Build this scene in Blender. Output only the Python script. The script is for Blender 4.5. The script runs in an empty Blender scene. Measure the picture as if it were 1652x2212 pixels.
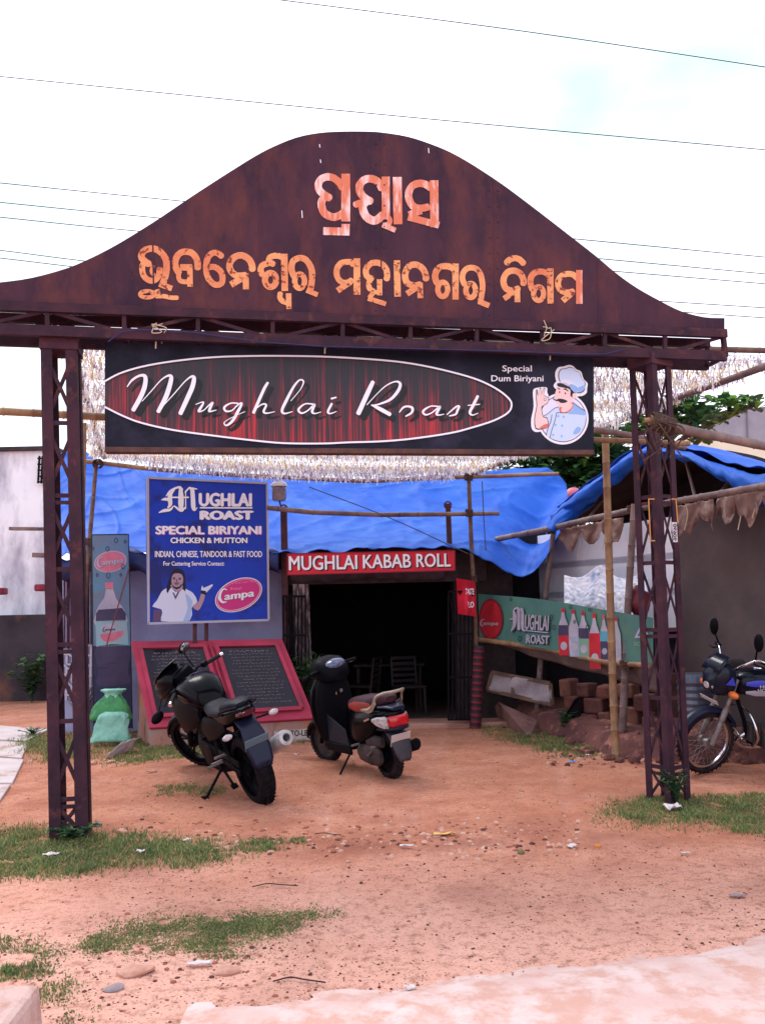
import bpy, bmesh, math, random
import numpy as np
from mathutils import Vector, Matrix, noise as mnoise
random.seed(7); rng = np.random.default_rng(7)
scn = bpy.context.scene
COL = scn.collection
PI = math.pi

# ------------------------------------------------------------------ camera
CAMZ, PITCH, ROLL, FPX = 1.70, math.radians(6.06), math.radians(-1.2), 1875.0
CR = Matrix.Rotation(PI / 2 + PITCH, 3, 'X') @ Matrix.Rotation(ROLL, 3, 'Z')
cd = bpy.data.cameras.new('camera'); cam = bpy.data.objects.new('camera', cd); COL.objects.link(cam)
cam.matrix_world = Matrix.Translation((0, 0, CAMZ)) @ CR.to_4x4()
cd.sensor_fit = 'VERTICAL'; cd.sensor_height = 24; cd.sensor_width = 24
cd.lens = FPX / 2212 * 24; cd.clip_start = 0.05; cd.clip_end = 2000
scn.camera = cam

# ------------------------------------------------------------------ sky and sun (bright overcast)
SUN_EL, SUN_AZ = math.radians(56), math.radians(-38)       # azimuth measured from +Y towards +X
w = bpy.data.worlds.new('World'); scn.world = w; w.use_nodes = True
nt = w.node_tree; nt.nodes.clear()
def wn(t, **k):
    n = nt.nodes.new(t)
    for a, b in k.items(): setattr(n, a, b)
    return n
wo = wn('ShaderNodeOutputWorld'); bg = wn('ShaderNodeBackground')
sky = wn('ShaderNodeTexSky', sky_type='NISHITA'); sky.sun_disc = False
sky.sun_elevation = SUN_EL; sky.sun_rotation = SUN_AZ; sky.air_density = 1.0; sky.dust_density = 4.0
tc = wn('ShaderNodeTexCoord'); mp = wn('ShaderNodeMapping'); mp.inputs['Scale'].default_value = (1, 1, 2.2)
mp.inputs['Location'].default_value = (8.36, 6.6, 2.93)
nz = wn('ShaderNodeTexNoise'); nz.inputs['Scale'].default_value = 1.6; nz.inputs['Detail'].default_value = 5
cr = wn('ShaderNodeValToRGB'); cr.color_ramp.elements[0].position = .50; cr.color_ramp.elements[1].position = .66
cr.color_ramp.elements[0].color = (12.0, 11.8, 13.4, 1); cr.color_ramp.elements[1].color = (5.8, 8.6, 8.8, 1)
mx = wn('ShaderNodeMix', data_type='RGBA'); mx.inputs[0].default_value = 0.88
L = nt.links.new
L(tc.outputs['Generated'], mp.inputs['Vector']); L(mp.outputs['Vector'], nz.inputs['Vector'])
L(nz.outputs['Fac'], cr.inputs['Fac']); L(sky.outputs['Color'], mx.inputs[6]); L(cr.outputs['Color'], mx.inputs[7])
L(mx.outputs[2], bg.inputs['Color']); bg.inputs['Strength'].default_value = 0.105
L(bg.outputs['Background'], wo.inputs['Surface'])
sl = bpy.data.lights.new('sun', 'SUN'); sl.energy = 1.5; sl.angle = math.radians(18); sl.color = (1, .965, .92)
so = bpy.data.objects.new('sun', sl); COL.objects.link(so)
sdir = Vector((math.sin(SUN_AZ) * math.cos(SUN_EL), math.cos(SUN_AZ) * math.cos(SUN_EL), math.sin(SUN_EL)))
so.rotation_euler = sdir.to_track_quat('Z', 'Y').to_euler(); so.location = sdir * 60
vs = scn.view_settings; vs.view_transform = 'Standard'; vs.look = 'None'; vs.exposure = 0.57; vs.gamma = 1.0; vs.use_curve_mapping = False
scn.cycles.use_denoising = True
scn.cycles.max_bounces = 8; scn.cycles.transparent_max_bounces = 12

# ------------------------------------------------------------------ from a point of the photograph (1652 x 2212) to the place
CP = Vector((0, 0, CAMZ))
def ray(u, v): return CR @ Vector(((u - 826) / FPX, -(v - 1106) / FPX, -1))
def at(u, v, Y):
    d = ray(u, v); return CP + d * (Y / d.y)
def G(u, v, z=0.0):
    d = ray(u, v); return CP + d * ((z - CAMZ) / d.z)
def zoom(sx, sy, wsrc, wout=1652):           # coordinates read in an enlarged view -> photograph
    k = wout / wsrc
    return lambda x, y: ((sx + x / k) * .853306, (sy + y / k) * .853306)
class Plane:                                  # an upright plane: P0, horizontal direction d
    def __init__(s, P0, P1, off=0.0):
        s.d = Vector((P1[0] - P0[0], P1[1] - P0[1], 0)).normalized()
        s.n = Vector((s.d.y, -s.d.x, 0)); s.P = Vector((P0[0], P0[1], 0)) + s.n * off
    def w(s, u, v, off=0.0):
        r = ray(u, v); t = (s.P - CP).dot(s.n) / r.dot(s.n)
        return CP + r * t + s.n * off
    def p(s, a, z, off=0.0): return s.P + s.d * a + Vector((0, 0, z)) + s.n * off
    def a(s, pt): return (Vector(pt) - s.P).dot(s.d)

# ------------------------------------------------------------------ materials
def S(r, g, b):
    f = lambda c: (c / 255 / 12.92) if c <= 10 else ((c / 255 + .055) / 1.055) ** 2.4
    return (f(r), f(g), f(b), 1.0)
MATS = {}
def mat(name, c, c2=None, sc=6.0, rough=.7, metal=0.0, bump=0.0, bsc=None, c3=None, sc3=3.0, thr=.6, soft=.06,
        stretch=(1, 1, 1), spec=.35, trans=0.0, lo=.38, hi=.62, coat=0.0, detail=6):
    if name in MATS: return MATS[name]
    m = bpy.data.materials.new(name); m.use_nodes = True; MATS[name] = m
    t = m.node_tree; b = t.nodes['Principled BSDF']; lk = t.links.new
    b.inputs['Base Color'].default_value = c; b.inputs['Roughness'].default_value = rough
    b.inputs['Metallic'].default_value = metal; b.inputs['Specular IOR Level'].default_value = spec
    if coat: b.inputs['Coat Weight'].default_value = coat; b.inputs['Coat Roughness'].default_value = .08
    tcn = t.nodes.new('ShaderNodeTexCoord'); mpn = t.nodes.new('ShaderNodeMapping')
    mpn.inputs['Scale'].default_value = stretch; lk(tcn.outputs['Object'], mpn.inputs['Vector'])
    def noise(scale, det=6, rgh=.6):
        n = t.nodes.new('ShaderNodeTexNoise'); n.inputs['Scale'].default_value = scale
        n.inputs['Detail'].default_value = det; n.inputs['Roughness'].default_value = rgh
        lk(mpn.outputs['Vector'], n.inputs['Vector']); return n
    col = None
    if c2 is not None:
        n = noise(sc, detail); r = t.nodes.new('ShaderNodeValToRGB')
        r.color_ramp.elements[0].position = lo; r.color_ramp.elements[1].position = hi
        r.color_ramp.elements[0].color = c; r.color_ramp.elements[1].color = c2
        lk(n.outputs['Fac'], r.inputs['Fac']); col = r.outputs['Color']
    if c3 is not None:
        n = noise(sc3, 8, .65); r = t.nodes.new('ShaderNodeValToRGB')
        r.color_ramp.elements[0].position = thr - soft; r.color_ramp.elements[1].position = thr + soft
        lk(n.outputs['Fac'], r.inputs['Fac'])
        q = t.nodes.new('ShaderNodeMix'); q.data_type = 'RGBA'; lk(r.outputs['Color'], q.inputs[0])
        if col is None: q.inputs[6].default_value = c
        else: lk(col, q.inputs[6])
        q.inputs[7].default_value = c3; col = q.outputs[2]
    if col is not None: lk(col, b.inputs['Base Color'])
    if bump:
        n = noise(bsc or sc * 4, 8, .65); bn = t.nodes.new('ShaderNodeBump')
        bn.inputs['Strength'].default_value = bump; bn.inputs['Distance'].default_value = .02
        lk(n.outputs['Fac'], bn.inputs['Height']); lk(bn.outputs['Normal'], b.inputs['Normal'])
    if trans:
        tr = t.nodes.new('ShaderNodeBsdfTranslucent'); ms = t.nodes.new('ShaderNodeMixShader')
        ms.inputs['Fac'].default_value = trans
        if col is not None: lk(col, tr.inputs['Color'])
        else: tr.inputs['Color'].default_value = c
        lk(b.outputs['BSDF'], ms.inputs[1]); lk(tr.outputs['BSDF'], ms.inputs[2])
        lk(ms.outputs['Shader'], t.nodes['Material Output'].inputs['Surface'])
    return m

# ------------------------------------------------------------------ mesh builder
ORG = {}
def basis(ax):
    ax = Vector(ax).normalized()
    h = Vector((0, 0, 1)) if abs(ax.z) < .9 else Vector((1, 0, 0))
    a = h.cross(ax).normalized(); return a, ax.cross(a), ax
def cat(pts, sub=6, closed=False):            # Catmull-Rom through the points (any dimension)
    P = [np.array(p, float) for p in pts]; n = len(P); out = []
    if n < 3 and not closed: return P
    for i in range(n if closed else n - 1):
        p1, p2 = P[i], P[(i + 1) % n]
        p0 = P[i - 1] if (i > 0 or closed) else 2 * p1 - p2
        p3 = P[(i + 2) % n] if (i + 2 < n or closed) else 2 * p2 - p1
        for k in range(sub):
            t = k / sub
            out.append(.5 * (2 * p1 + (p2 - p0) * t + (2 * p0 - 5 * p1 + 4 * p2 - p3) * t * t + (3 * p1 - p0 - 3 * p2 + p3) * t ** 3))
    if not closed: out.append(P[-1])
    return out
class MB:
    def __init__(s): s.v = []; s.f = []; s.m = []; s.xf = None; s.k = 0
    def add(s, vs_, fs, mi=0):
        o = len(s.v)
        if s.xf is not None: vs_ = [s.xf @ Vector(p) for p in vs_]
        s.v.extend([tuple(p) for p in vs_]); s.f.extend([tuple(i + o for i in f) for f in fs]); s.m.extend([mi] * len(fs))
        return s
    def box(s, c, sz, rz=0, mi=0, R=None):
        R = R or Matrix.Rotation(rz, 3, 'Z'); c = Vector(c); h = Vector(sz) / 2
        vs_ = [c + R @ Vector((x * h.x, y * h.y, z * h.z)) for x in (-1, 1) for y in (-1, 1) for z in (-1, 1)]
        return s.add(vs_, [(0, 1, 3, 2), (4, 6, 7, 5), (0, 4, 5, 1), (2, 3, 7, 6), (0, 2, 6, 4), (1, 5, 7, 3)], mi)
    def beam(s, p0, p1, wd, ht, mi=0, side=None):
        p0, p1 = Vector(p0), Vector(p1); a, b, ax = basis(p1 - p0)
        if side is not None:
            a = (Vector(side) - ax * Vector(side).dot(ax)).normalized(); b = ax.cross(a)
        vs_ = [q + a * (i * wd / 2) + b * (j * ht / 2) for q in (p0, p1) for i, j in ((-1, -1), (1, -1), (1, 1), (-1, 1))]
        return s.add(vs_, [(3, 2, 1, 0), (4, 5, 6, 7), (0, 1, 5, 4), (1, 2, 6, 5), (2, 3, 7, 6), (3, 0, 4, 7)], mi)
    def angle(s, p0, p1, sx, sy, w_=.05, t=.006, mi=0):     # L-shaped steel: two plates meeting at p0-p1
        p0, p1 = Vector(p0), Vector(p1); sx, sy = Vector(sx), Vector(sy)
        s.beam(p0 + sx * w_ / 2 + sy * t / 2, p1 + sx * w_ / 2 + sy * t / 2, w_, t, mi, side=sx)
        s.beam(p0 + sy * (w_ / 2 + t / 2) + sx * t / 2, p1 + sy * (w_ / 2 + t / 2) + sx * t / 2, w_ - t, t, mi, side=sy)
    def tube(s, pts, r, n=8, mi=0, caps=True):
        P = [Vector(p) for p in pts]; rs = r if isinstance(r, (list, tuple)) else [r] * len(P)
        a = None; rings = []
        for i, p in enumerate(P):
            t = (P[min(i + 1, len(P) - 1)] - P[max(i - 1, 0)])
            if t.length < 1e-9: t = Vector((0, 0, 1))
            t.normalize()
            if a is None: a = basis(t)[0]
            a = (a - t * a.dot(t)).normalized(); b = t.cross(a)
            rings.append([p + (a * math.cos(2 * PI * k / n) + b * math.sin(2 * PI * k / n)) * rs[i] for k in range(n)])
        return s.loft(rings, mi, caps)
    def loft(s, rings, mi=0, caps=True, closed=True):
        n = len(rings[0]); vs_ = [p for r in rings for p in r]; fs = []
        for i in range(len(rings) - 1):
            for k in range(n if closed else n - 1):
                k2 = (k + 1) % n; fs.append((i * n + k, i * n + k2, (i + 1) * n + k2, (i + 1) * n + k))
        if caps and closed:
            fs.append(tuple(range(n - 1, -1, -1))); o = (len(rings) - 1) * n; fs.append(tuple(range(o, o + n)))
        return s.add(vs_, fs, mi)
    def lathe(s, prof, o, ax, n=24, mi=0, caps=False):
        a, b, x = basis(ax); o = Vector(o)
        rings = [[o + x * h + (a * math.cos(2 * PI * k / n) + b * math.sin(2 * PI * k / n)) * r for k in range(n)] for r, h in prof]
        return s.loft(rings, mi, caps)
    def ball(s, c, r, n=10, mi=0, sq=(1, 1, 1)):
        c = Vector(c); prof = [(max(1e-4, math.sin(PI * i / n)), -math.cos(PI * i / n)) for i in range(n + 1)]
        rings = [[c + Vector((a * math.cos(2 * PI * k / (2 * n)) * r * sq[0], a * math.sin(2 * PI * k / (2 * n)) * r * sq[1], h * r * sq[2])) for k in range(2 * n)] for a, h in prof]
        return s.loft(rings, mi, True)
    def body(s, secs, n=16, mi=0, e=2.6):      # sections along x: (x, zc, half width, half height[, y])
        rings = []
        for q in secs:
            x, zc, hw, hh = q[:4]; yc = q[4] if len(q) > 4 else 0
            ring = []
            for k in range(n):
                t = 2 * PI * k / n; c_, s_ = math.cos(t), math.sin(t)
                ring.append(Vector((x, yc + math.copysign(abs(c_) ** (2 / e), c_) * hw, zc + math.copysign(abs(s_) ** (2 / e), s_) * hh)))
            rings.append(ring)
        return s.loft(rings, mi, True)
    def grid(s, fn, nu, nv, mi=0):
        vs_ = [fn(i / nu, j / nv) for j in range(nv + 1) for i in range(nu + 1)]
        return s.add(vs_, [(j * (nu + 1) + i, j * (nu + 1) + i + 1, (j + 1) * (nu + 1) + i + 1, (j + 1) * (nu + 1) + i) for j in range(nv) for i in range(nu)], mi)
    def poly(s, pts, mi=0): return s.add(pts, [tuple(range(len(pts)))], mi)
    def prism(s, A, B, mi=0):
        n = len(A); fs = [tuple(range(n)), tuple(range(2 * n - 1, n - 1, -1))]
        fs += [(k, n + k, n + (k + 1) % n, (k + 1) % n) for k in range(n)]
        return s.add(list(A) + list(B), fs, mi)
    # --- flat print on a plane: everything below takes coordinates read in an enlarged view
    def shape(s, pts, Z, pl, off, mi, smooth=0, closed=True):
        if smooth: pts = cat(pts, smooth, True)
        s.poly([pl.w(*Z(p[0], p[1]), off) for p in pts][::-1], mi)
    def ell(s, cx, cy, rx, ry, Z, pl, off, mi, ang=0, n=40):
        c_, s_ = math.cos(ang), math.sin(ang)
        s.shape([(cx + rx * math.cos(t) * c_ - ry * math.sin(t) * s_, cy + rx * math.cos(t) * s_ + ry * math.sin(t) * c_) for t in [2 * PI * k / n for k in range(n)]], Z, pl, off, mi)
    def stroke(s, pts, wd, Z, pl, off, mi, sub=6, rnd=True, closed=False, dx=0, dy=0, ws=1.0, wob=0.0):
        P = [tuple(p) + ((wd,) if len(p) < 3 else ()) for p in pts]
        P = cat(P, sub, closed) if (len(P) > 2) else [np.array(p, float) for p in P]
        P = [np.array(p, float) for p in P]
        if rnd and not closed:
            def cap(a, b):
                d = (a - b)[:2]; d = d / (np.linalg.norm(d) + 1e-9); r = []
                for q in (.35, .7, .95): r.append(np.array([*(a[:2] + d * a[2] * .5 * math.sin(q * PI / 2) * .7), a[2] * max(.12, math.cos(q * PI / 2))]))
                return r
            P = cap(P[0], P[1])[::-1] + P + cap(P[-1], P[-2])
        n = len(P); A, B = [], []
        s.k += 1; of = off + .00022 * s.k
        for i in range(n):
            t = P[(i + 1) % n if closed else min(i + 1, n - 1)][:2] - P[i - 1 if (closed or i > 0) else 0][:2]
            t = t / (np.linalg.norm(t) + 1e-9); nn = np.array([-t[1], t[0]]); h = P[i][2] / 2 * ws
            h *= 1 + wob * random.uniform(-1, 1)
            c_ = P[i][:2] + np.array([dx, dy])
            A.append(pl.w(*Z(*(c_ + nn * h)), of)); B.append(pl.w(*Z(*(c_ - nn * h)), of))
        vs_ = A + B; fs = [(i, (i + 1) % n, n + (i + 1) % n, n + i) for i in range(n if closed else n - 1)]
        s.add(vs_, fs, mi)
    def text(s, st, x0, x1, ytop, ybase, Z, pl, off, mi, bold=0.0, ang=0.0, shear=0.0, dx=0, dy=0):
        V, F, (bx0, bx1, cap) = glyphs(st, 0.0)
        w_ = x1 - x0; h_ = ybase - ytop; ca, sa = math.cos(ang), math.sin(ang); s.k += 1; of = off + .00022 * s.k
        sh_ = [(0, 0)] if bold < .01 else [(0, 0), (bold, 0), (-bold, 0), (0, bold * .6), (0, -bold * .6)]
        if bold > .045: sh_ += [(bold * .5, 0), (-bold * .5, 0)]
        for k, (sx_, sy_) in enumerate(sh_):
            out = []
            for (x, y) in V:
                X = (x + sx_ - bx0) / (bx1 - bx0) * w_; Y = (y + sy_) / cap * h_; X += shear * Y
                out.append(pl.w(*Z(x0 + X * ca + Y * sa + dx, ybase + X * sa - Y * ca + dy), of + .00003 * k))
            s.add(out, F, mi)
    def build(s, name, mats, parent=None, smooth=None, bevel=0, solid=0, local=False, kind=None, sub=0):
        V = [Vector(p) for p in s.v]
        if parent is not None: o = Vector((0, 0, 0)) if local else ORG.get(parent.name, Vector((0, 0, 0)))
        elif local: o = Vector((0, 0, 0))
        else:
            A = np.array(s.v); o = Vector(((A[:, 0].min() + A[:, 0].max()) / 2, (A[:, 1].min() + A[:, 1].max()) / 2, A[:, 2].min()))
        me = bpy.data.meshes.new(name); me.from_pydata([p - o for p in V], [], s.f)
        if not isinstance(mats, (list, tuple)): mats = [mats]
        for q in mats: me.materials.append(q)
        if len(mats) > 1: me.polygons.foreach_set('material_index', s.m)
        me.validate(); me.update()
        if smooth is not None:
            me.polygons.foreach_set('use_smooth', [True] * len(me.polygons))
            if smooth < 180: me.set_sharp_from_angle(angle=math.radians(smooth))
        ob = bpy.data.objects.new(name, me); COL.objects.link(ob)
        if parent is not None: ob.parent = parent; ORG[ob.name] = o
        else: ob.location = o; ORG[ob.name] = o
        if kind: ob['kind'] = kind
        if solid: q = ob.modifiers.new('t', 'SOLIDIFY'); q.thickness = solid; q.offset = 0
        if bevel: q = ob.modifiers.new('b', 'BEVEL'); q.width = bevel; q.segments = 2; q.limit_method = 'ANGLE'; q.angle_limit = math.radians(40)
        if sub: q = ob.modifiers.new('s', 'SUBSURF'); q.levels = sub; q.render_levels = sub
        return ob
GL = {}
def glyphs(st, bold):
    if (st, bold) in GL: return GL[(st, bold)]
    def mk(t):
        c = bpy.data.curves.new('t', 'FONT'); c.body = t; c.size = 1; c.offset = bold; c.resolution_u = 3; c.fill_mode = 'FRONT'; c.dimensions = '2D'
        o = bpy.data.objects.new('t', c); COL.objects.link(o)
        dg = bpy.context.evaluated_depsgraph_get(); e = o.evaluated_get(dg); me = e.to_mesh()
        V = [(p.co.x, p.co.y) for p in me.vertices]; F = [tuple(p.vertices) for p in me.polygons]
        e.to_mesh_clear(); bpy.data.objects.remove(o); bpy.data.curves.remove(c); return V, F
    V, F = mk(st); H, _ = mk('H')
    xs = [p[0] for p in V]
    GL[(st, bold)] = (V, F, (min(xs), max(xs), max(p[1] for p in H))); return GL[(st, bold)]
def tag(o, label, cat_, group=None):
    o['label'] = label; o['category'] = cat_
    if group: o['group'] = group
    return o
def thing(name, label, cat_, loc=(0, 0, 0), group=None, world=True):
    o = bpy.data.objects.new(name, None); COL.objects.link(o); o.location = loc; o.empty_display_size = .1
    ORG[o.name] = Vector(loc) if world else Vector((0, 0, 0))
    return tag(o, label, cat_, group)
def struct(o): o['kind'] = 'structure'; return o
def stuff(o, label, cat_): o['kind'] = 'stuff'; o['label'] = label; o['category'] = cat_; return o
def fbm(p, sc=1.0, oct_=4):
    return mnoise.fractal(Vector(p) * sc, 1.0, 2.0, oct_)
# ================================================================== materials in use
M_rust = mat('rusty_gate_paint', S(72, 41, 56), S(49, 29, 48), 1.6, rough=.7, bump=.3, bsc=40, c3=S(94, 51, 52), sc3=2.6, thr=.58, soft=.12, spec=.2, stretch=(1.4, 1.4, .6))
M_rustd = mat('rusty_steel', S(65, 37, 50), S(46, 28, 42), 5, rough=.7, bump=.25, bsc=60, c3=S(104, 60, 54), sc3=7, thr=.66, soft=.1, spec=.2)
M_letter = mat('orange_letter_paint', S(226, 160, 112), S(206, 122, 90), 3.0, rough=.8, bump=.1, bsc=50, c3=S(128, 62, 52), sc3=20, thr=.585, soft=.03, spec=.15)
M_letterw = mat('faded_letter_paint', S(210, 120, 92), S(236, 206, 204), 5, rough=.8, lo=.46, hi=.62, c3=S(140, 60, 46), sc3=30, thr=.66, soft=.03, stretch=(3, 3, .7))
M_bamboo = mat('yellow_bamboo', S(160, 126, 92), S(122, 92, 72), 5, rough=.55, bump=.15, bsc=30, c3=S(92, 66, 52), sc3=7, thr=.66)
M_bamboog = mat('grey_weathered_bamboo', S(134, 112, 108), S(96, 80, 82), 5, rough=.7, bump=.25, bsc=30, c3=S(64, 50, 52), sc3=7, thr=.64)
M_bamboob = mat('brown_bamboo', S(120, 92, 74), S(88, 66, 60), 5, rough=.6, bump=.2, bsc=30, c3=S(60, 46, 44), sc3=7, thr=.64)
M_white = mat('white_print', S(232, 232, 244), rough=.5)
M_black = mat('black_print', S(14, 14, 22), rough=.45)
M_rope = mat('brown_rope', S(92, 68, 58), S(60, 44, 42), 40, rough=.9, bump=.5, bsc=120)

# ================================================================== ground
TRK = [(-.55, .05, .07), (.35, .02, .06), (1.35, .04, .08), (.05, -.09, .06)]
def hgt(x, y):
    d = 1.0 if y < 16 else .3
    h = .012 * mnoise.noise((x * .9, y * .9, 3)) + .010 * mnoise.noise((x * 2.6, y * 2.6, 9)) + .006 * mnoise.noise((x * 9, y * 9, 1))
    for k, (ax_, bx_, wd) in enumerate(TRK):
        q = (x - (ax_ + bx_ * (y - 3) + .25 * math.sin(y * .55 + k))) / wd
        if abs(q) < 1.6: h += -.010 * math.exp(-q * q * 3) + .007 * math.exp(-(abs(q) - 1) ** 2 * 9) + .003 * math.sin(y * 90) * math.exp(-q * q * 4)
    return h * d * (1 if abs(x) < 12 else .2) + .115 * math.exp(-((x + 1.95) ** 2 / 1.0 + (y - 9.25) ** 2 / 1.1))
def axis(lo, hi, step, far, k=1.35):
    a = list(np.arange(lo, hi, step)); d = step; p = hi
    while p < far: a.append(p); d *= k; p += d
    a.append(far); d = step; p = lo - step; b = []
    while p > -far: b.append(p); d *= k; p -= d
    b.append(-far); return b[::-1] + a
xs = axis(-5.2, 5.6, .055, 700); ys = axis(2.6, 13.2, .055, 700)
gv = [(x, y, hgt(x, y)) for y in ys for x in xs]; nx = len(xs)
gf = [(j * nx + i, j * nx + i + 1, (j + 1) * nx + i + 1, (j + 1) * nx + i) for j in range(len(ys) - 1) for i in range(nx - 1)]
def ground_mat():
    m = bpy.data.materials.new('red_laterite_dirt'); m.use_nodes = True; t = m.node_tree; b = t.nodes['Principled BSDF']; lk = t.links.new
    tc_ = t.nodes.new('ShaderNodeTexCoord'); b.inputs['Roughness'].default_value = .95; b.inputs['Specular IOR Level'].default_value = .1
    def nz_(s, d=8, r=.6):
        n = t.nodes.new('ShaderNodeTexNoise'); n.inputs['Scale'].default_value = s; n.inputs['Detail'].default_value = d; n.inputs['Roughness'].default_value = r
        lk(tc_.outputs['Object'], n.inputs['Vector']); return n.outputs['Fac']
    def ramp(f, a, c): 
        r = t.nodes.new('ShaderNodeValToRGB'); r.color_ramp.elements[0].position = a; r.color_ramp.elements[1].position = c; lk(f, r.inputs['Fac']); return r.outputs['Color']
    def mix(f, a, c, mode='MIX'):
        q = t.nodes.new('ShaderNodeMix'); q.data_type = 'RGBA'; q.blend_type = mode
        if isinstance(f, float): q.inputs[0].default_value = f
        else: lk(f, q.inputs[0])
        for i, z in ((6, a), (7, c)):
            if isinstance(z, tuple): q.inputs[i].default_value = z
            else: lk(z, q.inputs[i])
        return q.outputs[2]
    base = mix(ramp(nz_(.9), .35, .65), (.44, .175, .105, 1), (.50, .225, .15, 1))
    base = mix(ramp(nz_(2.2, 12, .72), .44, .62), base, (.36, .128, .080, 1))
    # paler dust trodden in from the road side
    sx_ = t.nodes.new('ShaderNodeSeparateXYZ'); lk(tc_.outputs['Object'], sx_.inputs[0])
    mr = t.nodes.new('ShaderNodeMapRange'); mr.inputs[1].default_value = 6.6; mr.inputs[2].default_value = 4.3; lk(sx_.outputs['Y'], mr.inputs[0])
    ad = t.nodes.new('ShaderNodeMath'); ad.operation = 'MULTIPLY_ADD'; lk(nz_(1.3), ad.inputs[0]); ad.inputs[1].default_value = 1.2; ad.inputs[2].default_value = -.6
    ae = t.nodes.new('ShaderNodeMath'); ae.operation = 'ADD'; ae.use_clamp = True; lk(mr.outputs[0], ae.inputs[0]); lk(ad.outputs[0], ae.inputs[1])
    base = mix(ae.outputs[0], base, (.66, .355, .28, 1))
    base = mix(ramp(nz_(14, 12, .75), .50, .66), base, (.28, .125, .085, 1))
    base = mix(ramp(nz_(60, 6, .7), .58, .72), base, (.62, .42, .34, 1))
    base = mix(ramp(nz_(75, 4, .65), .585, .65), base, (.12, .06, .05, 1))
    an = t.nodes.new('ShaderNodeAttribute'); an.attribute_name = 'wear'
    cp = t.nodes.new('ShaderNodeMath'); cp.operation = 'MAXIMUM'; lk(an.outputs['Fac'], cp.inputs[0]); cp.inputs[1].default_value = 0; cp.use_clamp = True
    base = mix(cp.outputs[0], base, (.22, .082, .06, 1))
    cn = t.nodes.new('ShaderNodeMath'); cn.operation = 'MULTIPLY'; lk(an.outputs['Fac'], cn.inputs[0]); cn.inputs[1].default_value = -1; cn.use_clamp = True
    base = mix(cn.outputs[0], base, (.62, .36, .31, 1))
    lk(base, b.inputs['Base Color'])
    bn = t.nodes.new('ShaderNodeBump'); bn.inputs['Strength'].default_value = .55; bn.inputs['Distance'].default_value = .02; lk(nz_(38, 12, .7), bn.inputs['Height'])
    lk(bn.outputs['Normal'], b.inputs['Normal']); return m
PLx, PLy = G(155, 1806).x, G(155, 1806).y; PRx, PRy = G(1441, 1728).x, G(1441, 1728).y
gm = MB(); gm.v = gv; gm.f = gf; gm.m = [0] * len(gf)
M_ground = ground_mat()
go = struct(gm.build('ground', M_ground, local=True, smooth=180))
at_ = go.data.attributes.new('wear', 'FLOAT', 'POINT'); wv = []
lit0, lit1 = G(300, 1822), G(1250, 1812)
for (x, y, z) in gv:
    w_ = 0.0
    if -6 < x < 6 and 2 < y < 14:
        for k, (a_, b_, wd) in enumerate(TRK):
            q = (x - (a_ + b_ * (y - 3) + .25 * math.sin(y * .55 + k))) / wd; w_ -= .22 * math.exp(-q * q * 1.2) * (.5 + .5 * mnoise.noise((x * 3, y * 3, k)))
        d_ = (y - (lit0.y + (lit1.y - lit0.y) * (x - lit0.x) / (lit1.x - lit0.x))) / .35; w_ += .8 * math.exp(-d_ * d_) * max(0, .4 + mnoise.noise((x * 2.4, y * 5, 3))) * math.exp(-((x - .2) / 1.8) ** 2)
        w_ += .7 * max(0, mnoise.noise((x * 1.1, y * 1.5, 11)) - .18)
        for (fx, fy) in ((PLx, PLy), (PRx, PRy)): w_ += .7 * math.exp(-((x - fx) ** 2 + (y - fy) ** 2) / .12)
    wv.append(w_)
at_.data.foreach_set('value', wv)

# broken concrete road edge, lower right
M_conc = mat('pink_dusty_concrete', (.58, .39, .36, 1), (.64, .49, .47, 1), 3.4, rough=.9, bump=.4, bsc=60, c3=(.54, .31, .255, 1), sc3=7.0, thr=.53, soft=.08)
edge = [(1900, 1950), (1652, 2016), (1526, 2041), (1440, 2050), (1351, 2061), (1250, 2074), (1176, 2081), (1076, 2101), (1000, 2106), (916, 2116), (826, 2133), (760, 2131), (700, 2137), (640, 2146), (575, 2153), (500, 2154), (450, 2160)]
ep = []
for i in range(len(edge) - 1):
    for k in range(9):
        t = k / 9; u = edge[i][0] * (1 - t) + edge[i + 1][0] * t; v = edge[i][1] * (1 - t) + edge[i + 1][1] * t
        p = G(u, v, .03); q = .03 * mnoise.noise((p.x * 7, p.y * 7, 0)) + .018 * mnoise.noise((p.x * 25, p.y * 25, 5)); ep.append(Vector((p.x, p.y + q, .028)))
ep += [G(430, 2215, .03)] + [Vector((-.6, 1.2, .028)), Vector((9, 1.2, .028)), Vector((9, ep[0].y + .4, .028))]
EDG = [(p.x, p.y) for p in ep[:-4]]
ex_ = np.array(sorted(EDG)); 
def edge_y(x): return float(np.interp(x, ex_[:, 0], ex_[:, 1]))
b = MB(); x_lo, x_hi = ex_[0, 0] - .1, 9.0
def slabz(x, y):
    d = edge_y(x) - y; left = (x - x_lo) * .3 - .012 * (1 + mnoise.noise((x * 2, y * 2, 9)))
    return -.003 + .045 * min(1, max(0, min(d, left)) / .34) ** .6 + .006 * mnoise.noise((x * 3, y * 3, 2)) + .003 * mnoise.noise((x * 14, y * 14, 2))
b.grid(lambda a, c: (lambda x: (lambda y: Vector((x, y, slabz(x, y))))(edge_y(x) + .06 - c * (edge_y(x) - 1.0)))(x_lo + (x_hi - x_lo) * a ** 1.5), 260, 90)
struct(b.build('concrete_road', M_conc, smooth=180))
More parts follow.
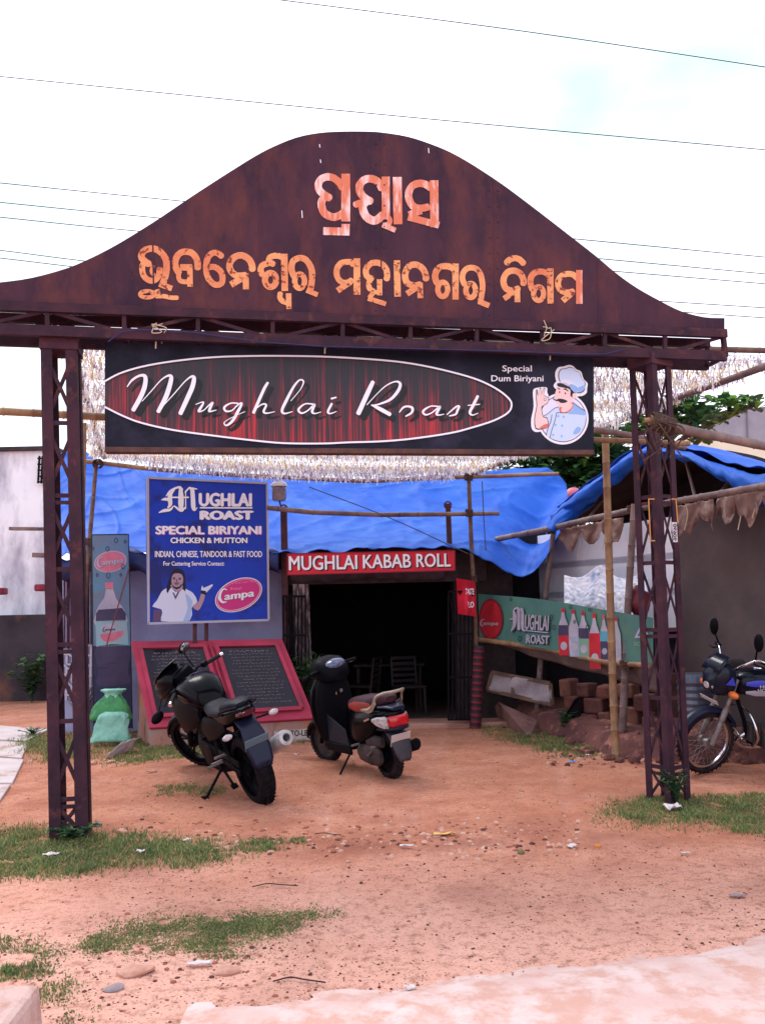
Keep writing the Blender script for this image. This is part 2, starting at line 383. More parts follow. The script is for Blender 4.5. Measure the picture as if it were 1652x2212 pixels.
# kerb block, lower left
b = MB(); c0 = G(90, 2121, .2); d1 = Vector((.06, -1, 0)).normalized(); d2 = Vector((-1, -.05, 0))
A = [c0, c0 + d1 * 1.1, c0 + d1 * 1.1 + d2 * .9, c0 + d2 * .9]
def low(p): return Vector((p.x + .02, p.y + .01, -.02))
b.prism([p for p in A], [low(p) for p in A])
o = b.build('kerb_block', mat('kerb_concrete', (.50, .33, .30, 1), (.56, .40, .37, 1), 5, rough=.9, bump=.5, bsc=40, c3=(.40, .20, .16, 1), sc3=6, thr=.58, soft=.08), bevel=.03); tag(o, 'pale dusty concrete block at the lower left corner', 'concrete block')
# concrete path in the left compound: slabs with open joints
M_path = mat('grey_path_concrete', (.46, .38, .38, 1), (.52, .44, .45, 1), 2.5, rough=.9, bump=.25, bsc=30, c3=(.34, .22, .18, 1), sc3=3, thr=.6)
pp = struct(MB().box((-5.2, 11.2, -.03), (2.2, 7.4, .05)).build('path', M_path))
for q in ([(-60, 1690), (28, 1690), (52, 1640), (-60, 1632)], [(-60, 1628), (48, 1636), (62, 1604), (-60, 1596)], [(-60, 1592), (58, 1600), (105, 1575), (-60, 1562)], [(-60, 1740), (-8, 1740), (24, 1694), (-60, 1694)]):
    A = [G(u, v, .03) for u, v in q]; sb_ = MB().prism(A[::-1], [p - Vector((0, 0, .05)) for p in A[::-1]]).build('slab', M_path, pp, bevel=.008)

# ================================================================== the gateway
PL0, PR0 = G(155, 1806), G(1441, 1728)
gdir = (PR0 - PL0); gdir.z = 0; GL_ = gdir.length; gdir.normalize(); gn = Vector((gdir.y, -gdir.x, 0))
gp = Plane(PL0, PR0, .15)                                     # front face of truss and sheet
gate = thing('entrance_gateway', 'rusty maroon steel lattice gateway with humped sheet header and orange Odia lettering', 'gateway', (PL0 + PR0) / 2)
def post(px_bot, px_top, Yc, sz, rz, name, lw_=.085, bw_=.03):
    c0 = at(px_bot[0], px_bot[1], Yc); c0.z = -.05; c1 = at(px_top[0], px_top[1], Yc)
    R = Matrix.Rotation(rz, 3, 'Z'); ex, ey = R @ Vector((1, 0, 0)), R @ Vector((0, 1, 0))
    P = MB(); root = None; h = sz / 2
    plate = MB(); plate.box(c1 - Vector((0, 0, .05)), (sz + .02, sz + .02, .1), rz)
    root = plate.build(name, M_rust, gate)
    for i in (-1, 1):
        for j in (-1, 1):
            q = MB(); o_ = ex * (i * h) + ey * (j * h)
            q.angle(c0 + o_, c1 + o_ - Vector((0, 0, .1)), ex * -i, ey * -j, lw_, .008); q.build('angle_leg', M_rustd, root)
    N = 7; hs = [c1.z - .12] + [c1.z - .12 - .573 * (k + 1) for k in range(6)] + [.02]
    lerp = lambda z: c0 + (c1 - c0) * ((z - c0.z) / (c1.z - c0.z))
    for (e1, e2, k0) in ((ex, ey, -1), (ey, ex, -1)):
        for k in range(len(hs) - 1):
            za, zb = hs[k], hs[k + 1]; off = e2 * (k0 * (h - .012))
            a0, a1 = lerp(za) - e1 * (h - .02) + off, lerp(za) + e1 * (h - .02) + off
            b0, b1 = lerp(zb) - e1 * (h - .02) + off, lerp(zb) + e1 * (h - .02) + off
            q = MB(); q.beam(a0, b1, bw_, .005, side=e1); q.build('brace', M_rustd, root)
            q = MB(); q.beam(a1 - e2 * k0 * .007, b0 - e2 * k0 * .007, bw_, .005, side=e1); q.build('brace', M_rustd, root)
            if 0 < k:
                q = MB(); q.beam(a0, a1, .006, .034, side=e2); q.build('rung', M_rustd, root)
                if k % 2 == 0:
                    q = MB(); q.beam(a0 - Vector((0, 0, .055)), a1 - Vector((0, 0, .055)), .006, .03, side=e2); q.build('rung', M_rustd, root)
    return root
grz = math.atan2(gdir.y, gdir.x)
post((155, 1806), (134, 738), PL0.y, .27, grz + .03, 'post')
post((1443, 1728), (1402, 772), PR0.y, .255, grz + math.radians(24), 'post', .066, .024)
# worn stickers on the right post
M_stk = mat('white_sticker', S(206, 200, 208), S(180, 170, 178), 20, rough=.7); M_ochre = mat('ochre_paint_line', S(190, 134, 70), rough=.8)
stp = Plane(PL0, PR0); stp.P = Vector(at(1434, 1200, PR0.y - .26)); stp.P.z = 0
q = MB(); q.shape([(1450, 1128), (1461, 1128), (1463, 1171), (1453, 1171)], lambda x, y: (x, y), stp, 0, 0)
q.text('90690', 1458, 1494, 1163, 1170, lambda x, y: (1456 + (y - 1163) * -1 + 4, 1168 - (x - 1458)), stp, .002, 1, bold=.02)
q.build('sticker', [M_stk, M_black], gate, kind='stuff')
q = MB()
for a_ in ([(1399, 1078), (1413, 1078)], [(1400, 1078), (1404, 1168)], [(1404, 1168), (1414, 1168)], [(1449, 1078), (1460, 1078)], [(1459, 1078), (1463, 1130)]): q.stroke(a_, 2.4, lambda x, y: (x, y), stp, 0, 0, rnd=False)
q.build('paint_lines', M_ochre, gate, kind='stuff')
# header sheet (front and back skin, closed edge)
out = [(-75, 617), (0, 610), (70, 600), (146, 579), (200, 556), (250, 530), (300, 500), (350, 468), (400, 434), (450, 401), (500, 369), (550, 338), (590, 317), (640, 297), (690, 287), (740, 284), (790, 284), (824, 286), (880, 295), (930, 311), (975, 330), (1024, 358), (1080, 395), (1125, 428), (1180, 470), (1225, 505), (1285, 552), (1330, 590), (1375, 622), (1425, 650), (1470, 672), (1520, 685), (1564, 687), (1564, 711), (828, 686), (-75, 650)]
out = [(float(p[0]), float(p[1])) for p in cat(out[:33], 3)] + out[33:]
A = [gp.w(u, v) for u, v in out]; Bk = [p - gp.n * .24 for p in A]
hd = MB(); hd.prism(A[::-1], Bk[::-1]); header = hd.build('header_sheet', M_rust, gate)
sm = MB()                                                     # rolled flange along the foot of the sheet and sheet joints
zf = lambda u: gp.w(u, 686 + (u - 828) * .0345)
def chord(name, va, vb, ua, ub, ht, back, dep=.05):
    a, c = gp.w(ua, va), gp.w(ub, vb); off = -gp.n * back
    q = MB(); q.beam(a + off, c + off, dep, ht, side=gp.n); return q.build(name, M_rustd, gate)
chord('flange', 659, 722, -75, 1566, .075, -.01, .05); chord('flange', 659, 722, -75, 1566, .075, .28, .05)
chord('lower_chord', 709, 770, -75, 1566, .085, .0); chord('lower_chord', 709, 770, -75, 1566, .085, .30)
vx = [-60, 103, 269, 428, 589, 740, 886, 1029, 1170, 1305, 1435, 1562]
lin = lambda u, a, c: a + (c - a) * (u + 75) / 1641
for back in (.0, .28):
    for i, u in enumerate(vx):
        t0, t1 = gp.w(u, lin(u, 664, 727)), gp.w(u, lin(u, 707, 768)); off = -gp.n * back
        MB().beam(t0 + off, t1 + off, .032, .03, side=gp.d).build('vertical', M_rustd, gate)
        if i < len(vx) - 1:
            u2 = vx[i + 1]
            ta = gp.w(u, lin(u, 664, 727)) if i % 2 else gp.w(u, lin(u, 707, 768))
            tb = gp.w(u2, lin(u2, 707, 768)) if i % 2 else gp.w(u2, lin(u2, 664, 727))
            MB().beam(ta + off - gp.n * .006, tb + off - gp.n * .006, .028, .02, side=gp.d).build('diagonal', M_rustd, gate)
for u in vx:                                                  # cross ties under the truss
    t1 = gp.w(u, lin(u, 711, 772)); MB().beam(t1 - gp.n * .03, t1 - gp.n * .27, .03, .03).build('tie', M_rustd, gate)
chord('edge_bar', 720, 772, 1560, 1566, .03, .0)
# sheet joints: thin raised seams
for u, v0, v1 in ((821, 290, 684), (1066, 392, 694), (560, 345, 674), (330, 488, 664), (1290, 562, 700)):
    MB().beam(gp.w(u, v0, .001), gp.w(u + 3, v1, .001), .012, .004, side=gp.d).build('seam', M_rust, header)

for (u, v) in ((690, 312), (692, 345), (925, 320), (652, 455)):
    MB().beam(gp.w(u, v, .002), gp.w(u + 1, v + random.uniform(6, 18), .002), .007, .002, side=gp.d).build('paint_drip', M_white, header)
for u, v0, v1 in ((821, 296, 680), (1066, 398, 690)):
    for k in range(9):
        for s_ in (-9, 9): MB().lathe([(.009, -.002), (.008, .004), (.001, .006)], gp.w(u + s_, v0 + 14 + (v1 - v0 - 24) * k / 8), gp.n, 8).build('rivet', M_rust, header)
# painted Odia lettering, letter by letter in brush strokes
def letters(Z, strokes, rings=(), mi=0, dflt=110, lt=None):
    lt.k = 0
    for st in strokes:
        lt.stroke(st[1], st[0], Z, gp, .002, mi if len(st) < 3 else st[2], sub=6, rnd=(len(st[1]) > 2), wob=.03)
    for (cx, cy, rx, ry, wd) in rings:
        lt.stroke([(cx + rx * math.cos(t), cy + ry * math.sin(t)) for t in [2 * PI * k / 12 for k in range(12)]], wd, Z, gp, .002, mi, closed=True)
lt = MB()
ZA = zoom(780, 420, 350); ZB = zoom(340, 610, 240); ZC = zoom(570, 610, 240); ZD = zoom(830, 620, 240); ZE = zoom(1050, 620, 240); ZF = zoom(1250, 620, 240)
letters(ZA, [(88, [(255, 385), (200, 350), (140, 300), (120, 235), (150, 165), (230, 132), (310, 150), (370, 200), (410, 260)]),
 (92, [(200, 372), (160, 430), (165, 500), (200, 570), (290, 612), (360, 600), (410, 570)]), (105, [(448, 95), (448, 665)]), (98, [(447, 695), (445, 833)]), (92, [(180, 780), (400, 785)]),
 (92, [(745, 425), (690, 395), (640, 350), (612, 290), (620, 220), (670, 170), (730, 155), (800, 170), (850, 215), (880, 270)]),
 (98, [(700, 420), (652, 470), (658, 540), (695, 610), (770, 655), (830, 640), (885, 590)]), (80, [(565, 465), (600, 452), (640, 440)]), (98, [(924, 130), (928, 640)]),
 (60, [(940, 600), (975, 650), (962, 695), (915, 710)]), (62, [(885, 705), (1042, 772)]), (105, [(1062, 135), (1072, 700)]),
 (88, [(1460, 265), (1400, 225), (1320, 212), (1240, 245), (1198, 330), (1210, 420), (1260, 490), (1340, 510), (1425, 495)]), (85, [(1350, 535), (1200, 590)]), (82, [(1190, 612), (1560, 712)]), (104, [(1500, 175), (1507, 735)])], mi=1, lt=lt)
letters(ZB, [(116, [(262, 405), (180, 350), (128, 280), (150, 200), (220, 150), (320, 134), (420, 165), (510, 250), (560, 350), (565, 480), (545, 610), (505, 740)]),
 (104, [(185, 370), (146, 440), (146, 530), (172, 610), (230, 670), (310, 695), (380, 670), (430, 600), (448, 490)]), (68, [(325, 440), (308, 490), (310, 550), (340, 595)]), (100, [(440, 750), (660, 832)]),
 (88, [(400, 845), (430, 960)]), (78, [(390, 965), (520, 965), (640, 990), (750, 992)]),
 (114, [(780, 560), (730, 470), (718, 370), (750, 270), (820, 205), (900, 190), (1000, 210), (1075, 290), (1105, 380), (1108, 475)]), (112, [(800, 462), (1012, 464)]), (84, [(785, 510), (775, 620), (800, 690), (870, 715), (950, 712)]), (100, [(970, 440), (976, 800)]),
 (106, [(1525, 270), (1450, 215), (1370, 215), (1300, 270), (1265, 360), (1255, 480), (1270, 590), (1310, 680), (1380, 750), (1450, 770), (1520, 740), (1540, 660), (1520, 560), (1460, 490), (1380, 455), (1310, 462)])],
 [(228, 933, 122, 55, 72)], lt=lt)
letters(ZC, [(116, [(475, 500), (470, 430), (430, 340), (350, 275), (270, 252), (180, 275), (110, 340), (78, 430), (100, 520), (170, 590), (250, 610), (350, 600)]), (112, [(310, 640), (100, 765)]), (108, [(358, 570), (365, 845)]),
 (104, [(1000, 285), (920, 262), (850, 262), (780, 290), (758, 350)]), (104, [(720, 402), (790, 385), (840, 408)]), (108, [(710, 400), (640, 440), (620, 520), (650, 590)]), (114, [(1030, 225), (1040, 875)]), (92, [(960, 915), (955, 990), (1000, 1050), (1080, 1080)]), (94, [(1105, 915), (1112, 1190)]),
 (110, [(1200, 620), (1160, 520), (1160, 420), (1200, 340), (1300, 300), (1390, 322), (1460, 400), (1505, 500), (1515, 600), (1510, 700), (1490, 840)]), (88, [(1415, 862), (1612, 942)])],
 [(792, 683, 98, 122, 108), (1298, 705, 86, 124, 96)], lt=lt)
letters(ZD, [(104, [(440, 340), (390, 300), (320, 300), (230, 320), (165, 400), (150, 490), (175, 580), (240, 650), (330, 660), (410, 620)]), (104, [(400, 640), (165, 800)]), (118, [(504, 235), (505, 872)]),
 (106, [(1020, 600), (1030, 530), (1010, 420), (940, 340), (840, 310), (740, 330), (670, 410), (660, 490), (690, 560), (765, 590)]), (94, [(740, 600), (710, 680), (730, 770), (810, 815), (880, 810)]), (94, [(898, 600), (900, 880)]), (82, [(790, 830), (722, 925)]), (82, [(695, 935), (1010, 1032)]), (114, [(1198, 272), (1212, 905)])], lt=lt)
letters(ZE, [(112, [(190, 600), (188, 540), (150, 440), (80, 370), (0, 345), (-90, 365), (-150, 440), (-172, 540), (-150, 640), (-90, 690), (0, 710), (90, 690)]), (104, [(60, 720), (-140, 855)]), (100, [(85, 660), (95, 930)]),
 (112, [(700, 440), (620, 390), (540, 372), (440, 388), (375, 450), (350, 550), (370, 640), (410, 690)]), (112, [(704, 325), (705, 955)]),
 (100, [(860, 690), (825, 600), (835, 500), (890, 425), (980, 398), (1080, 430), (1140, 520), (1165, 620), (1175, 740), (1160, 860), (1135, 1000)]), (94, [(1105, 985), (1290, 1062)])],
 [(482, 777, 86, 124, 94), (968, 797, 84, 122, 94)], lt=lt)
letters(ZF, [(106, [(215, 318), (260, 265), (350, 232), (440, 255), (512, 325)]), (110, [(510, 680), (510, 610), (470, 520), (410, 470), (330, 450), (240, 475), (180, 550), (162, 640), (190, 740), (260, 790), (350, 790), (420, 760)]), (100, [(330, 830), (170, 940)]), (98, [(400, 745), (405, 1000)]),
 (108, [(960, 540), (880, 480), (770, 467), (690, 500), (640, 570), (632, 670), (660, 760), (700, 790)]), (112, [(975, 410), (980, 1025)]),
 (104, [(1440, 580), (1370, 520), (1280, 507), (1190, 530), (1125, 600), (1110, 690), (1140, 770), (1200, 815), (1290, 830), (1370, 812)]), (108, [(1370, 822), (1190, 978)]), (112, [(1478, 440), (1482, 1030)], 1)],
 [(772, 852, 86, 120, 90)], lt=lt)
lt.build('lettering', [M_letter, M_letterw], header, kind='stuff')

# ================================================================== hanging signboard between the posts
Z3 = zoom(240, 840, 660); Z4 = zoom(880, 840, 660)
sp = Plane(PL0, PR0, .02)
sb = thing('hanging_signboard', 'long black signboard with red striped ellipse and white script, hung under gateway truss', 'signboard', sp.w(750, 975))
M_board = mat('black_vinyl', S(27, 27, 45), S(21, 21, 37), 1.5, rough=.5, spec=.15, c3=S(52, 52, 74), sc3=2, thr=.62, soft=.15)
M_boarde = mat('board_edge_wood', S(96, 66, 60), S(70, 48, 48), 8, rough=.8)
def stripes():
    m = bpy.data.materials.new('red_stripe_print'); m.use_nodes = True; t = m.node_tree; b = t.nodes['Principled BSDF']; lk = t.links.new
    b.inputs['Roughness'].default_value = .5
    tc_ = t.nodes.new('ShaderNodeTexCoord'); mp_ = t.nodes.new('ShaderNodeMapping'); mp_.inputs['Scale'].default_value = (16, 1, .25); lk(tc_.outputs['Object'], mp_.inputs[0])
    n = t.nodes.new('ShaderNodeTexNoise'); n.inputs['Scale'].default_value = 3.2; n.inputs['Detail'].default_value = 3; n.inputs['Roughness'].default_value = .75; lk(mp_.outputs[0], n.inputs['Vector'])
    m2 = t.nodes.new('ShaderNodeMapping'); m2.inputs['Scale'].default_value = (2.2, 1, 1.6); lk(tc_.outputs['Object'], m2.inputs[0])
    n2 = t.nodes.new('ShaderNodeTexNoise'); n2.inputs['Scale'].default_value = 1.4; n2.inputs['Detail'].default_value = 2; lk(m2.outputs[0], n2.inputs['Vector'])
    sx_ = t.nodes.new('ShaderNodeSeparateXYZ'); lk(tc_.outputs['Object'], sx_.inputs[0])
    mr = t.nodes.new('ShaderNodeMapRange'); mr.inputs[1].default_value = .75; mr.inputs[2].default_value = .1; mr.inputs[3].default_value = -.11; mr.inputs[4].default_value = .09; lk(sx_.outputs['Z'], mr.inputs[0])
    a = t.nodes.new('ShaderNodeMath'); a.operation = 'ADD'; lk(n.outputs['Fac'], a.inputs[0]); lk(mr.outputs[0], a.inputs[1])
    c = t.nodes.new('ShaderNodeMath'); c.operation = 'MULTIPLY_ADD'; lk(n2.outputs['Fac'], c.inputs[0]); c.inputs[1].default_value = .25; c.inputs[2].default_value = -.125
    d = t.nodes.new('ShaderNodeMath'); d.operation = 'ADD'; lk(a.outputs[0], d.inputs[0]); lk(c.outputs[0], d.inputs[1])
    r = t.nodes.new('ShaderNodeValToRGB'); e = r.color_ramp.elements
    e[0].position = .42; e[0].color = S(26, 20, 36); e[1].position = .80; e[1].color = S(206, 28, 46)
    q = e.new(.55); q.color = S(74, 20, 38); q = e.new(.64); q.color = S(140, 22, 40)
    lk(d.outputs[0], r.inputs['Fac']); lk(r.outputs['Color'], b.inputs['Base Color']); return m
fr = [(65, 66), (1557 + 1602, 150), (1557 + 1602, 748), (65, 728)]
F0 = [sp.w(*Z3(x, y)) for x, y in fr]; F1 = [p - sp.n * .10 for p in F0]
b = MB(); b.prism(F0[::-1], F1[::-1]); b.build('panel', M_board, sb)
b = MB(); b.beam(F0[3] - sp.n * .05 - Vector((0, 0, .022)), F0[2] - sp.n * .05 - Vector((0, 0, .022)), .12, .04, side=sp.n); b.build('bottom_rail', M_boarde, sb)
top = [(65, 318), (160, 268), (300, 225), (500, 190), (750, 165), (1000, 157), (1250, 157), (1500, 163), (1802, 182), (2002, 205), (2202, 245), (2402, 300), (2532, 360), (2612, 420), (2635, 465), (2612, 515), (2522, 565), (2382, 610), (2242, 645), (2002, 680), (1802, 697), (1602, 703), (1450, 710), (1200, 708), (1000, 690), (750, 660), (500, 625), (300, 580), (180, 535), (65, 478)]
pr = MB(); pr.shape([tuple(p) for p in cat(top, 4)], Z3, sp, .003, 0)
M_stripe = stripes()
for pas in (0, 1):
    kw = dict(dx=30, dy=28, ws=1.9) if pas == 0 else dict(ws=1.12)
    mi = 1 if pas == 0 else 2; of = .0045 if pas == 0 else .012
    W3 = [[(208, 350, 6), (240, 308, 12), (288, 280, 14), (322, 288, 22), (318, 350, 26), (290, 420, 26), (246, 498, 24)], [(302, 442, 4), (360, 378, 6), (420, 310, 7), (465, 281, 12), (486, 290, 22), (476, 345, 26), (450, 420, 26), (404, 508, 22)],
          [(408, 500, 4), (500, 400, 6), (570, 320, 7), (612, 287, 12), (630, 296, 22), (620, 350, 26), (590, 420, 26), (544, 520, 24)],
          [(640, 462, 4), (690, 448, 8), (668, 490, 15), (660, 507, 11), (690, 500, 6), (720, 472, 8), (748, 450, 11), (730, 490, 15), (728, 507, 10), (772, 498, 4)],
          [(908, 455, 8), (862, 455, 8), (822, 480, 13), (832, 505, 11), (870, 500, 8), (905, 467, 8), (932, 455, 11), (906, 510, 17), (872, 568, 15), (836, 595, 10), (820, 580, 6), (842, 560, 4), (900, 530, 4), (952, 508, 4)],
          [(1096, 325, 14), (1070, 370, 17), (1006, 515, 17)], [(1020, 490, 5), (1060, 462, 8), (1086, 466, 11), (1070, 508, 13), (1092, 518, 8), (1140, 508, 4)],
          [(1242, 440, 4), (1300, 370, 5), (1322, 320, 9), (1298, 308, 9), (1260, 350, 13), (1212, 440, 17), (1186, 500, 15), (1202, 520, 10), (1252, 508, 4)],
          [(1382, 460, 8), (1330, 460, 8), (1290, 495, 13), (1310, 518, 10), (1350, 500, 8), (1392, 462, 11), (1376, 505, 15), (1392, 520, 8), (1432, 510, 4)],
          [(1500, 458, 13), (1476, 508, 13), (1492, 520, 8), (1530, 507, 4)], [(1498, 426, 11), (1528, 418, 8)]]
    W4 = [[(158, 320, 22), (125, 390, 26), (66, 520, 26)], [(120, 465, 5), (180, 400, 5), (240, 345, 7), (300, 318, 9), (330, 332, 16), (318, 375, 18), (270, 430, 15), (200, 460, 10), (150, 470, 6)], [(150, 466, 8), (200, 490, 21), (266, 526, 21)],
          [(325, 512, 6), (350, 482, 11), (380, 475, 11), (407, 486, 15), (402, 515, 13), (365, 538, 8)], [(568, 475, 8), (520, 475, 8), (475, 505, 13), (490, 528, 10), (530, 515, 8), (582, 475, 11), (560, 520, 15), (576, 530, 8), (607, 524, 4)],
          [(625, 527, 6), (680, 480, 10), (702, 475, 12), (692, 500, 13), (680, 525, 11), (640, 536, 6)], [(820, 410, 15), (790, 470, 17), (770, 513, 15), (786, 530, 8), (822, 518, 4)], [(758, 469, 6), (832, 462, 6)]]
    pr.k = 0
    for q in W3: pr.stroke(q, 10, Z3, sp, of, mi, **kw)
    for q in W4: pr.stroke(q, 10, Z4, sp, of, mi, **kw)
pr.k = 0
pr.stroke(top, 11, Z3, sp, .018, 2, sub=4, rnd=False)
pr.text('Special', 978, 1163, 214, 251, Z4, sp, .004, 2, bold=.012); pr.text('Dum Biriyani', 908, 1237, 277, 314, Z4, sp, .004, 2, bold=.012)
pr.build('lettering', [M_stripe, M_black, M_white], sb, kind='stuff')
# chef emblem, a flat sticker
ZK = zoom(1330, 910, 170, 1635)
M_sk = mat('print_skin', S(240, 200, 200), rough=.5); M_skd = mat('print_skin_dark', S(214, 110, 104), rough=.5)
M_lb = mat('print_pale_blue', S(196, 214, 246), rough=.5); M_mb = mat('print_mid_blue', S(140, 178, 234), rough=.5); M_lv = mat('print_lavender', S(220, 220, 244), rough=.5); M_dk = mat('print_dark_navy', S(30, 28, 44), rough=.5)
ch = MB(); q = lambda pts, k, mi, sm_=3: ch.shape(pts, ZK, sp, .003 + .0012 * k, mi, smooth=sm_)
hat = [(840, 550), (790, 450), (790, 330), (850, 240), (950, 225), (1060, 190), (1150, 215), (1210, 280), (1310, 330), (1360, 480), (1440, 560), (1430, 680), (1420, 760), (1330, 820), (1220, 800), (1100, 640)]
grow = lambda pts, g: [(p[0] + (p[0] - sum(a[0] for a in pts) / len(pts)) * g, p[1] + (p[1] - sum(a[1] for a in pts) / len(pts)) * g) for p in pts]
ch.ell(900, 1440, 625, 632, ZK, sp, .003, 0); q(grow(hat, .20), .3, 0); q([(170, 800), (240, 700), (500, 680), (520, 800), (560, 960), (480, 1400), (560, 1650), (300, 1770), (150, 1700), (130, 1450), (190, 1150)], .5, 0)
q([(700, 700), (720, 560), (860, 540), (1300, 860), (1100, 900)], .55, 0)
ch.ell(900, 1440, 572, 574, ZK, sp, .0045, 5); ch.ell(900, 1440, 555, 557, ZK, sp, .0052, 4)
q([(430, 1380), (520, 1330), (700, 1190), (800, 1160), (1150, 1080), (1300, 1170), (1445, 1260), (1445, 1550), (1350, 1740), (1150, 1900), (900, 1990), (700, 1960), (500, 1850), (520, 1700), (560, 1500)], 2.2, 2)
q([(1150, 1080), (1300, 1170), (1445, 1260), (1440, 1360), (1250, 1340), (1000, 1320), (1130, 1230)], 2.6, 3); q([(1150, 1780), (1250, 1640), (1340, 1690), (1290, 1790), (1180, 1830)], 2.6, 3)
q([(830, 1150), (1120, 1050), (1150, 1120), (1100, 1240), (960, 1310), (830, 1290)], 3.0, 7); q([(870, 1190), (1120, 1080), (1090, 1200), (950, 1290), (880, 1290)], 3.2, 6)
q([(770, 660), (900, 640), (1080, 700), (1120, 900), (1130, 1010), (1040, 1130), (900, 1175), (800, 1130), (735, 1010), (700, 900), (730, 750)], 3.6, 6)
q([(760, 590), (880, 590), (1080, 690), (1200, 800), (1170, 900), (1080, 900), (1070, 740), (900, 690), (780, 660)], 4.2, 5); ch.ell(1170, 890, 45, 68, ZK, sp, .0085, 6)
q(hat, 5.2, 5); q(grow(hat, -.05), 5.6, 2); q([(850, 520), (950, 490), (1100, 540), (1240, 680), (1230, 760), (1190, 820), (1070, 660), (960, 590), (840, 575)], 6.0, 4); q([(1090, 600), (1240, 680), (1230, 760), (1190, 820), (1060, 680)], 6.3, 3); q([(1250, 700), (1420, 640), (1410, 740), (1320, 800), (1240, 770)], 6.3, 3)
q([(645, 930), (720, 985), (800, 960), (900, 970), (1010, 1020), (940, 1060), (840, 1060), (790, 1020), (720, 1010), (665, 970)], 5.0, 5); q([(770, 690), (830, 720), (825, 745), (760, 705)], 4.8, 5, 0); q([(890, 730), (960, 705), (1035, 770), (1020, 785), (960, 745)], 4.8, 5, 0)
ch.ell(815, 800, 14, 24, ZK, sp, .0088, 5); ch.ell(955, 830, 15, 26, ZK, sp, .0088, 5); ch.ell(830, 920, 75, 50, ZK, sp, .0086, 6)
q([(250, 740), (280, 760), (300, 900), (330, 700), (370, 720), (360, 880), (430, 700), (470, 720), (430, 870), (560, 930), (520, 1080), (410, 1140), (390, 1240), (430, 1400), (520, 1420), (550, 1640), (400, 1700), (230, 1690), (205, 1450), (230, 1280), (260, 1130), (245, 950)], 3.4, 5, 2)
q([(258, 770), (285, 900), (330, 725), (360, 735), (362, 880), (430, 720), (455, 730), (425, 880), (545, 940), (510, 1070), (390, 1140), (375, 1240), (415, 1410), (510, 1440), (530, 1630), (400, 1680), (245, 1670), (220, 1450), (245, 1280), (275, 1130), (260, 950)], 3.9, 6, 2); q([(420, 1600), (530, 1570), (520, 1670), (330, 1680)], 4.3, 7); ch.ell(460, 975, 30, 38, ZK, sp, .0088, 5); ch.ell(460, 975, 20, 28, ZK, sp, .0094, 4)
for x, y in ((785, 1385), (915, 1400), (720, 1595), (880, 1615), (660, 1840), (865, 1870)): ch.ell(x, y, 24, 30, ZK, sp, .0075, 3, n=12)
ch.k = 0
for st in ([(430, 1380), (520, 1330), (700, 1190), (800, 1160)], [(745, 1300), (700, 1500), (620, 1750), (580, 1920)], [(550, 1640), (510, 1760), (490, 1850)], [(750, 1300), (1000, 1300)], [(1140, 1050), (1300, 1170), (1445, 1260)], [(630, 1350), (600, 1520), (545, 1640)]):
    ch.stroke(st, 12, ZK, sp, .0078, 5)
ch.build('emblem', [M_white, M_black, M_lb, M_mb, M_lv, M_dk, M_sk, M_skd], sb)
# ties that hold the board
M_tie = mat('blue_plastic_rope', S(34, 40, 96), rough=.5); M_twine = mat('pale_twine', S(196, 176, 150), rough=.9)
for u in (340, 700, 1180):
    p = sp.w(u, 752 + (u - 340) * .03, .07); q_ = MB()
    q_.tube([p + Vector((0, -.02, -.03)), p + Vector((.01, -.04, .10)), p + Vector((0, .1, .16)), p + Vector((0, .2, .04)), p + Vector((0, .1, -.04))], .006, 6); q_.build('tie_rope', M_twine, sb)
q_ = MB(); q_.tube([gp.w(u, v, .045) for u, v in ((236, 742), (262, 722), (300, 716), (420, 722), (560, 742), (700, 752), (900, 757), (1100, 762), (1250, 768), (1300, 768), (1345, 758))], .0045, 6)
tag(q_.build('rope', M_tie), 'blue plastic rope slung along the lower bar of the gateway truss', 'rope')
for (u, v) in ((1180, 715), (344, 712)):
    q_ = MB(); c = gp.w(u, v, .06)
    pts = [c + Vector((random.uniform(-.07, .07), random.uniform(-.03, .02), random.uniform(-.10, .08))) for _ in range(9)]
    q_.tube(cat(pts, 6), .004, 5); tag(q_.build('twine_knot', M_twine), 'tangle of pale twine ' + ('over the right half of the signboard' if u > 800 else 'above the left end of the signboard'), 'twine')
# ================================================================== restaurant shed behind the gate
M_wall = mat('whitewash', S(160, 160, 194), S(140, 140, 178), 1.6, rough=.9, bump=.15, bsc=25, c3=S(128, 118, 128), sc3=2.2, thr=.68, soft=.1)
M_dark = mat('shade_dark', S(34, 28, 34), S(22, 19, 25), 3, rough=.9)  # near-black colour stands in for shade inside the shed and behind the hut
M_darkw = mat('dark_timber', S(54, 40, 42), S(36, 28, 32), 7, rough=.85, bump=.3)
M_redpost = mat('red_oxide_steel', S(86, 42, 48), S(62, 34, 42), 9, rough=.65, bump=.2, c3=S(52, 34, 38), sc3=8, thr=.6)
SY = 12.45
wl = Plane((-4.5, SY), (4.5, SY))
shop = thing('restaurant_shed', 'low whitewashed restaurant shed with dark open doorway under blue tarpaulin', 'shed', (-.3, SY + 1.5, 0))
b = MB(); x0, x1 = wl.w(120, 1400).x, wl.w(612, 1400).x
b.box(((x0 + x1) / 2, SY + .1, 1.15), (x1 - x0, .2, 2.3)); b.build('front_wall', M_wall, shop)
xd0, xd1 = wl.w(668, 1400).x, wl.w(985, 1400).x
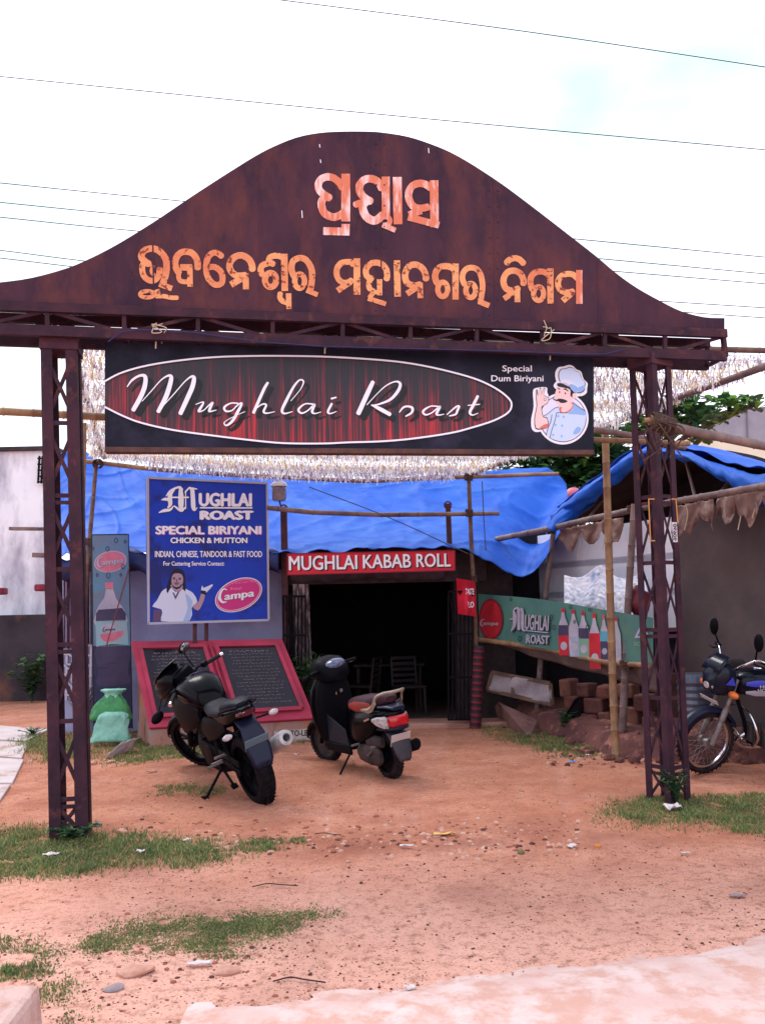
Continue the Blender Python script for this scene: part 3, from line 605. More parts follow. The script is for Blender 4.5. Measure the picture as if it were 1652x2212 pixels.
# room behind the doorway
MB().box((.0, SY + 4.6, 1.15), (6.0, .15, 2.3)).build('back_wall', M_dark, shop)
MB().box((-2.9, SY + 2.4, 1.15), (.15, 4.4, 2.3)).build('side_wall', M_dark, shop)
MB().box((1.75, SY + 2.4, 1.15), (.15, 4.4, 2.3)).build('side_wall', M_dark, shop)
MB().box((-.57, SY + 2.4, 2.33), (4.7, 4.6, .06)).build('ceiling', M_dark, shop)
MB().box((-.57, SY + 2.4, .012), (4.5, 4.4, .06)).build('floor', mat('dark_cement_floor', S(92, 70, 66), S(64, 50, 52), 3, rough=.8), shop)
b = MB(); s0 = wl.w(655, 1545); b.box(((xd0 + xd1) / 2 + .3, SY - .12, .03), (xd1 - xd0 + 1.0, .55, .08)); b.build('door_step', mat('step_cement', S(176, 132, 118), S(150, 106, 94), 4, rough=.9), shop, bevel=.015)
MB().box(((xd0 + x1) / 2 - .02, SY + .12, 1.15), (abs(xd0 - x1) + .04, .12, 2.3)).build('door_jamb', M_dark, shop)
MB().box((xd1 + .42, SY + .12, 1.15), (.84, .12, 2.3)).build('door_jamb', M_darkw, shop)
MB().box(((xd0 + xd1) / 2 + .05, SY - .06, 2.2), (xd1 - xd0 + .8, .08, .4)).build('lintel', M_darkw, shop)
MB().box(((xd0 + xd1) / 2 - .75, SY + .02, 2.37), (4.2, .06, .30)).build('fascia', M_darkw, shop)
# scalloped dark cloth pelmet under the red sign
b = MB(); pa, pb = wl.w(628, 1242), wl.w(960, 1236)
def pel(u, v):
    p = pa.lerp(pb, u); drop = .12 + .035 * abs(math.sin(u * PI * 6)) + .02 * math.sin(u * 9)
    return Vector((p.x, SY - .14 + .012 * math.sin(u * 70), p.z + .05 - v * drop))
b.grid(pel, 60, 3); b.build('pelmet', mat('dark_purple_cloth', S(62, 48, 58), S(46, 36, 46), 5, rough=.9), shop, smooth=180, solid=.004)
# dim furniture just inside the doorway
M_pch = mat('faded_plastic_chair', S(50, 40, 44), S(40, 33, 38), 6, rough=.6, spec=.1)
def chair(x, y, rz, label):
    R = Matrix.Rotation(rz, 3, 'Z'); t = thing('plastic_chair', label, 'chair', (x, y, 0.04)); T = lambda *p: Vector((x, y, .04)) + R @ Vector(p)
    MB().box(T(0, 0, .43), (.42, .42, .03), rz).build('seat', M_pch, t, bevel=.01)
    for i in (-1, 1):
        for j in (-1, 1): MB().beam(T(i * .19, j * .19, 0), T(i * .18, j * .18, .42), .035, .035).build('leg', M_pch, t)
        MB().beam(T(i * .19, .19, .42), T(i * .19, .24, .86), .035, .03).build('back_post', M_pch, t)
    for k in range(5): MB().beam(T(-.19, .20 + .01 * k, .50 + .085 * k), T(.19, .20 + .01 * k, .50 + .085 * k), .02, .045, side=(0, 1, 0)).build('back_slat', M_pch, t)
chair(.34, SY + .75, PI * .1, 'faded plastic chair dimly seen inside the dark doorway'); chair(-.35, SY + 1.0, -PI * .6, 'second faded plastic chair deeper inside the dark doorway')
tb = thing('restaurant_table', 'pale topped table dimly seen inside the dark doorway', 'table', (.05, SY + 1.45, .04))
MB().box((.05, SY + 1.45, .76), (1.1, .7, .04)).build('table_top', M_pch, tb, bevel=.01)
for i in (-1, 1):
    for j in (-1, 1): MB().beam((.05 + i * .48, SY + 1.45 + j * .28, .04), (.05 + i * .48, SY + 1.45 + j * .28, .74), .04, .04).build('leg', M_darkw, tb)
# steel posts carrying the sign and the rail
for (u, v0, v1, r_) in ((613, 1095, 1545, .055), (967, 1088, 1215, .045)):
    a, c = at(u, v0, SY - .15), at(u + (8 if u < 700 else 5), v1, SY - .15); c.z = 0 if u < 700 else c.z
    q = MB(); q.beam(c, a, r_ * 1.6, r_ * 1.6, side=(1, 0, 0)); q.tube([a + Vector((0, 0, .0)) + Vector((.05 * math.cos(t), 0, .05 * math.sin(t) - .02)) for t in [k * .55 for k in range(12)]], .012, 6)
    tag(q.build('steel_post', M_redpost), 'rusty steel post with hook at the ' + ('left' if u < 700 else 'right') + ' end of the red sign', 'post')
# red sign
kp = Plane((at(620, 1200, SY - .62).x, SY - .62), (at(985, 1200, SY - .60).x, SY - .60))
Z8 = zoom(680, 1180, 580)
ks = thing('red_sign', 'long red sign with white block capitals over the dark doorway', 'sign', kp.w(800, 1242))
M_red = mat('red_flex', S(206, 30, 56), S(190, 24, 50), 2, rough=.5); M_dkred = mat('dark_red_edge', S(120, 20, 40), rough=.6)
F0 = [kp.w(*Z8(x, y)) for x, y in ((135, 632), (1341, 608), (1343, 752), (135, 785))]
MB().prism(F0[::-1], [p - kp.n * .05 for p in F0[::-1]]).build('panel', M_red, ks)
for i, (a, c) in enumerate(((0, 1), (1, 2), (2, 3), (3, 0))):
    MB().beam(F0[a] + kp.n * .004, F0[c] + kp.n * .004, .012, .012).build('edge_trim', M_dkred, ks)
pr = MB()
for dx, dy, mi, of in ((9, 8, 1, .003), (0, 0, 0, .008)):
    pr.k = 0
    for wd, a, c, ya, yb in (('MUGHLAI', 150, 638, 652, 750), ('KABAB', 682, 1024, 642, 736), ('ROLL', 1066, 1310, 635, 727)):
        sh = -(752 - 726) / 1160
        pr.text(wd, a, c, ya, yb, Z8, kp, of, mi, bold=.022, ang=-.019, dx=dx, dy=dy)
pr.build('lettering', [M_white, M_black], ks, kind='stuff')

# ------------------------------------------------------------------ blue tarpaulin over the shed
def tarp_mat(name, c, c2, c3=None):
    return mat(name, c, c2, 1.2, rough=.6, bump=.22, bsc=5, stretch=(1, 1.6, .45), spec=.15, c3=c3 or S(66, 122, 212), sc3=1.3, thr=.58, soft=.16, trans=.18)
M_tarp = tarp_mat('blue_tarpaulin', S(34, 96, 202), S(26, 80, 186))
topl = [(118, 985), (165, 968), (230, 1000), (300, 1008), (420, 1018), (600, 1030), (800, 1036), (1000, 1022), (1150, 1012), (1195, 1022), (1222, 1048)]
botl = [(126, 1205), (180, 1195), (240, 1185), (300, 1196), (420, 1200), (600, 1198), (800, 1188), (960, 1186), (1030, 1198), (1140, 1246), (1232, 1120)]
tops = cat(topl, 8); bots = cat(botl, 8)
def tarpf(u, v):
    i = u * (len(tops) - 1); k = min(int(i), len(tops) - 2); f = i - k
    a = tops[k] * (1 - f) + tops[k + 1] * f; c = bots[k] * (1 - f) + bots[k + 1] * f
    uu = a[0] * (1 - v) + c[0] * v; vv = a[1] * (1 - v) + c[1] * v
    Y = 15.2 * (1 - v) + (SY - .36) * v + .22 * math.sin(v * PI)
    p = at(uu, vv, Y)
    cr_ = 1 - abs(mnoise.noise((p.x * .9 + v * 3.2, p.x * .25 - v * 1.5, 31))) * 3.2; cr2 = 1 - abs(mnoise.noise((p.x * 1.7 - v * 2.6, v * 2.2, 47))) * 4
    fold = .030 * max(0, cr_) ** 5 + .022 * max(0, cr2) ** 5 + .022 * mnoise.noise((p.x * 1.2 + v * 4.5, v * 2.2, 2)) + .018 * abs(mnoise.noise((p.x * 3.2 - v * 6, v * 2.5, 7))) + .006 * mnoise.noise((p.x * 5 + v * 8, v * 5, 4))
    edge = max(0, v - .93) / .07
    return p + Vector((0, -.7 * fold - .05 * edge * mnoise.noise((p.x * 5, 0, 0)), fold * .9 + .07 * edge * mnoise.noise((p.x * 4, 3, 0))))
b = MB(); b.grid(tarpf, 260, 90)
tp = b.build('blue_tarpaulin', M_tarp, smooth=180, solid=.006); tag(tp, 'big creased blue tarpaulin stretched over the roof of the white shed', 'tarpaulin')
# ragged tarp hem bunched at the wall head
b = MB()
def hem(u, v):
    uu = 125 + u * 478; p = at(uu, 1196 + v * 46 + 9 * math.sin(u * 31) + 12 * mnoise.noise((u * 14, v, 0)), SY - .33)
    return p + Vector((0, -.06 * math.sin(v * PI) - .03 * mnoise.noise((u * 30, v * 4, 0)), 0))
b.grid(hem, 80, 6); b.build('hem', mat('navy_tarp_hem', S(34, 46, 104), S(24, 28, 60), 6, rough=.6), tp, smooth=180, solid=.004)

# ------------------------------------------------------------------ blue billboard
Z5 = zoom(340, 1180, 380)
c0, c1 = at(323, 1345, 11.35), at(578, 1338, 12.05)
bp = Plane(c0, c1)
bb = thing('blue_billboard', 'upright blue menu billboard with pink oval logo on two posts before the white wall', 'billboard', (c0 + c1) / 2 - Vector((0, 0, (c0 + c1).z / 2)))
F0 = [bp.w(*Z5(x, y)) for x, y in ((150, 128), (1458, 190), (1476, 1694), (158, 1732))]
def blue_print(name, c, c2, c3, sc3=1.4):
    return mat(name, c, c2, .9, rough=.45, c3=c3, sc3=sc3, thr=.56, soft=.04)
M_bb = blue_print('blue_poster', S(8, 58, 186), S(12, 50, 168), S(20, 34, 112))
M_alu = mat('aluminium_frame', S(168, 168, 186), rough=.4, metal=.6)
MB().prism(F0[::-1], [p - bp.n * .14 for p in F0[::-1]]).build('panel', M_bb, bb)
for i in range(4): MB().beam(F0[i] + bp.n * .0, F0[(i + 1) % 4] + bp.n * .0, .03, .03, side=bp.n).build('frame_bar', M_alu, bb)
for u in (424, 449):
    a = bp.w(u, 1338, -.07); MB().beam(Vector((a.x, a.y, 0)), a + Vector((0, 0, .4)), .045, .045, side=(1, 0, 0)).build('leg', M_redpost, bb)
pk = MB(); B_ = 0.002
M_mag = mat('magenta_print', S(200, 50, 130), rough=.5); M_pinkt = mat('pink_print', S(232, 120, 170), rough=.5); M_hair = mat('dark_hair_print', S(22, 22, 48), rough=.5); M_tan = mat('tan_skin_print', S(170, 140, 160), rough=.5); M_tand = mat('brown_skin_print', S(96, 72, 110), rough=.5); M_shirt = mat('shirt_print', S(206, 214, 240), rough=.5); M_shirtd = mat('shirt_shade_print', S(160, 186, 232), rough=.5)
bm_ = [M_white, M_black, M_mag, M_pinkt, M_hair, M_tan, M_tand, M_shirt, M_shirtd]
for dx, dy, mi, of in ((6, 6, 1, .002), (0, 0, 0, .0075)):
    pk.k = 0
    pk.text('UGHLAI', 718, 1285, 302, 438, Z5, bp, of, mi, bold=.06, ang=.004, dx=dx, dy=dy); pk.text('ROAST', 733, 1300, 497, 586, Z5, bp, of, mi, bold=.08, dx=dx, dy=dy)
    pk.stroke([(722, 459), (1300, 461)], 15, Z5, bp, of, mi, rnd=False, dx=dx, dy=dy)
    for st in ([(272, 512, 10), (330, 490, 34), (395, 480, 28), (432, 440, 10)], [(440, 265, 14), (400, 305, 44), (392, 360, 50), (396, 420, 42), (372, 458, 18)], [(298, 372, 6), (342, 365, 34), (392, 372, 20)], [(352, 330, 12), (400, 272, 24), (492, 232, 24), (520, 262, 40)],
               [(508, 240, 34), (514, 330, 58), (514, 430, 58), (520, 486, 24)], [(418, 345, 17), (596, 345, 17)], [(566, 268, 11), (566, 470, 11)], [(558, 292, 12), (608, 240, 22), (640, 272, 40)], [(638, 260, 46), (645, 360, 48), (650, 450, 48), (664, 484, 26), (694, 456, 6)], [(640, 245, 22), (692, 254, 8)], [(440, 440, 16), (515, 490, 30), (560, 455, 14)]):
        pk.stroke(st, 20, Z5, bp, of, mi, dx=dx, dy=dy)
    pk.text('CHICKEN & MUTTON', 402, 1240, 789, 846, Z5, bp, of, mi, bold=.05, dx=dx * .8, dy=dy * .8)
pk.k = 0
pk.text('SPECIAL BIRIYANI', 244, 1394, 666, 752, Z5, bp, .003, 3, bold=.06); pk.text('SPECIAL BIRIYANI', 240, 1390, 662, 746, Z5, bp, .006, 0, bold=.05)
pk.text('INDIAN, CHINESE, TANDOOR & FAST FOOD', 230, 1405, 936, 1000, Z5, bp, .004, 0, bold=.028)
pk.text('For Cattering Service Contact:', 322, 990, 1050, 1094, Z5, bp, .004, 0, bold=.026)
pk.text('For', 1146, 1466, 1662, 1672, Z5, bp, .004, 0) if False else None
sh = lambda pts, k, mi, sm_=3: pk.shape(pts, Z5, bp, .002 + .001 * k, mi, smooth=sm_)
sh([(340, 1352), (300, 1385), (250, 1480), (200, 1545), (300, 1575), (305, 1640), (292, 1706), (612, 1700), (632, 1560), (695, 1492), (650, 1400), (600, 1368), (540, 1345), (455, 1385), (400, 1325)], 0, 7, 2)
sh([(560, 1400), (640, 1480), (630, 1560), (612, 1698), (540, 1700), (590, 1560)], .6, 8, 2); sh([(215, 1580), (300, 1580), (296, 1706), (205, 1712)], 0, 6, 0)
sh([(640, 1540), (700, 1590), (745, 1530), (780, 1420), (735, 1405), (710, 1490)], 1, 5, 2); sh([(735, 1400), (790, 1420), (790, 1375), (730, 1365)], 1.6, 4, 0)
sh([(735, 1375), (750, 1310), (765, 1340), (855, 1300), (860, 1320), (800, 1385), (775, 1395)], 1.2, 7, 2)
sh([(400, 1320), (480, 1390), (530, 1350), (525, 1310), (430, 1300)], 1, 5, 2); sh([(370, 1400), (355, 1340), (400, 1200), (430, 1145), (490, 1125), (545, 1160), (562, 1240), (565, 1380), (520, 1340), (410, 1330)], .6, 4, 2)
sh([(415, 1215), (450, 1180), (520, 1190), (540, 1250), (520, 1320), (465, 1345), (415, 1310)], 1.8, 5, 2); sh([(418, 1300), (436, 1322), (465, 1332), (500, 1322), (522, 1290), (518, 1328), (468, 1356), (424, 1330)], 2.3, 4, 2); sh([(432, 1288), (465, 1280), (505, 1288), (465, 1294)], 2.4, 4, 2); sh([(440, 1304), (465, 1310), (496, 1304), (466, 1300)], 2.5, 6, 2); sh([(462, 1245), (474, 1245), (478, 1272), (458, 1272)], 2.4, 6, 0); sh([(425, 1226), (452, 1224), (452, 1230), (425, 1232)], 2.4, 4, 0); sh([(488, 1226), (516, 1230), (516, 1236), (488, 1232)], 2.4, 4, 0)
sh([(420, 1390), (455, 1470), (500, 1380), (480, 1380), (455, 1430), (435, 1390)], 1.4, 6, 0); pk.ell(440, 1240, 16, 7, Z5, bp, .0048, 4, n=10); pk.ell(500, 1243, 16, 7, Z5, bp, .0048, 4, n=10)
ang = math.radians(-24)
pk.ell(1148, 1417, 272, 172, Z5, bp, .003, 0, ang); pk.ell(1148, 1417, 262, 163, Z5, bp, .0038, 2, ang); pk.ell(1148, 1419, 250, 151, Z5, bp, .0046, 0, ang); pk.ell(1148, 1417, 246, 147, Z5, bp, .0054, 2, ang)
pk.k = 0
pk.text('Enjoy!', 1062, 1180, 1332, 1362, Z5, bp, .006, 3, bold=.02, ang=-.05); pk.text('The Great Indian Taste', 1050, 1330, 1282, 1302, Z5, bp, .006, 3, bold=.01, ang=-.10)
def campa(mb, x, y, h, Z, pl, of, mis, ang=-.12):
    ca, sa = math.cos(ang), math.sin(ang); k = h / 100
    T = lambda a, c: (x + (a * ca - c * sa) * k, y + (a * sa + c * ca) * k)
    for dx, dy, mi, o_ in ((4 * k, 4 * k, mis[1], of), (0, 0, mis[0], of + .003)):
        mb.k = 0
        mb.stroke([T(95, -112) + (10 * k,), T(60, -125) + (16 * k,), T(20, -90) + (26 * k,), T(0, -30) + (34 * k,), T(25, 20) + (26 * k,), T(75, 25) + (8 * k,)], 10, Z, pl, o_, mi, dx=dx, dy=dy)
        mb.text('ampa', *(T(55, 0)[0], T(55, 0)[0] + 335 * k), T(55, 0)[1] - 78 * k, T(55, 0)[1], Z, pl, o_, mi, bold=.04, ang=ang, shear=.2, dx=dx, dy=dy)
campa(pk, 942, 1480, 96, Z5, bp, .006, (0, 1), -.13)
pk.build('lettering', bm_, bb, kind='stuff')

# ------------------------------------------------------------------ tall bottle sign leaning on the wall
Z7 = zoom(0, 1300, 380, 1201)
d0, d1 = at(204, 1560, 11.75), at(286, 1560, 11.95); tpn = Plane(d0, d1)
ts = thing('bottle_sign', 'tall faded teal sign with a painted cola bottle, left of the billboard', 'sign', Vector((d0.x, d0.y, 0)))
M_teal = mat('faded_teal_print', S(96, 130, 160), S(110, 118, 140), 1.8, rough=.6, c3=S(70, 150, 180), sc3=1.7, thr=.6, soft=.1)
M_cola = mat('faded_cola_print', S(70, 62, 92), S(60, 54, 86), 4, rough=.6); M_navy = mat('faded_navy_print', S(50, 54, 92), S(40, 40, 66), 3, rough=.6)
M_fpink = mat('faded_pink_print', S(206, 118, 140), S(190, 104, 130), 8, rough=.6); M_fwhite = mat('faded_white_print', S(178, 174, 190), S(160, 156, 178), 5, rough=.6); M_flab = mat('faded_label_print', S(132, 176, 190), S(150, 160, 170), 5, rough=.6); M_frust = mat('rust_streak', S(128, 74, 66), rough=.8)
F0 = [tpn.w(*Z7(x, y)) for x, y in ((735, 170), (1030, 165), (1062, 1720), (752, 1740))]
MB().prism(F0[::-1], [p - tpn.n * .04 for p in F0[::-1]]).build('panel', M_teal, ts)
for i in (0, 1, 3): MB().beam(F0[i] - tpn.n * .02, F0[(i + 1) % 4] - tpn.n * .02, .05, .012, side=tpn.n).build('edge_trim', M_darkw, ts)
pt = MB(); q = lambda pts, k, mi, sm_=0: pt.shape(pts, Z7, tpn, .002 + .001 * k, mi, smooth=sm_)
q([(748, 1060), (1044, 1060), (1060, 1715), (756, 1730)], 0, 1)
pt.ell(885, 385, 132, 86, Z7, tpn, .003, 4, -.2); pt.ell(885, 385, 122, 77, Z7, tpn, .0036, 3, -.2)
campa(pt, 785, 418, 52, Z7, tpn, .0044, (4, 0), -.12)
q([(842, 552), (908, 550), (910, 602), (846, 606)], 1, 3); q([(850, 604), (906, 602), (930, 680), (985, 752), (1005, 800), (1010, 900), (768, 905), (766, 810), (790, 740), (838, 670)], 1, 4, 2)
q([(790, 770), (978, 755), (1008, 800), (1010, 860), (768, 865), (770, 800)], 2, 0); q([(766, 860), (1016, 850), (1030, 1055), (772, 1068)], 2, 5)
q([(772, 1064), (1030, 1052), (1035, 1180), (1025, 1280), (1040, 1360), (780, 1380), (790, 1280), (772, 1180)], 2, 0, 2)
pt.ell(872, 918, 62, 34, Z7, tpn, .0055, 4, -.05); q([(805, 965), (900, 955), (985, 935), (980, 975), (900, 1025), (830, 1020)], 3, 3, 2)
pt.k = 0; campa(pt, 826, 940, 25, Z7, tpn, .006, (0, 4), -.08)
pt.stroke([(1035, 430), (850, 1068)], 9, Z7, tpn, .0075, 6, rnd=False)
for x, y, r_ in ((930, 215, 16), (1003, 225, 10), (862, 283, 16), (745, 280, 9), (868, 495, 18), (985, 425, 14), (968, 490, 9), (780, 492, 10)):
    pt.stroke([(x + r_ * .8 * math.cos(t), y + r_ * 1.2 * math.sin(t)) for t in [2 * PI * k / 8 for k in range(8)]], 5, Z7, tpn, .004, 1, closed=True, sub=3)
for a_ in ([(770, 1240), (860, 1230)], [(870, 1200), (940, 1192)]): pt.stroke(a_, 8, Z7, tpn, .006, 1, rnd=False)
pt.build('lettering', [M_cola, M_navy, M_navy, M_fpink, M_fwhite, M_flab, M_frust], ts, kind='stuff')

# ------------------------------------------------------------------ sloping red plaque stand
M_pinkp = mat('red_oxide_plaster', S(172, 56, 84), S(150, 48, 72), 3, rough=.85, bump=.2, bsc=30, c3=S(120, 60, 72), sc3=4, thr=.66)
M_side = mat('stained_plaster', S(150, 138, 140), S(178, 108, 74), 1.4, rough=.9, bump=.3, bsc=20, c3=S(92, 78, 80), sc3=3, thr=.6, stretch=(1, 1, .6))
M_gran = mat('black_granite', S(34, 34, 48), S(26, 26, 40), 30, rough=.12, spec=.22)
M_engr = mat('engraved_gilt', S(150, 130, 126), S(110, 100, 110), 40, rough=.7)
TL, TR, BR_, BL = at(288, 1391, 11.65), at(607, 1385, 11.85), at(674, 1549, 11.2), at(326, 1569, 11.0)
st_ = thing('plaque_stand', 'sloping pink plaster stand with two black inscription plaques behind the black motorcycle', 'plaque stand', (BL + BR_) / 2)
z0 = lambda p, dy=0: Vector((p.x, p.y + dy, -.03))
b = MB(); b.add([TL, TR, BR_, BL, z0(TL, .25), z0(TR, .25), z0(BR_), z0(BL), TL + Vector((0, .25, 0)), TR + Vector((0, .25, 0))],
   [(1, 5, 6, 2), (4, 7, 6, 5), (8, 9, 1, 0), (9, 8, 4, 5), (1, 9, 5)]); 
b.add([BL, BR_, z0(BR_), z0(BL)], [(0, 3, 2, 1)], 0); b.add([TL, BL, z0(BL), z0(TL, .25), TL + Vector((0, .25, 0))], [(0, 4, 3, 2, 1)], 1); b.build('plinth', [M_side, M_side], st_)
nrm = (TR - TL).cross(BL - TL).normalized(); nrm = nrm if nrm.y < 0 else -nrm
def onslab(s, t, off=0.0):
    return (TL.lerp(TR, s)).lerp(BL.lerp(BR_, s), t) + nrm * off
A = [onslab(-.012, -.02, .03), onslab(1.012, -.02, .03), onslab(1.012, 1.03, .03), onslab(-.012, 1.03, .03)]
MB().prism(A[::-1], [p - nrm * .06 for p in A[::-1]]).build('slab', M_pinkp, st_, bevel=.01)
def bars(s0, s1, t0, t1, h=.055, wd=.03):
    for (a, c) in (((s0, t0), (s1, t0)), ((s1, t0), (s1, t1)), ((s1, t1), (s0, t1)), ((s0, t1), (s0, t0))):
        pa_, pb_ = onslab(*a, h), onslab(*c, h); MB().beam(pa_, pb_, .035, .05, side=nrm).build('raised_border', M_pinkp, st_)
for (s0, s1, t0, t1) in ((.06, .455, .10, .88), (.565, .94, .10, .88)):
    A = [onslab(s0, t0, .045), onslab(s1, t0, .045), onslab(s1, t1, .045), onslab(s0, t1, .045)]
    pq = MB().prism(A[::-1], [p - nrm * .03 for p in A[::-1]]).build('plaque', M_gran, st_)
    bars(s0 - .015, s1 + .015, t0 - .03, t1 + .03)
    en = MB(); rows = 17
    for r_ in range(rows):
        tt = t0 + (t1 - t0) * (.06 + .9 * r_ / rows); wd = random.uniform(.45, .86) if r_ else .7; hh = .016 if r_ else .034
        s_ = s0 + (s1 - s0) * (.5 - wd / 2); e_ = s0 + (s1 - s0) * (.5 + wd / 2)
        while s_ < e_:
            l_ = random.uniform(.008, .026)
            pts = []
            for k in range(5):
                pts.append(onslab(s_ + l_ * k / 4, tt + random.uniform(-.3, .5) * hh, .0465))
            en.tube(pts, .0028 if r_ else .005, 4, caps=False); s_ += l_ + random.uniform(.006, .012)
    en.build('inscription', M_engr, pq, kind='stuff')
MB().beam(onslab(.51, .0, .035), onslab(.51, 1.0, .035), .05, .02, side=nrm).build('raised_border', M_pinkp, st_)
# poster scraps on the stand's foot
fp = Plane(BL, BR_, .012); Zid = lambda x, y: (x, y)
po = MB(); M_post = mat('paper_poster', S(196, 186, 182), S(170, 160, 160), 9, rough=.9)
po.shape([(624, 1577), (674, 1573), (674, 1598), (624, 1604)], Zid, fp, .002, 0); po.shape([(592, 1580), (612, 1578), (612, 1602), (592, 1605)], Zid, fp, .002, 0); po.text('TO-LET', 628, 672, 1578, 1590, Zid, fp, .003, 1, bold=.03, ang=-.03); po.text('S', 598, 608, 1584, 1596, Zid, fp, .003, 1, bold=.03)
tag(po.build('torn_poster', [M_post, M_black]), 'torn white rental posters pasted low on the pink stand', 'poster')

# ------------------------------------------------------------------ sacks
def sack(cx, cv, wpx, hpx, Y, m, label, prof, dep, parts=()):
    p = at(cx, cv, Y); sc = Y / FPX; n = 32; rings = []; pr_ = cat(prof, 4)
    for q in pr_:
        t, r = float(q[0]), float(q[1]); ring = []
        for k in range(n):
            a = 2 * PI * k / n; c_, s_ = math.cos(a), math.sin(a)
            e = 1 + .16 * mnoise.noise((c_ * 1.4 + cx, s_ * 1.4, t * 2.2)) + .07 * mnoise.noise((c_ * 4, s_ * 4, t * 5)) + .05 * math.sin(a * 11 + t * 3) * max(0, t - .35) + .04 * math.sin(a * 7 - t * 9)
            rx = wpx * sc / 2 * r; ry = rx * dep
            ring.append(Vector((p.x + math.copysign(abs(c_) ** .7, c_) * rx * e, p.y + math.copysign(abs(s_) ** .8, s_) * ry * e, p.z + hpx * sc * t + .035 * r * abs(c_) ** 3 * (-1 if t < .3 else 0) + .012 * mnoise.noise((c_ * 3, s_ * 3, t * 5)))))
        rings.append([v_ + Vector((.05 * t * t * (1 if hpx < 60.5 else -1), -.03 * t, 0)) for v_ in ring])
    q = MB(); q.loft(rings, 0, True); m_l = m if isinstance(m, list) else [m]
    if len(m_l) > 1: q.m = [1 if sum(q.v[i][2] for i in f) / len(f) > p.z + hpx * sc * (.76 + .06 * math.sin(7 * q.v[f[0]][0] * 9)) else 0 for f in q.f]
    o = q.build('sack', m_l, smooth=180); return tag(o, label, 'sack')
M_sack1 = mat('green_woven_sack', S(72, 146, 92), S(58, 120, 78), 7, rough=.75, bump=.9, bsc=18); M_sack2 = mat('pale_green_sack', S(142, 200, 184), S(118, 182, 164), 7, rough=.75, bump=.9, bsc=18)
sack(239, 1599, 80, 60, 11.1, M_sack2, 'pale green stuffed sack lying under the tied sack by the bottle sign', [(-.02, .9), (.03, 1.0), (.12, .98), (.35, .90), (.65, .85), (.88, .80), (1.0, .5)], .42)
sack(240, 1550, 88, 60, 11.16, [M_sack1, M_sack2], 'green tied sack standing on top of the pale sack', [(-.02, .9), (.04, 1.0), (.15, .95), (.38, .84), (.58, .66), (.72, .46), (.80, .36), (.86, .40), (.96, .56), (1.0, .50)], .5)
# ================================================================== bamboo frame and tinsel canopy
def pole(pts, r, m, label, name='bamboo_pole', cat_='pole', r2=None, jit=.012):
    P = cat([tuple(p) for p in pts], 1) if len(pts) > 2 else [np.array(p) for p in pts]
    L_ = [0.0]
    for i in range(len(P) - 1): L_.append(L_[-1] + float(np.linalg.norm(P[i + 1] - P[i])))
    tot = L_[-1]; r2 = r2 or r * .85; seed = random.uniform(0, 50)
    def at_(d):
        for i in range(len(P) - 1):
            if d <= L_[i + 1] + 1e-6:
                f = (d - L_[i]) / max(1e-6, L_[i + 1] - L_[i]); return Vector(P[i] * (1 - f) + P[i + 1] * f)
        return Vector(P[-1])
    pts_, rs = [], []; d = 0; nd = random.uniform(.1, .25)
    stops = [0.0]
    while nd < tot - .03: stops += [nd - .012, nd, nd + .012]; nd += random.uniform(.24, .36)
    stops.append(tot)
    for i, d in enumerate(stops):
        p = at_(d); t = d / tot; rr = r + (r2 - r) * t
        bend = Vector((mnoise.noise((seed, d * .8, 0)), mnoise.noise((seed, d * .8, 9)), mnoise.noise((seed, d * .8, 5)))) * jit
        k = i - 1
        pts_.append(p + bend); rs.append(rr * (1.12 if (0 < i < len(stops) - 1 and k % 3 == 1) else .97))
    q = MB(); q.tube(pts_, rs, 10)
    return tag(q.build(name, m, smooth=50), label, cat_)
def lash(p, r, n=7, m=M_rope, axis=(0, 0, 1), label=''):
    q = MB(); a, b_, ax = basis(axis); pts = []
    for k in range(n * 10): t = k / 10 * 2 * PI; pts.append(p + (a * math.cos(t) + b_ * math.sin(t)) * r * random.uniform(.95, 1.1) + ax * ((k / (n * 10) - .5) * n * .014))
    q.tube(pts, .008, 5)
    for k in range(3): q.tube([p + Vector((random.uniform(-r, r), -r, 0)), p + Vector((random.uniform(-.06, .06), -r - .02, -random.uniform(.04, .12)))], .004, 4)
    return tag(q.build('rope_lashing', m), label, 'rope')
NL, NR = at(140, 742, 7.3), at(1700, 772, 8.1); FL, FR = at(205, 992, 12.0), at(1008, 1028, 12.2)
pole([at(-40, 888, 7.35), at(330, 905, 7.5), at(900, 935, 7.85), at(1487, 957, 8.2)], .036, M_bamboo, 'long bamboo pole crossing behind the hanging signboard', r2=.026)
pole([at(420, 700, 7.7), at(800, 733, 7.9), at(1200, 748, 8.1), at(1760, 760, 8.3)], .034, M_bamboob, 'dark bamboo carrying the tinsel just behind the gateway truss')
pole([at(128, 715, 7.2), at(174, 821, 8.6), at(191, 876, 9.7), at(225, 988, 11.95)], .042, M_bamboog, 'bamboo edging the left side of the tinsel canopy')
pole([at(1740, 758, 7.6), at(1652, 791, 8.0), at(1451, 863, 9.2), at(1281, 929, 10.4), at(1125, 984, 11.5), at(1004, 1030, 12.3)], .036, M_bamboog, 'bamboo edging the right side of the tinsel canopy')
pole([at(184, 996, 12.0), at(326, 1012, 12.0), at(520, 1026, 12.05), at(800, 1040, 12.1), at(1022, 1030, 12.15), at(1206, 1024, 12.2)], .034, M_bamboo, 'bamboo along the far edge of the canopy over the blue tarpaulin')
pole([at(579, 1097, 12.05), at(670, 1106, 12.0), at(820, 1112, 12.0), at(970, 1110, 12.0), at(1078, 1108, 12.05)], .037, M_bamboog, 'sagging bamboo rail above the red sign')
g0 = G(168, 1680); pole([Vector((g0.x, g0.y, -.1)), at(182, 915, g0.y)], .034, M_bamboo, 'yellow bamboo upright right behind the left gate post')
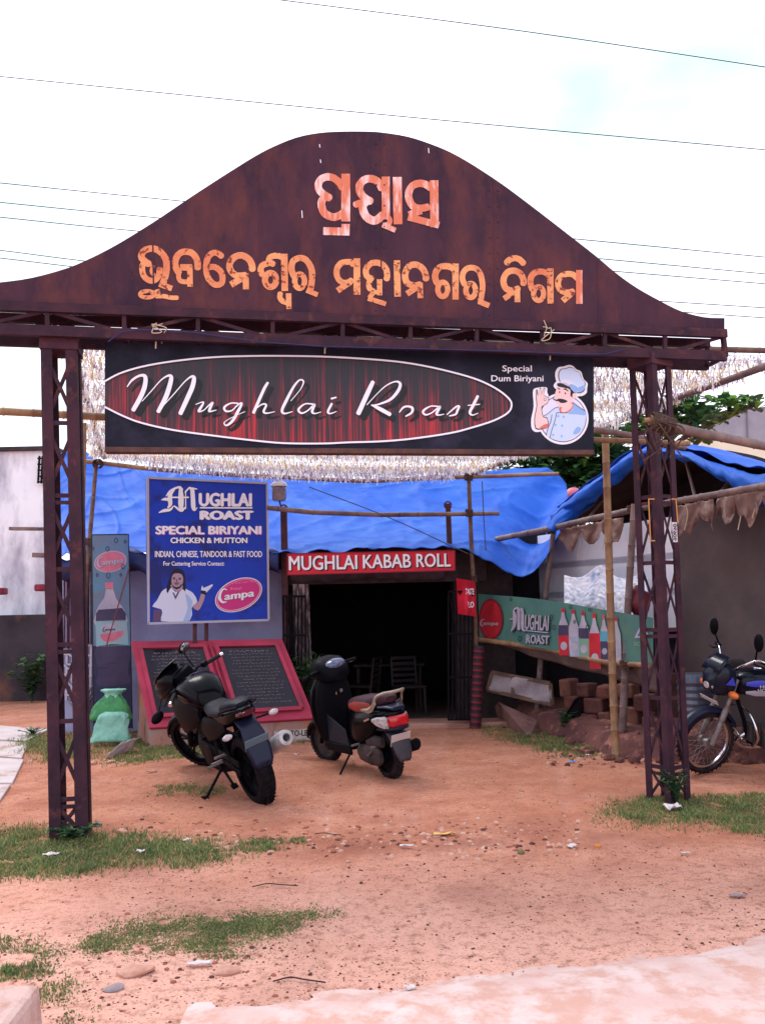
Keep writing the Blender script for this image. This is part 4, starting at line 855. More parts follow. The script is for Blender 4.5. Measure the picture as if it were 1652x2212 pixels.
g0 = G(178, 1555); pole([Vector((at(180, 1480, 12.0).x, 12.0, -.1)), at(191, 1192, 12.0), at(210, 1000, 12.0)], .034, M_bamboob, 'green brown bamboo upright left of the bottle sign')
pole([Vector((at(1034, 1540, 12.15).x, 12.15, -.1)), at(1024, 1300, 12.15), at(1012, 1026, 12.15)], .036, M_bamboob, 'green brown bamboo upright right of the dark doorway')
lash(at(212, 1002, 11.93), .06, axis=(0, 1, .2), label='rope lashing where the bamboos meet above the bottle sign')
lash(at(1012, 1030, 12.1), .055, label='rope lashing at the top of the doorway bamboo')
lash(at(1022, 1250, 12.12), .05, label='rope lashing halfway up the doorway bamboo')
lash(at(1013, 1108, 12.02), .05, label='rope lashing on the bamboo rail end')
lash(at(194, 1170, 12.0), .045, label='rope lashing halfway up the bamboo left of bottle sign')
# tinsel: short shiny strips hanging from strings between the bamboos
def canopy(s, t):
    n_ = NL.lerp(NR, s); f_ = FL.lerp(FR, s); p = n_.lerp(f_, t)
    p.z += -.05 * math.sin(PI * s) * t ** 1.5 - .05 * math.sin(PI * s) + .03 * math.sin(t * 40) + .05 * t
    return p
tv, tf, tm = [], [], []
def strip(p, L_, wd, a, mi):
    d = Vector((math.cos(a), math.sin(a), 0)) * wd; tw = Vector((math.cos(a + random.uniform(-1.2, 1.2)), math.sin(a), 0)) * wd
    dr = Vector((random.uniform(-.4, .4), random.uniform(-.4, .4), -1)).normalized() * L_
    o = len(tv); m_ = p + dr * .5 + Vector((random.uniform(-.01, .01), random.uniform(-.01, .01), 0))
    tv.extend([tuple(p - d), tuple(p + d), tuple(m_ - tw), tuple(m_ + tw), tuple(p + dr - d), tuple(p + dr + d)])
    tf.extend([(o, o + 1, o + 3, o + 2), (o + 2, o + 3, o + 5, o + 4)]); tm.extend([mi, mi])
rows = 44
for r_ in range(rows):
    t = ((r_ + random.uniform(-.3, .3)) / (rows - 1)); t = min(1, max(0, t))
    A, B_ = canopy(0, t), canopy(1, t); wdt = (A - B_).length; n_ = int(wdt / .0085)
    colr = random.random()
    for k in range(n_):
        s = (k + random.random()) / n_; p = canopy(s, t) + Vector((0, random.uniform(-.05, .05), random.uniform(-.03, .04)))
        x = random.random(); mi = 0 if x < .56 else (1 if x < .74 else (2 if x < .85 else 3))
        if colr < .14 and random.random() < .45: mi = 3
        elif colr > .86 and random.random() < .4: mi = 2
        strip(p, random.uniform(.04, .09), random.uniform(.003, .009), random.uniform(0, PI), mi)
for r_ in range(5):                                        # fringe hanging along the far bamboo
    for k in range(420):
        s = .16 + .80 * random.random() ** .9; p = canopy(s, 1) + Vector((0, random.uniform(-.5, .05) - r_ * .04, .03 - .04 * r_))
        strip(p, random.uniform(.04, .09), random.uniform(.004, .010), random.uniform(0, PI), random.choice((0, 0, 0, 1, 2)))
for k in range(520):                                       # strips hanging by the edge poles
    s = random.choice((0, 1)); t = random.random(); p = canopy(s, t) + Vector((random.uniform(-.04, .04), 0, random.uniform(-.02, .04)))
    strip(p, random.uniform(.05, .12), random.uniform(.004, .008), random.uniform(0, PI), random.choice((0, 0, 3, 1)))
me = bpy.data.meshes.new('tinsel_canopy'); me.from_pydata(tv, [], tf)
tins = [mat('silver_tinsel', S(248, 246, 244), rough=.25, spec=.8, trans=.5), mat('shaded_silver_tinsel', S(150, 146, 162), rough=.25, spec=.8, trans=.3), mat('violet_tinsel', S(190, 170, 196), rough=.25, spec=.8, trans=.35), mat('gold_tinsel', S(226, 194, 132), rough=.25, spec=.8, trans=.45)]  # grey strips carry the dark undersides of the silver tinsel as colour
for m_ in tins: me.materials.append(m_)
me.polygons.foreach_set('material_index', tm); o = bpy.data.objects.new('tinsel_canopy', me); COL.objects.link(o)
stuff(o, 'glittering silver tinsel streamers strung between gateway and shed', 'tinsel')
st2 = MB()
for r_ in range(0, rows, 2):
    t = r_ / (rows - 1); st2.tube([canopy(s / 14, t) + Vector((0, 0, .02)) for s in range(15)], .003, 4, caps=False)
for s in range(1, 9): st2.tube([canopy(s / 9, t / 8) + Vector((0, 0, .02)) for t in range(9)], .003, 4, caps=False)
stuff(st2.build('canopy_strings', M_twine, local=True), 'thin strings carrying the tinsel streamers', 'string')

# ================================================================== lamp over the red sign's left post
lp = at(603, 1062, 12.1); lamp = thing('hanging_lamp', 'grey can lamp with pale cap above the left end of the red sign', 'lamp', lp - Vector((0, 0, .14)))
q = MB(); q.lathe([(.005, -.13), (.085, -.13), (.10, -.10), (.10, .06), (.09, .09), (.005, .09)], lp, (0, 0, 1), 20); q.build('can', mat('smoky_plastic', S(104, 92, 104), S(140, 130, 140), 9, rough=.25), lamp, smooth=40)
q = MB(); q.lathe([(.115, .07), (.11, .11), (.06, .15), (.004, .16)], lp, (0, 0, 1), 20); q.build('cap', mat('white_enamel', S(210, 210, 222), rough=.4), lamp, smooth=40)
q = MB(); q.tube([lp + Vector((0, 0, -.12)), lp + Vector((.02, .02, -.2)), lp + Vector((.06, .02, -.28))], .012, 6); q.build('bracket', M_redpost, lamp)

# ================================================================== gate leaves and clutter at the doorway
M_iron = mat('black_iron', S(20, 17, 24), S(13, 11, 16), 6, rough=.6, spec=.08)
def leaf(u0, u1, vt, vb, Y, label, nb=7):
    root = thing('iron_gate_leaf', label, 'gate', at((u0 + u1) / 2, vb, Y))
    for u in np.linspace(u0, u1, nb): MB().beam(at(u, vt, Y), at(u, vb, Y), .022, .022, side=(1, 0, 0)).build('bar', M_iron, root)
    for v in (vt + 2, (vt * 2 + vb) / 3, (vt + 2 * vb) / 3, vb - 2): MB().beam(at(u0, v, Y - .02), at(u1, v, Y - .02), .02, .03, side=(0, 1, 0)).build('rail', M_iron, root)
    MB().beam(at(u0, vt, Y - .035), at(u1, vb, Y - .035), .012, .012).build('diagonal', M_iron, root)
leaf(612, 660, 1286, 1545, 12.12, 'black iron gate leaf folded left of the dark doorway')
leaf(968, 1020, 1276, 1556, 12.02, 'black iron gate leaf folded right of the dark doorway')
M_stick = mat('pale_split_bamboo', S(150, 132, 130), S(66, 54, 62), 5, rough=.8, lo=.42, hi=.54, stretch=(6, 6, 1))
scr = thing('bamboo_screen', 'bundle of split bamboo sticks leaning inside the left door jamb', 'screen', at(645, 1440, 12.2))
for i in range(11):
    u = 634 + i * 3.1; MB().beam(at(u, 1262, 12.32), at(u + (8 if i == 10 else 3), 1440 + random.uniform(-5, 20), 12.26), .022, .014, side=(1, 0, 0)).build('stick', M_stick, scr)
# red cold-drink cloth on the right jamb
rp = Plane(at(985, 1290, 11.95), at(1026, 1290, 11.95)); rc = MB()
M_redc = mat('red_banner_cloth', S(206, 30, 60), S(176, 22, 50), 5, rough=.7)
rc.grid(lambda a, c: at(985 + a * 40 + c * 3, 1249 + c * 77 + a * 6, 11.95 + .05 * math.sin(a * 9) + .03 * math.sin(c * 6)), 12, 12, 0); rc.text('TASTE', 1004, 1022, 1272, 1284, Zid, rp, .06, 1, bold=.02); rc.text('LO', 1010, 1022, 1300, 1312, Zid, rp, .06, 1, bold=.02)
tag(rc.build('red_banner', [M_redc, M_white], smooth=180, kind=None), 'small red cloth banner hung beside the right door jamb', 'banner')
# red and black wound pole
q = MB(); a, c = at(1034, 1395, 12.0), at(1026, 1562, 12.0); c.z = 0
for k in range(26):
    t0, t1 = k / 26, (k + 1) / 26; q.tube([c.lerp(a, t0), c.lerp(a, t1)], [.085, .07], 10, mi=k % 2)
tag(q.build('wound_pole', [mat('dark_red_tape', S(112, 30, 44), rough=.7), mat('dark_tape', S(44, 28, 38), rough=.7)], smooth=40), 'thick pole wound with dark red and black bands right of the doorway', 'pole')

# ================================================================== left compound
M_ww = mat('mouldy_whitewash', S(240, 240, 248), S(224, 224, 238), 1.0, rough=.9, bump=.2, bsc=14, c3=S(110, 102, 126), sc3=.9, thr=.55, soft=.12, stretch=(1, 1, .4))
M_cem = mat('dark_mossy_cement', S(66, 58, 66), S(46, 40, 48), 1.2, rough=.95, bump=.4, bsc=14, c3=S(110, 76, 66), sc3=1.1, thr=.62, soft=.1)
lw = thing('whitewashed_building', 'tall mould-stained whitewashed wall left of the gate', 'building', (at(40, 1505, 17.3)))
a, c = at(-420, 968, 17.6), at(118, 972, 17.6); a.z = c.z
MB().prism([Vector((a.x, 17.6, 0)), Vector((c.x, 17.6, 0)), c, a], [Vector((a.x, 18, 0)), Vector((c.x, 18, 0)), Vector((c.x, 18, c.z)), Vector((a.x, 18, a.z))]).build('wall', M_ww, lw)
MB().box(((a.x + c.x) / 2, 17.75, c.z + .03), (c.x - a.x + .1, .5, .08)).build('coping', M_cem, lw)
pw = at(98, 1010, 17.4)
for i in range(5): MB().beam(at(86 + i * 7, 985, 17.5), at(83 + i * 7, 1044, 17.5), .04, .03).build('window_bar', M_iron, lw)
for v in (990, 1003, 1016, 1029, 1041): MB().beam(at(82, v, 17.48), at(118, v, 17.48), .03, .03).build('window_bar', M_iron, lw)
b = MB(); a, c = at(-420, 1338, 16.9), at(126, 1338, 16.9)
b.box(((a.x + c.x) / 2, 17.1, (a.z) / 2), (c.x - a.x, .5, a.z)); tag(b.build('cement_wall', M_cem), 'low dark mossy cement wall below the whitewashed wall', 'wall')
for (u0, u1, v, h, nm) in ((22, 108, 1142, 7, 'long grey beam'), (72, 108, 1199, 10, 'short grey beam')):
    MB().beam(at(u0, v, 16.9), at(u1, v + 1, 16.9), .10, h * 17 / FPX, side=(0, 1, 0)); o = MB().beam(at(u0, v, 16.9), at(u1 + 4, v + 1, 16.9), .10, h * 17 / FPX, side=(0, 1, 0)).build('beam', M_bamboog); tag(o, nm + ' end sticking out before the whitewashed wall', 'beam')
for (u0, u1, v, nm) in ((-14, 12, 1278, 'red bracket at the left edge of the whitewashed wall'), (80, 108, 1270, 'red bracket on the whitewashed wall next to the gate post')):
    o = MB().beam(at(u0, v, 17.2), at(u1, v - 1, 17.2), .3, 15 * 17 / FPX, side=(0, 1, 0)).build('bracket', mat('dull_red_paint', S(150, 44, 62), S(110, 36, 50), 6, rough=.7), bevel=.03); tag(o, nm, 'bracket')
# steel rack and hanging cloths behind the left post
M_cloth1 = mat('mauve_cloth', S(128, 106, 134), S(104, 84, 112), 3, rough=.9); M_cloth2 = mat('grey_cloth', S(160, 154, 176), S(130, 124, 150), 3, rough=.9)
for i, (u0, u1, v0, v1, m_, nm) in enumerate(((138, 158, 1225, 1400, M_cloth1, 'dark mauve cloth hanging seen through the left gate post'), (152, 170, 1212, 1365, M_cloth2, 'grey cloth hanging seen through the left gate post'), (186, 201, 1262, 1392, M_cloth2, 'pale cloth hanging left of the bottle sign'))):
    b = MB(); b.grid(lambda a, c: at(u0 + (u1 - u0) * a, v0 + (v1 - v0) * c, 12.3 + .05 * math.sin(a * 14 + i) - .02 * i), 14, 10); tag(b.build('hanging_cloth', m_, smooth=180, solid=.004), nm, 'cloth')
rk = thing('steel_rack', 'grey lattice steel rack standing behind the left gate post', 'rack', at(160, 1505, 12.35))
for u in (133, 146, 158, 170, 188, 198): MB().beam(at(u, 1385, 12.35), at(u - 2, 1512, 12.35), .035, .03).build('upright', M_alu, rk)
for v in (1390, 1412, 1434, 1456, 1478, 1500): MB().beam(at(130, v, 12.32), at(200, v + 4, 12.32), .03, .025).build('rung', M_alu, rk)
for v in (1398, 1430, 1462): MB().beam(at(132, v, 12.28), at(172, v + 34, 12.28), .03, .02).build('brace', M_alu, rk)

# ================================================================== right hut
eA, eB = at(1072, 1165, 12.6), at(1652, 1050, 8.0)
eave = [at(1072, 1165, 12.9), at(1190, 1141, 11.9), at(1370, 1100, 10.2), at(1500, 1075, 9.1), at(1652, 1050, 8.0), at(1800, 1028, 7.1)]
pole(eave, .042, M_bamboog, 'long grey bamboo eave pole of the hut on the right')
hut = thing('roadside_hut', 'shabby hut on the right under dark sheeting, white boards and a bare tan wall', 'hut', (3.6, 10.4, 0))
M_tan = mat('bare_tan_plaster', S(94, 81, 82), S(78, 67, 70), 1.3, rough=.95, bump=.15, bsc=20, c3=S(84, 68, 66), sc3=1.6, thr=.64, soft=.12)  # base colour darkened to hold the shade under the eave
M_sheet = mat('dark_roof_shade', S(52, 40, 42), S(34, 28, 32), 3, rough=.85, bump=.4, bsc=9)  # one dark colour for the roof underside and the shaded gap below it
wa, wb, wc = Vector((2.35, 13.2, 0)), Vector((3.52, 10.5, 0)), Vector((5.6, 6.2, 0))
W1, W2 = Plane(wa, wb), Plane(wb, wc)
def slabw(P, Q, z0_, z1_, th, m, name, par):
    d = (Q - P).normalized(); n_ = Vector((-d.y, d.x, 0)); n_ = n_ if n_.x > 0 else -n_
    A = [Vector((P.x, P.y, z0_)), Vector((Q.x, Q.y, z0_)), Vector((Q.x, Q.y, z1_)), Vector((P.x, P.y, z1_))]
    return MB().prism(A, [p + n_ * th for p in A]).build(name, m, par)
slabw(wb, wc, .0, 2.75, .15, M_tan, 'plaster_wall', hut)
M_wb = mat('white_boards', S(236, 236, 246), S(222, 222, 236), 2, rough=.7)
for k in range(2, 5): slabw(wa, wb, .45 + k * .43, .55 + k * .43 + .415, .05, M_wb, 'wall_board', hut)
slabw(wa + Vector((.06, 0, 0)), wb + Vector((.06, 0, 0)), 0, 2.7, .04, M_dark, 'backing', hut)
slabw(wa + Vector((.12, -.02, 0)), wa + Vector((-1.3, .5, 0)), 0, 2.75, .05, M_dark, 'dark_end_wall', hut)
# roof sheeting from eave to ridge
ev = cat([tuple(p) for p in eave[1:]], 8); rg_px = [(1205, 1108), (1300, 1015), (1388, 962), (1470, 972), (1560, 990), (1660, 1008), (1800, 1020)]
rg = cat([tuple(at(u, v, y)) for (u, v), y in zip(rg_px, (13.6, 13.2, 12.8, 11.6, 10.6, 9.6, 8.6))], 8)
fe_px = [(1202, 1118), (1290, 1050), (1388, 985), (1465, 988), (1560, 1022), (1650, 1046), (1800, 1052)]
fe = cat([tuple(at(u, v, y)) for (u, v), y in zip(fe_px, (12.4, 11.6, 10.9, 10.2, 9.3, 8.5, 7.4))], 8)
def fedge(a):
    i = a * (len(fe) - 1.001); k = int(i); f = i - k; return Vector(fe[k] * (1 - f) + fe[k + 1] * f)
b = MB(); b.grid(lambda a, c: fedge(a) + Vector((2.3 * c, 1.0 * c, -.16 * c - .2 * c * c + .03 * mnoise.noise((a * 9, c * 4, 0)))), 60, 16); b.build('roof_sheet', M_sheet, hut, smooth=180, solid=.01)
b = MB(); b.grid(lambda a, c: (lambda p: Vector((p.x + 1.0, p.y + .45, (p.z + .1) * (1 - c) + 2.3 * c)))(fedge(a)), 60, 4); b.build('shade_backing', M_sheet, hut)  # dark sheet added to stand for the shade under the roof
def hemf(a, c):
    p = fedge(a); dr = (.26 + .16 * math.sin(a * 7 + 1) + .08 * mnoise.noise((a * 22, 0, 0))) * (1 if a > .42 else .5 + a)
    return p + Vector((-.02 - .10 * math.sin(c * 3.2) + .03 * mnoise.noise((a * 30, c * 3, 0)), -.02 - .06 * math.sin(c * 3.2), .09 - dr * c + .035 * mnoise.noise((a * 17 - c * 5, c * 2, 4))))
b = MB(); b.grid(hemf, 130, 14); b.grid(lambda a, c: fedge(a) + Vector((2.3 * c, 1.0 * c, .15 - .14 * c - .2 * c * c + .05 * mnoise.noise((a * 14, c * 5, 2)))), 90, 18)
o = b.build('blue_tarpaulin', M_tarp, smooth=180, solid=.006); tag(o, 'blue tarpaulin bunched along the roof edge of the hut on the right', 'tarpaulin')
# blue strip down the gable edge
ga = [(1180, 1140), (1200, 1112), (1262, 1060), (1330, 1005), (1390, 958)]; gb = [(1196, 1150), (1238, 1124), (1300, 1078), (1360, 1030), (1396, 1000)]
ga, gb = cat(ga, 6), cat(gb, 6)
def gab(a, c):
    i = a * (len(ga) - 1.001); k = int(i); f = i - k; p = ga[k] * (1 - f) + ga[k + 1] * f; q_ = gb[k] * (1 - f) + gb[k + 1] * f; u, v = p * (1 - c) + q_ * c
    return at(u, v, 11.75 + .9 * a + .12 * math.sin(c * PI) * -1 + .05 * mnoise.noise((a * 8, c * 5, 0)))
b = MB(); b.grid(gab, 40, 10); o = b.build('blue_tarpaulin', M_tarp, smooth=180, solid=.006); tag(o, 'narrow blue tarpaulin strip along the gable edge of the right hut', 'tarpaulin')
# valance of patched cloth under the eave
M_val = mat('patched_brown_cloth', S(136, 110, 104), S(104, 76, 72), 4, rough=.9, c3=S(168, 146, 140), sc3=5, thr=.58, soft=.08, bump=.2)
def valance(u0, u1, label, drop, ph):
    sd = u0 * .37
    def f(a, c):
        u = u0 + (u1 - u0) * a; i = min(max((u - 1190) / (1652 - 1190), 0), 1.2)
        Y = 11.9 + (8.0 - 11.9) * i; v = 1148 - 92 * i; w_ = a * ph + .35 * mnoise.noise((a * 3, sd, 0)); dr = drop * (.35 + .75 * abs(math.sin(w_ * PI)) ** .7 + .35 * mnoise.noise((a * 7, sd, 2)))
        return at(u + 5 * mnoise.noise((a * 6, c * 2, sd)), v + dr * c + 3 * mnoise.noise((a * 20, c * 3, sd)), Y + (.07 * math.sin(a * ph * 9) + .05 * mnoise.noise((a * 12, c * 2, sd))) * c + .03)
    b = MB(); b.grid(f, 90, 14); return tag(b.build('valance', M_val, smooth=180, solid=.004), label, 'cloth')
valance(1208, 1345, 'ragged brown cloth valance under the left part of the hut eave', 46, 3)
valance(1450, 1540, 'ragged brown cloth valance right of the gate post', 62, 1.5); valance(1548, 1660, 'sagging brown cloth swag at the right end of the eave', 58, 2.3)
# posts and rails
g0 = G(1331, 1640); pole([Vector((g0.x, g0.y, -.08)), at(1322, 1450, g0.y), at(1312, 1150, g0.y), at(1306, 928, g0.y)], .043, M_bamboo, 'tall yellow bamboo upright in front of the green banner', r2=.040)
g0 = G(1341, 1622); pole([Vector((g0.x, g0.y, -.08)), at(1352, 1380, g0.y), at(1368, 1090, g0.y)], .046, M_bamboog, 'grey bamboo upright just right of the yellow one')
g0 = G(1155, 1568); pole([Vector((g0.x, g0.y, -.08)), at(1170, 1370, g0.y), at(1195, 1142, g0.y)], .042, M_bamboog, 'leaning grey bamboo upright left of the bottle pictures')
pole([at(1022, 1380, 12.5), at(1100, 1390, 11.9), at(1192, 1404, 11.2), at(1300, 1430, 10.3), at(1400, 1438, 9.6)], .037, M_bamboo, 'bamboo rail across the lower edge of the green banner')
pole([at(1404, 908, 6.95), at(1470, 928, 7.0), at(1660, 966, 7.2), at(1800, 990, 7.4)], .042, M_bamboog, 'thick grey bamboo lashed to the right gate post')
q = MB(); p = at(1402, 908, 6.94); q.lathe([(.046, 0), (.046, -.02), (.024, -.021), (.02, .05)], p, (-1, -.1, .02), 14); tag(q.build('bamboo_end', M_bamboo), 'cut open bamboo end at the right gate post', 'bamboo')
pole([at(1283, 929, 9.3), at(1340, 935, 9.4), at(1480, 968, 9.7)], .036, M_bamboog, 'grey bamboo resting on the tall yellow upright')
q = MB(); ax_ = (at(1470, 928, 7.0) - at(1404, 908, 6.95)).normalized()
for (u, v, y) in ((1428, 915, 6.95),):
    p = at(u, v, y); a, b_, _ = basis(ax_); pts = []
    for k in range(26 * 10): t = k / 10 * 2 * PI; pts.append(p + (a * math.cos(t) + b_ * math.sin(t)) * .066 * random.uniform(.92, 1.12) + ax_ * (k / 260 - .5) * .20)
    q.tube(pts, .008, 5)
    for k in range(9):
        q.tube(cat([p + ax_ * random.uniform(-.1, .1) + Vector((0, -.06, 0)), p + Vector((random.uniform(-.18, .15), -.10, -random.uniform(.05, .12))), p + Vector((random.uniform(-.2, .16), -.08, -random.uniform(.12, .34)))], 5), .006, 4)
tag(q.build('rope_lashing', M_rope), 'thick rope winding binding bamboo to the right gate post', 'rope')
lash(at(1190, 1145, 12.1), .06, label='rope lashing at the head of the leaning bamboo'); lash(at(1366, 1102, 10.1), .06, label='rope lashing at the head of the grey upright'); lash(at(1352, 1436, 9.95), .065, label='rope lashing on the rail by the grey upright')

# green drinks banner
bn0, bn1 = at(1030, 1330, 12.55), at(1420, 1400, 9.55)
gbp = Plane(bn0, bn1); Zg = zoom(1180, 1300, 520)
gb_ = thing('drinks_banner', 'long faded green drinks banner with a red cap logo and row of bottles', 'banner', (bn0 + bn1) / 2 - Vector((0, 0, .5)))
M_gr = mat('faded_green_flex', S(82, 132, 122), S(70, 112, 112), 1.2, rough=.55, c3=S(96, 124, 96), sc3=1.6, thr=.6, soft=.1); M_grd = mat('dirty_flex_hem', S(124, 106, 104), S(98, 84, 86), 3, rough=.8)
tl = [(85, 645), (600, 690), (1110, 775), (1500, 838)]; ml = [(85, 1000), (560, 1075), (1140, 1190), (1500, 1230)]; bl = [(95, 1030), (560, 1190), (1140, 1345), (1520, 1480)]
tl, ml, bl = cat(tl, 8), cat(ml, 8), cat(bl, 8)
def bnf(top_, bot_, bulge):
    def f(a, c):
        i = a * (len(top_) - 1.001); k = int(i); fr_ = i - k; p = top_[k] * (1 - fr_) + top_[k + 1] * fr_; q_ = bot_[k] * (1 - fr_) + bot_[k + 1] * fr_
        x, y = p * (1 - c) + q_ * c; return gbp.w(*Zg(x, y), bulge(a, c))
    return f
b = MB(); b.grid(bnf(tl, ml, lambda a, c: .012 * math.sin(a * 25) * c), 60, 12); b.build('sheet', M_gr, gb_, smooth=180)
b = MB(); b.grid(bnf(ml, bl, lambda a, c: -.03 - .15 * c + .03 * math.sin(a * 30)), 60, 6); b.build('hem_flap', M_grd, gb_, smooth=180, solid=.004)
pg = MB(); O_ = .02
q = lambda pts, k, mi, sm_=0: pg.shape(pts, Zg, gbp, O_ + .001 * k, mi, smooth=sm_)
pg.ell(205, 850, 97, 165, Zg, gbp, O_, 1); pg.ell(205, 850, 86, 150, Zg, gbp, O_ + .001, 0); campa(pg, 124, 895, 36, Zg, gbp, O_ + .002, (2, 1), .02)
q([(190, 1010), (250, 1005), (210, 1030)], .5, 0)
for dx, dy, mi, of in ((8, 8, 3, O_), (0, 0, 2, O_ + .004)):
    pg.k = 0; pg.text('UGHLAI', 480, 668, 815, 930, Zg, gbp, of, mi, bold=.04, ang=.05, dx=dx, dy=dy); pg.text('ROAST', 492, 672, 975, 1040, Zg, gbp, of, mi, bold=.05, ang=.05, dx=dx, dy=dy); pg.stroke([(482, 940), (668, 958)], 9, Zg, gbp, of, mi, rnd=False, dx=dx, dy=dy)
    for st in ([(372, 945, 10), (395, 900, 26), (400, 820, 30), (390, 780, 12)], [(362, 850, 8), (395, 845, 20)], [(395, 770, 14), (425, 760, 18), (432, 800, 26), (432, 930, 24)], [(432, 790, 12), (455, 765, 16), (462, 800, 24), (464, 920, 24), (482, 945, 8)]): pg.stroke(st, 18, Zg, gbp, of, mi, dx=dx, dy=dy)
def bottle(x, y0, y1, wd, liq, lab, cap):
    h = y1 - y0; P_ = lambda fx, fy: (x + fx * wd + fy * 12, y0 + fy * h)
    q([P_(-.14, 0), P_(.14, 0), P_(.14, .09), P_(-.14, .09)], 2, cap); q([P_(-.12, .09), P_(.12, .09), P_(.2, .2), P_(.48, .38), P_(.5, .7), P_(.46, 1), P_(-.46, 1), P_(-.5, .7), P_(-.48, .38), P_(-.2, .2)], 1, 2)
    q([P_(-.46, .36), P_(.46, .36), P_(.5, .6), P_(-.5, .6)], 2.4, liq); q([P_(-.5, .58), P_(.5, .58), P_(.46, 1), P_(-.46, 1)], 3, lab); pg.ell(*P_(0, .8), wd * .32, wd * .4, Zg, gbp, O_ + .004, 2, n=14)
for args in ((785, 760, 1140, 84, 4, 0, 0), (868, 772, 1150, 84, 2, 5, 0), (946, 785, 1165, 86, 4, 6, 0), (1035, 800, 1250, 92, 0, 0, 0), (1112, 815, 1180, 66, 7, 4, 8), (1212, 830, 1200, 70, 2, 2, 0)): bottle(*args)
q([(1360, 1000), (1420, 880), (1490, 1000)], 2, 2); q([(1385, 985), (1420, 915), (1462, 985)], 3, 9)
pg.text('SODA', 1360, 1480, 1030, 1060, Zg, gbp, O_ + .004, 6, bold=.03, ang=.05)
for x, y, r_ in ((690, 838, 22), (712, 915, 18), (440, 1005, 20), (985, 915, 20), (1000, 772, 14), (848, 752, 14), (368, 690, 12), (880, 870, 12)):
    pg.stroke([(x + r_ * .6 * math.cos(t), y + r_ * math.sin(t)) for t in [2 * PI * k / 8 for k in range(8)]], 6, Zg, gbp, O_, 3, closed=True, sub=3)
pg.build('lettering', [mat('banner_red', S(196, 40, 56), S(170, 34, 50), 4, rough=.6), mat('banner_dark_red', S(130, 30, 46), rough=.6), M_fwhite, mat('banner_shadow', S(40, 56, 60), rough=.6), M_cola, mat('banner_clear', S(150, 160, 186), S(180, 184, 204), 8, rough=.6), mat('banner_pale_green', S(120, 160, 140), rough=.6), mat('banner_aqua', S(90, 160, 186), rough=.6), mat('banner_pink', S(214, 70, 110), rough=.6), mat('banner_blue', S(60, 90, 160), rough=.6)], gb_, kind='stuff')
# white plastic sheet, bag
M_wsh = mat('white_plastic_sheet', S(240, 240, 250), S(214, 218, 240), 6, rough=.65, bump=.5, bsc=26, c3=S(150, 176, 216), sc3=5, thr=.6)
def wsh(a, c):
    u = 1218 + 180 * a; v = 1242 + 8 * abs(math.sin(a * 7)) - 22 * math.exp(-((a - .42) / .16) ** 2) + 112 * c; return at(u, v, 11.75 - a * 1.35 - .12 * math.sin(c * 2.4) - .05 * mnoise.noise((a * 9, c * 2, 0)) - .035 * abs(mnoise.noise((a * 16, c * 9, 3))) - .02 * mnoise.noise((a * 40, c * 26, 3)))
b = MB(); b.grid(wsh, 70, 44); tag(b.build('plastic_sheet', M_wsh, smooth=180, solid=.004), 'crumpled white plastic sheet hung above the green banner', 'plastic sheet')
b = MB(); b.ball(at(1378, 1300, 10.1), .17, 12, sq=(.8, .6, 1.15))
b.v = [tuple(Vector(p) + Vector((.05, .03, .03)) * mnoise.noise(Vector(p) * 9)) for p in b.v]; tag(b.build('red_bag', mat('dark_red_bag', S(116, 40, 54), S(84, 30, 44), 6, rough=.5), smooth=180), 'dark red bulging bag above the green banner by the gate post', 'bag')
# clutter below the banner
fr0 = thing('framed_canvas', 'low wooden frame with torn white canvas under the green banner', 'frame', at(1110, 1500, 12.2))
C4 = [at(1062, 1452, 12.3), at(1188, 1476, 11.9), at(1192, 1522, 11.9), at(1052, 1490, 12.3)]
MB().grid(lambda a, c: C4[0].lerp(C4[1], a).lerp(C4[3].lerp(C4[2], a), c) + Vector((0, .03 * math.sin(a * 9 + c * 4), 0)), 20, 8).build('canvas', M_val and mat('dirty_white_canvas', S(178, 166, 172), S(150, 136, 144), 5, rough=.9), fr0, smooth=180, solid=.003)
for i in range(4): MB().beam(C4[i], C4[(i + 1) % 4], .03, .05).build('frame_bar', M_bamboob, fr0)
MB().beam(C4[0].lerp(C4[1], .35), C4[3].lerp(C4[2], .4), .03, .04).build('frame_bar', M_bamboob, fr0)
q = MB(); A = [G(1050, 1548), G(1142, 1594), at(1160, 1556, 11.75), at(1075, 1516, 12.2)]; q.prism(A, [p + Vector((.06, .10, -.03)) for p in A]); tag(q.build('stone_slab', mat('brown_sandstone', S(146, 106, 100), S(120, 86, 82), 4, rough=.9, bump=.4, c3=S(96, 68, 66), sc3=3, thr=.62), bevel=.012), 'brown stone slab propped up right of the doorway', 'stone slab')
# earth bank and bricks under the hut
M_bank = mat('red_earth_bank', S(108, 66, 62), S(82, 50, 50), 3, rough=1, bump=.6, bsc=14, c3=S(150, 100, 88), sc3=5, thr=.6)
bk = [at(1060, 1545, 12.9), at(1200, 1600, 11.3), at(1330, 1632, 9.75), at(1420, 1640, 9.4), at(1560, 1640, 9.25), at(1800, 1650, 8.9)]
bk = cat([tuple((p.x, p.y, 0)) for p in bk], 8)
def bank(a, c):
    i = a * (len(bk) - 1.001); k = int(i); f = i - k; p = Vector(bk[k] * (1 - f) + bk[k + 1] * f); d = Vector((.8, .6, 0))
    prof = [(-.12, -.04), (.05, .12), (.12, .20), (.35, .24), (.9, .28), (1.6, .30)][min(5, int(c * 5 + .001))]
    return p + d * prof[0] + Vector((.05 * mnoise.noise((p.x * 4, p.y * 4, c * 3)), .05 * mnoise.noise((p.x * 4, p.y * 4, c * 3 + 7)), prof[1] + .05 * mnoise.noise((p.x * 5, p.y * 5, c * 6)) * (c > .1)))
b = MB(); b.grid(bank, 120, 5); struct(b.build('earth_bank', M_bank, smooth=180))
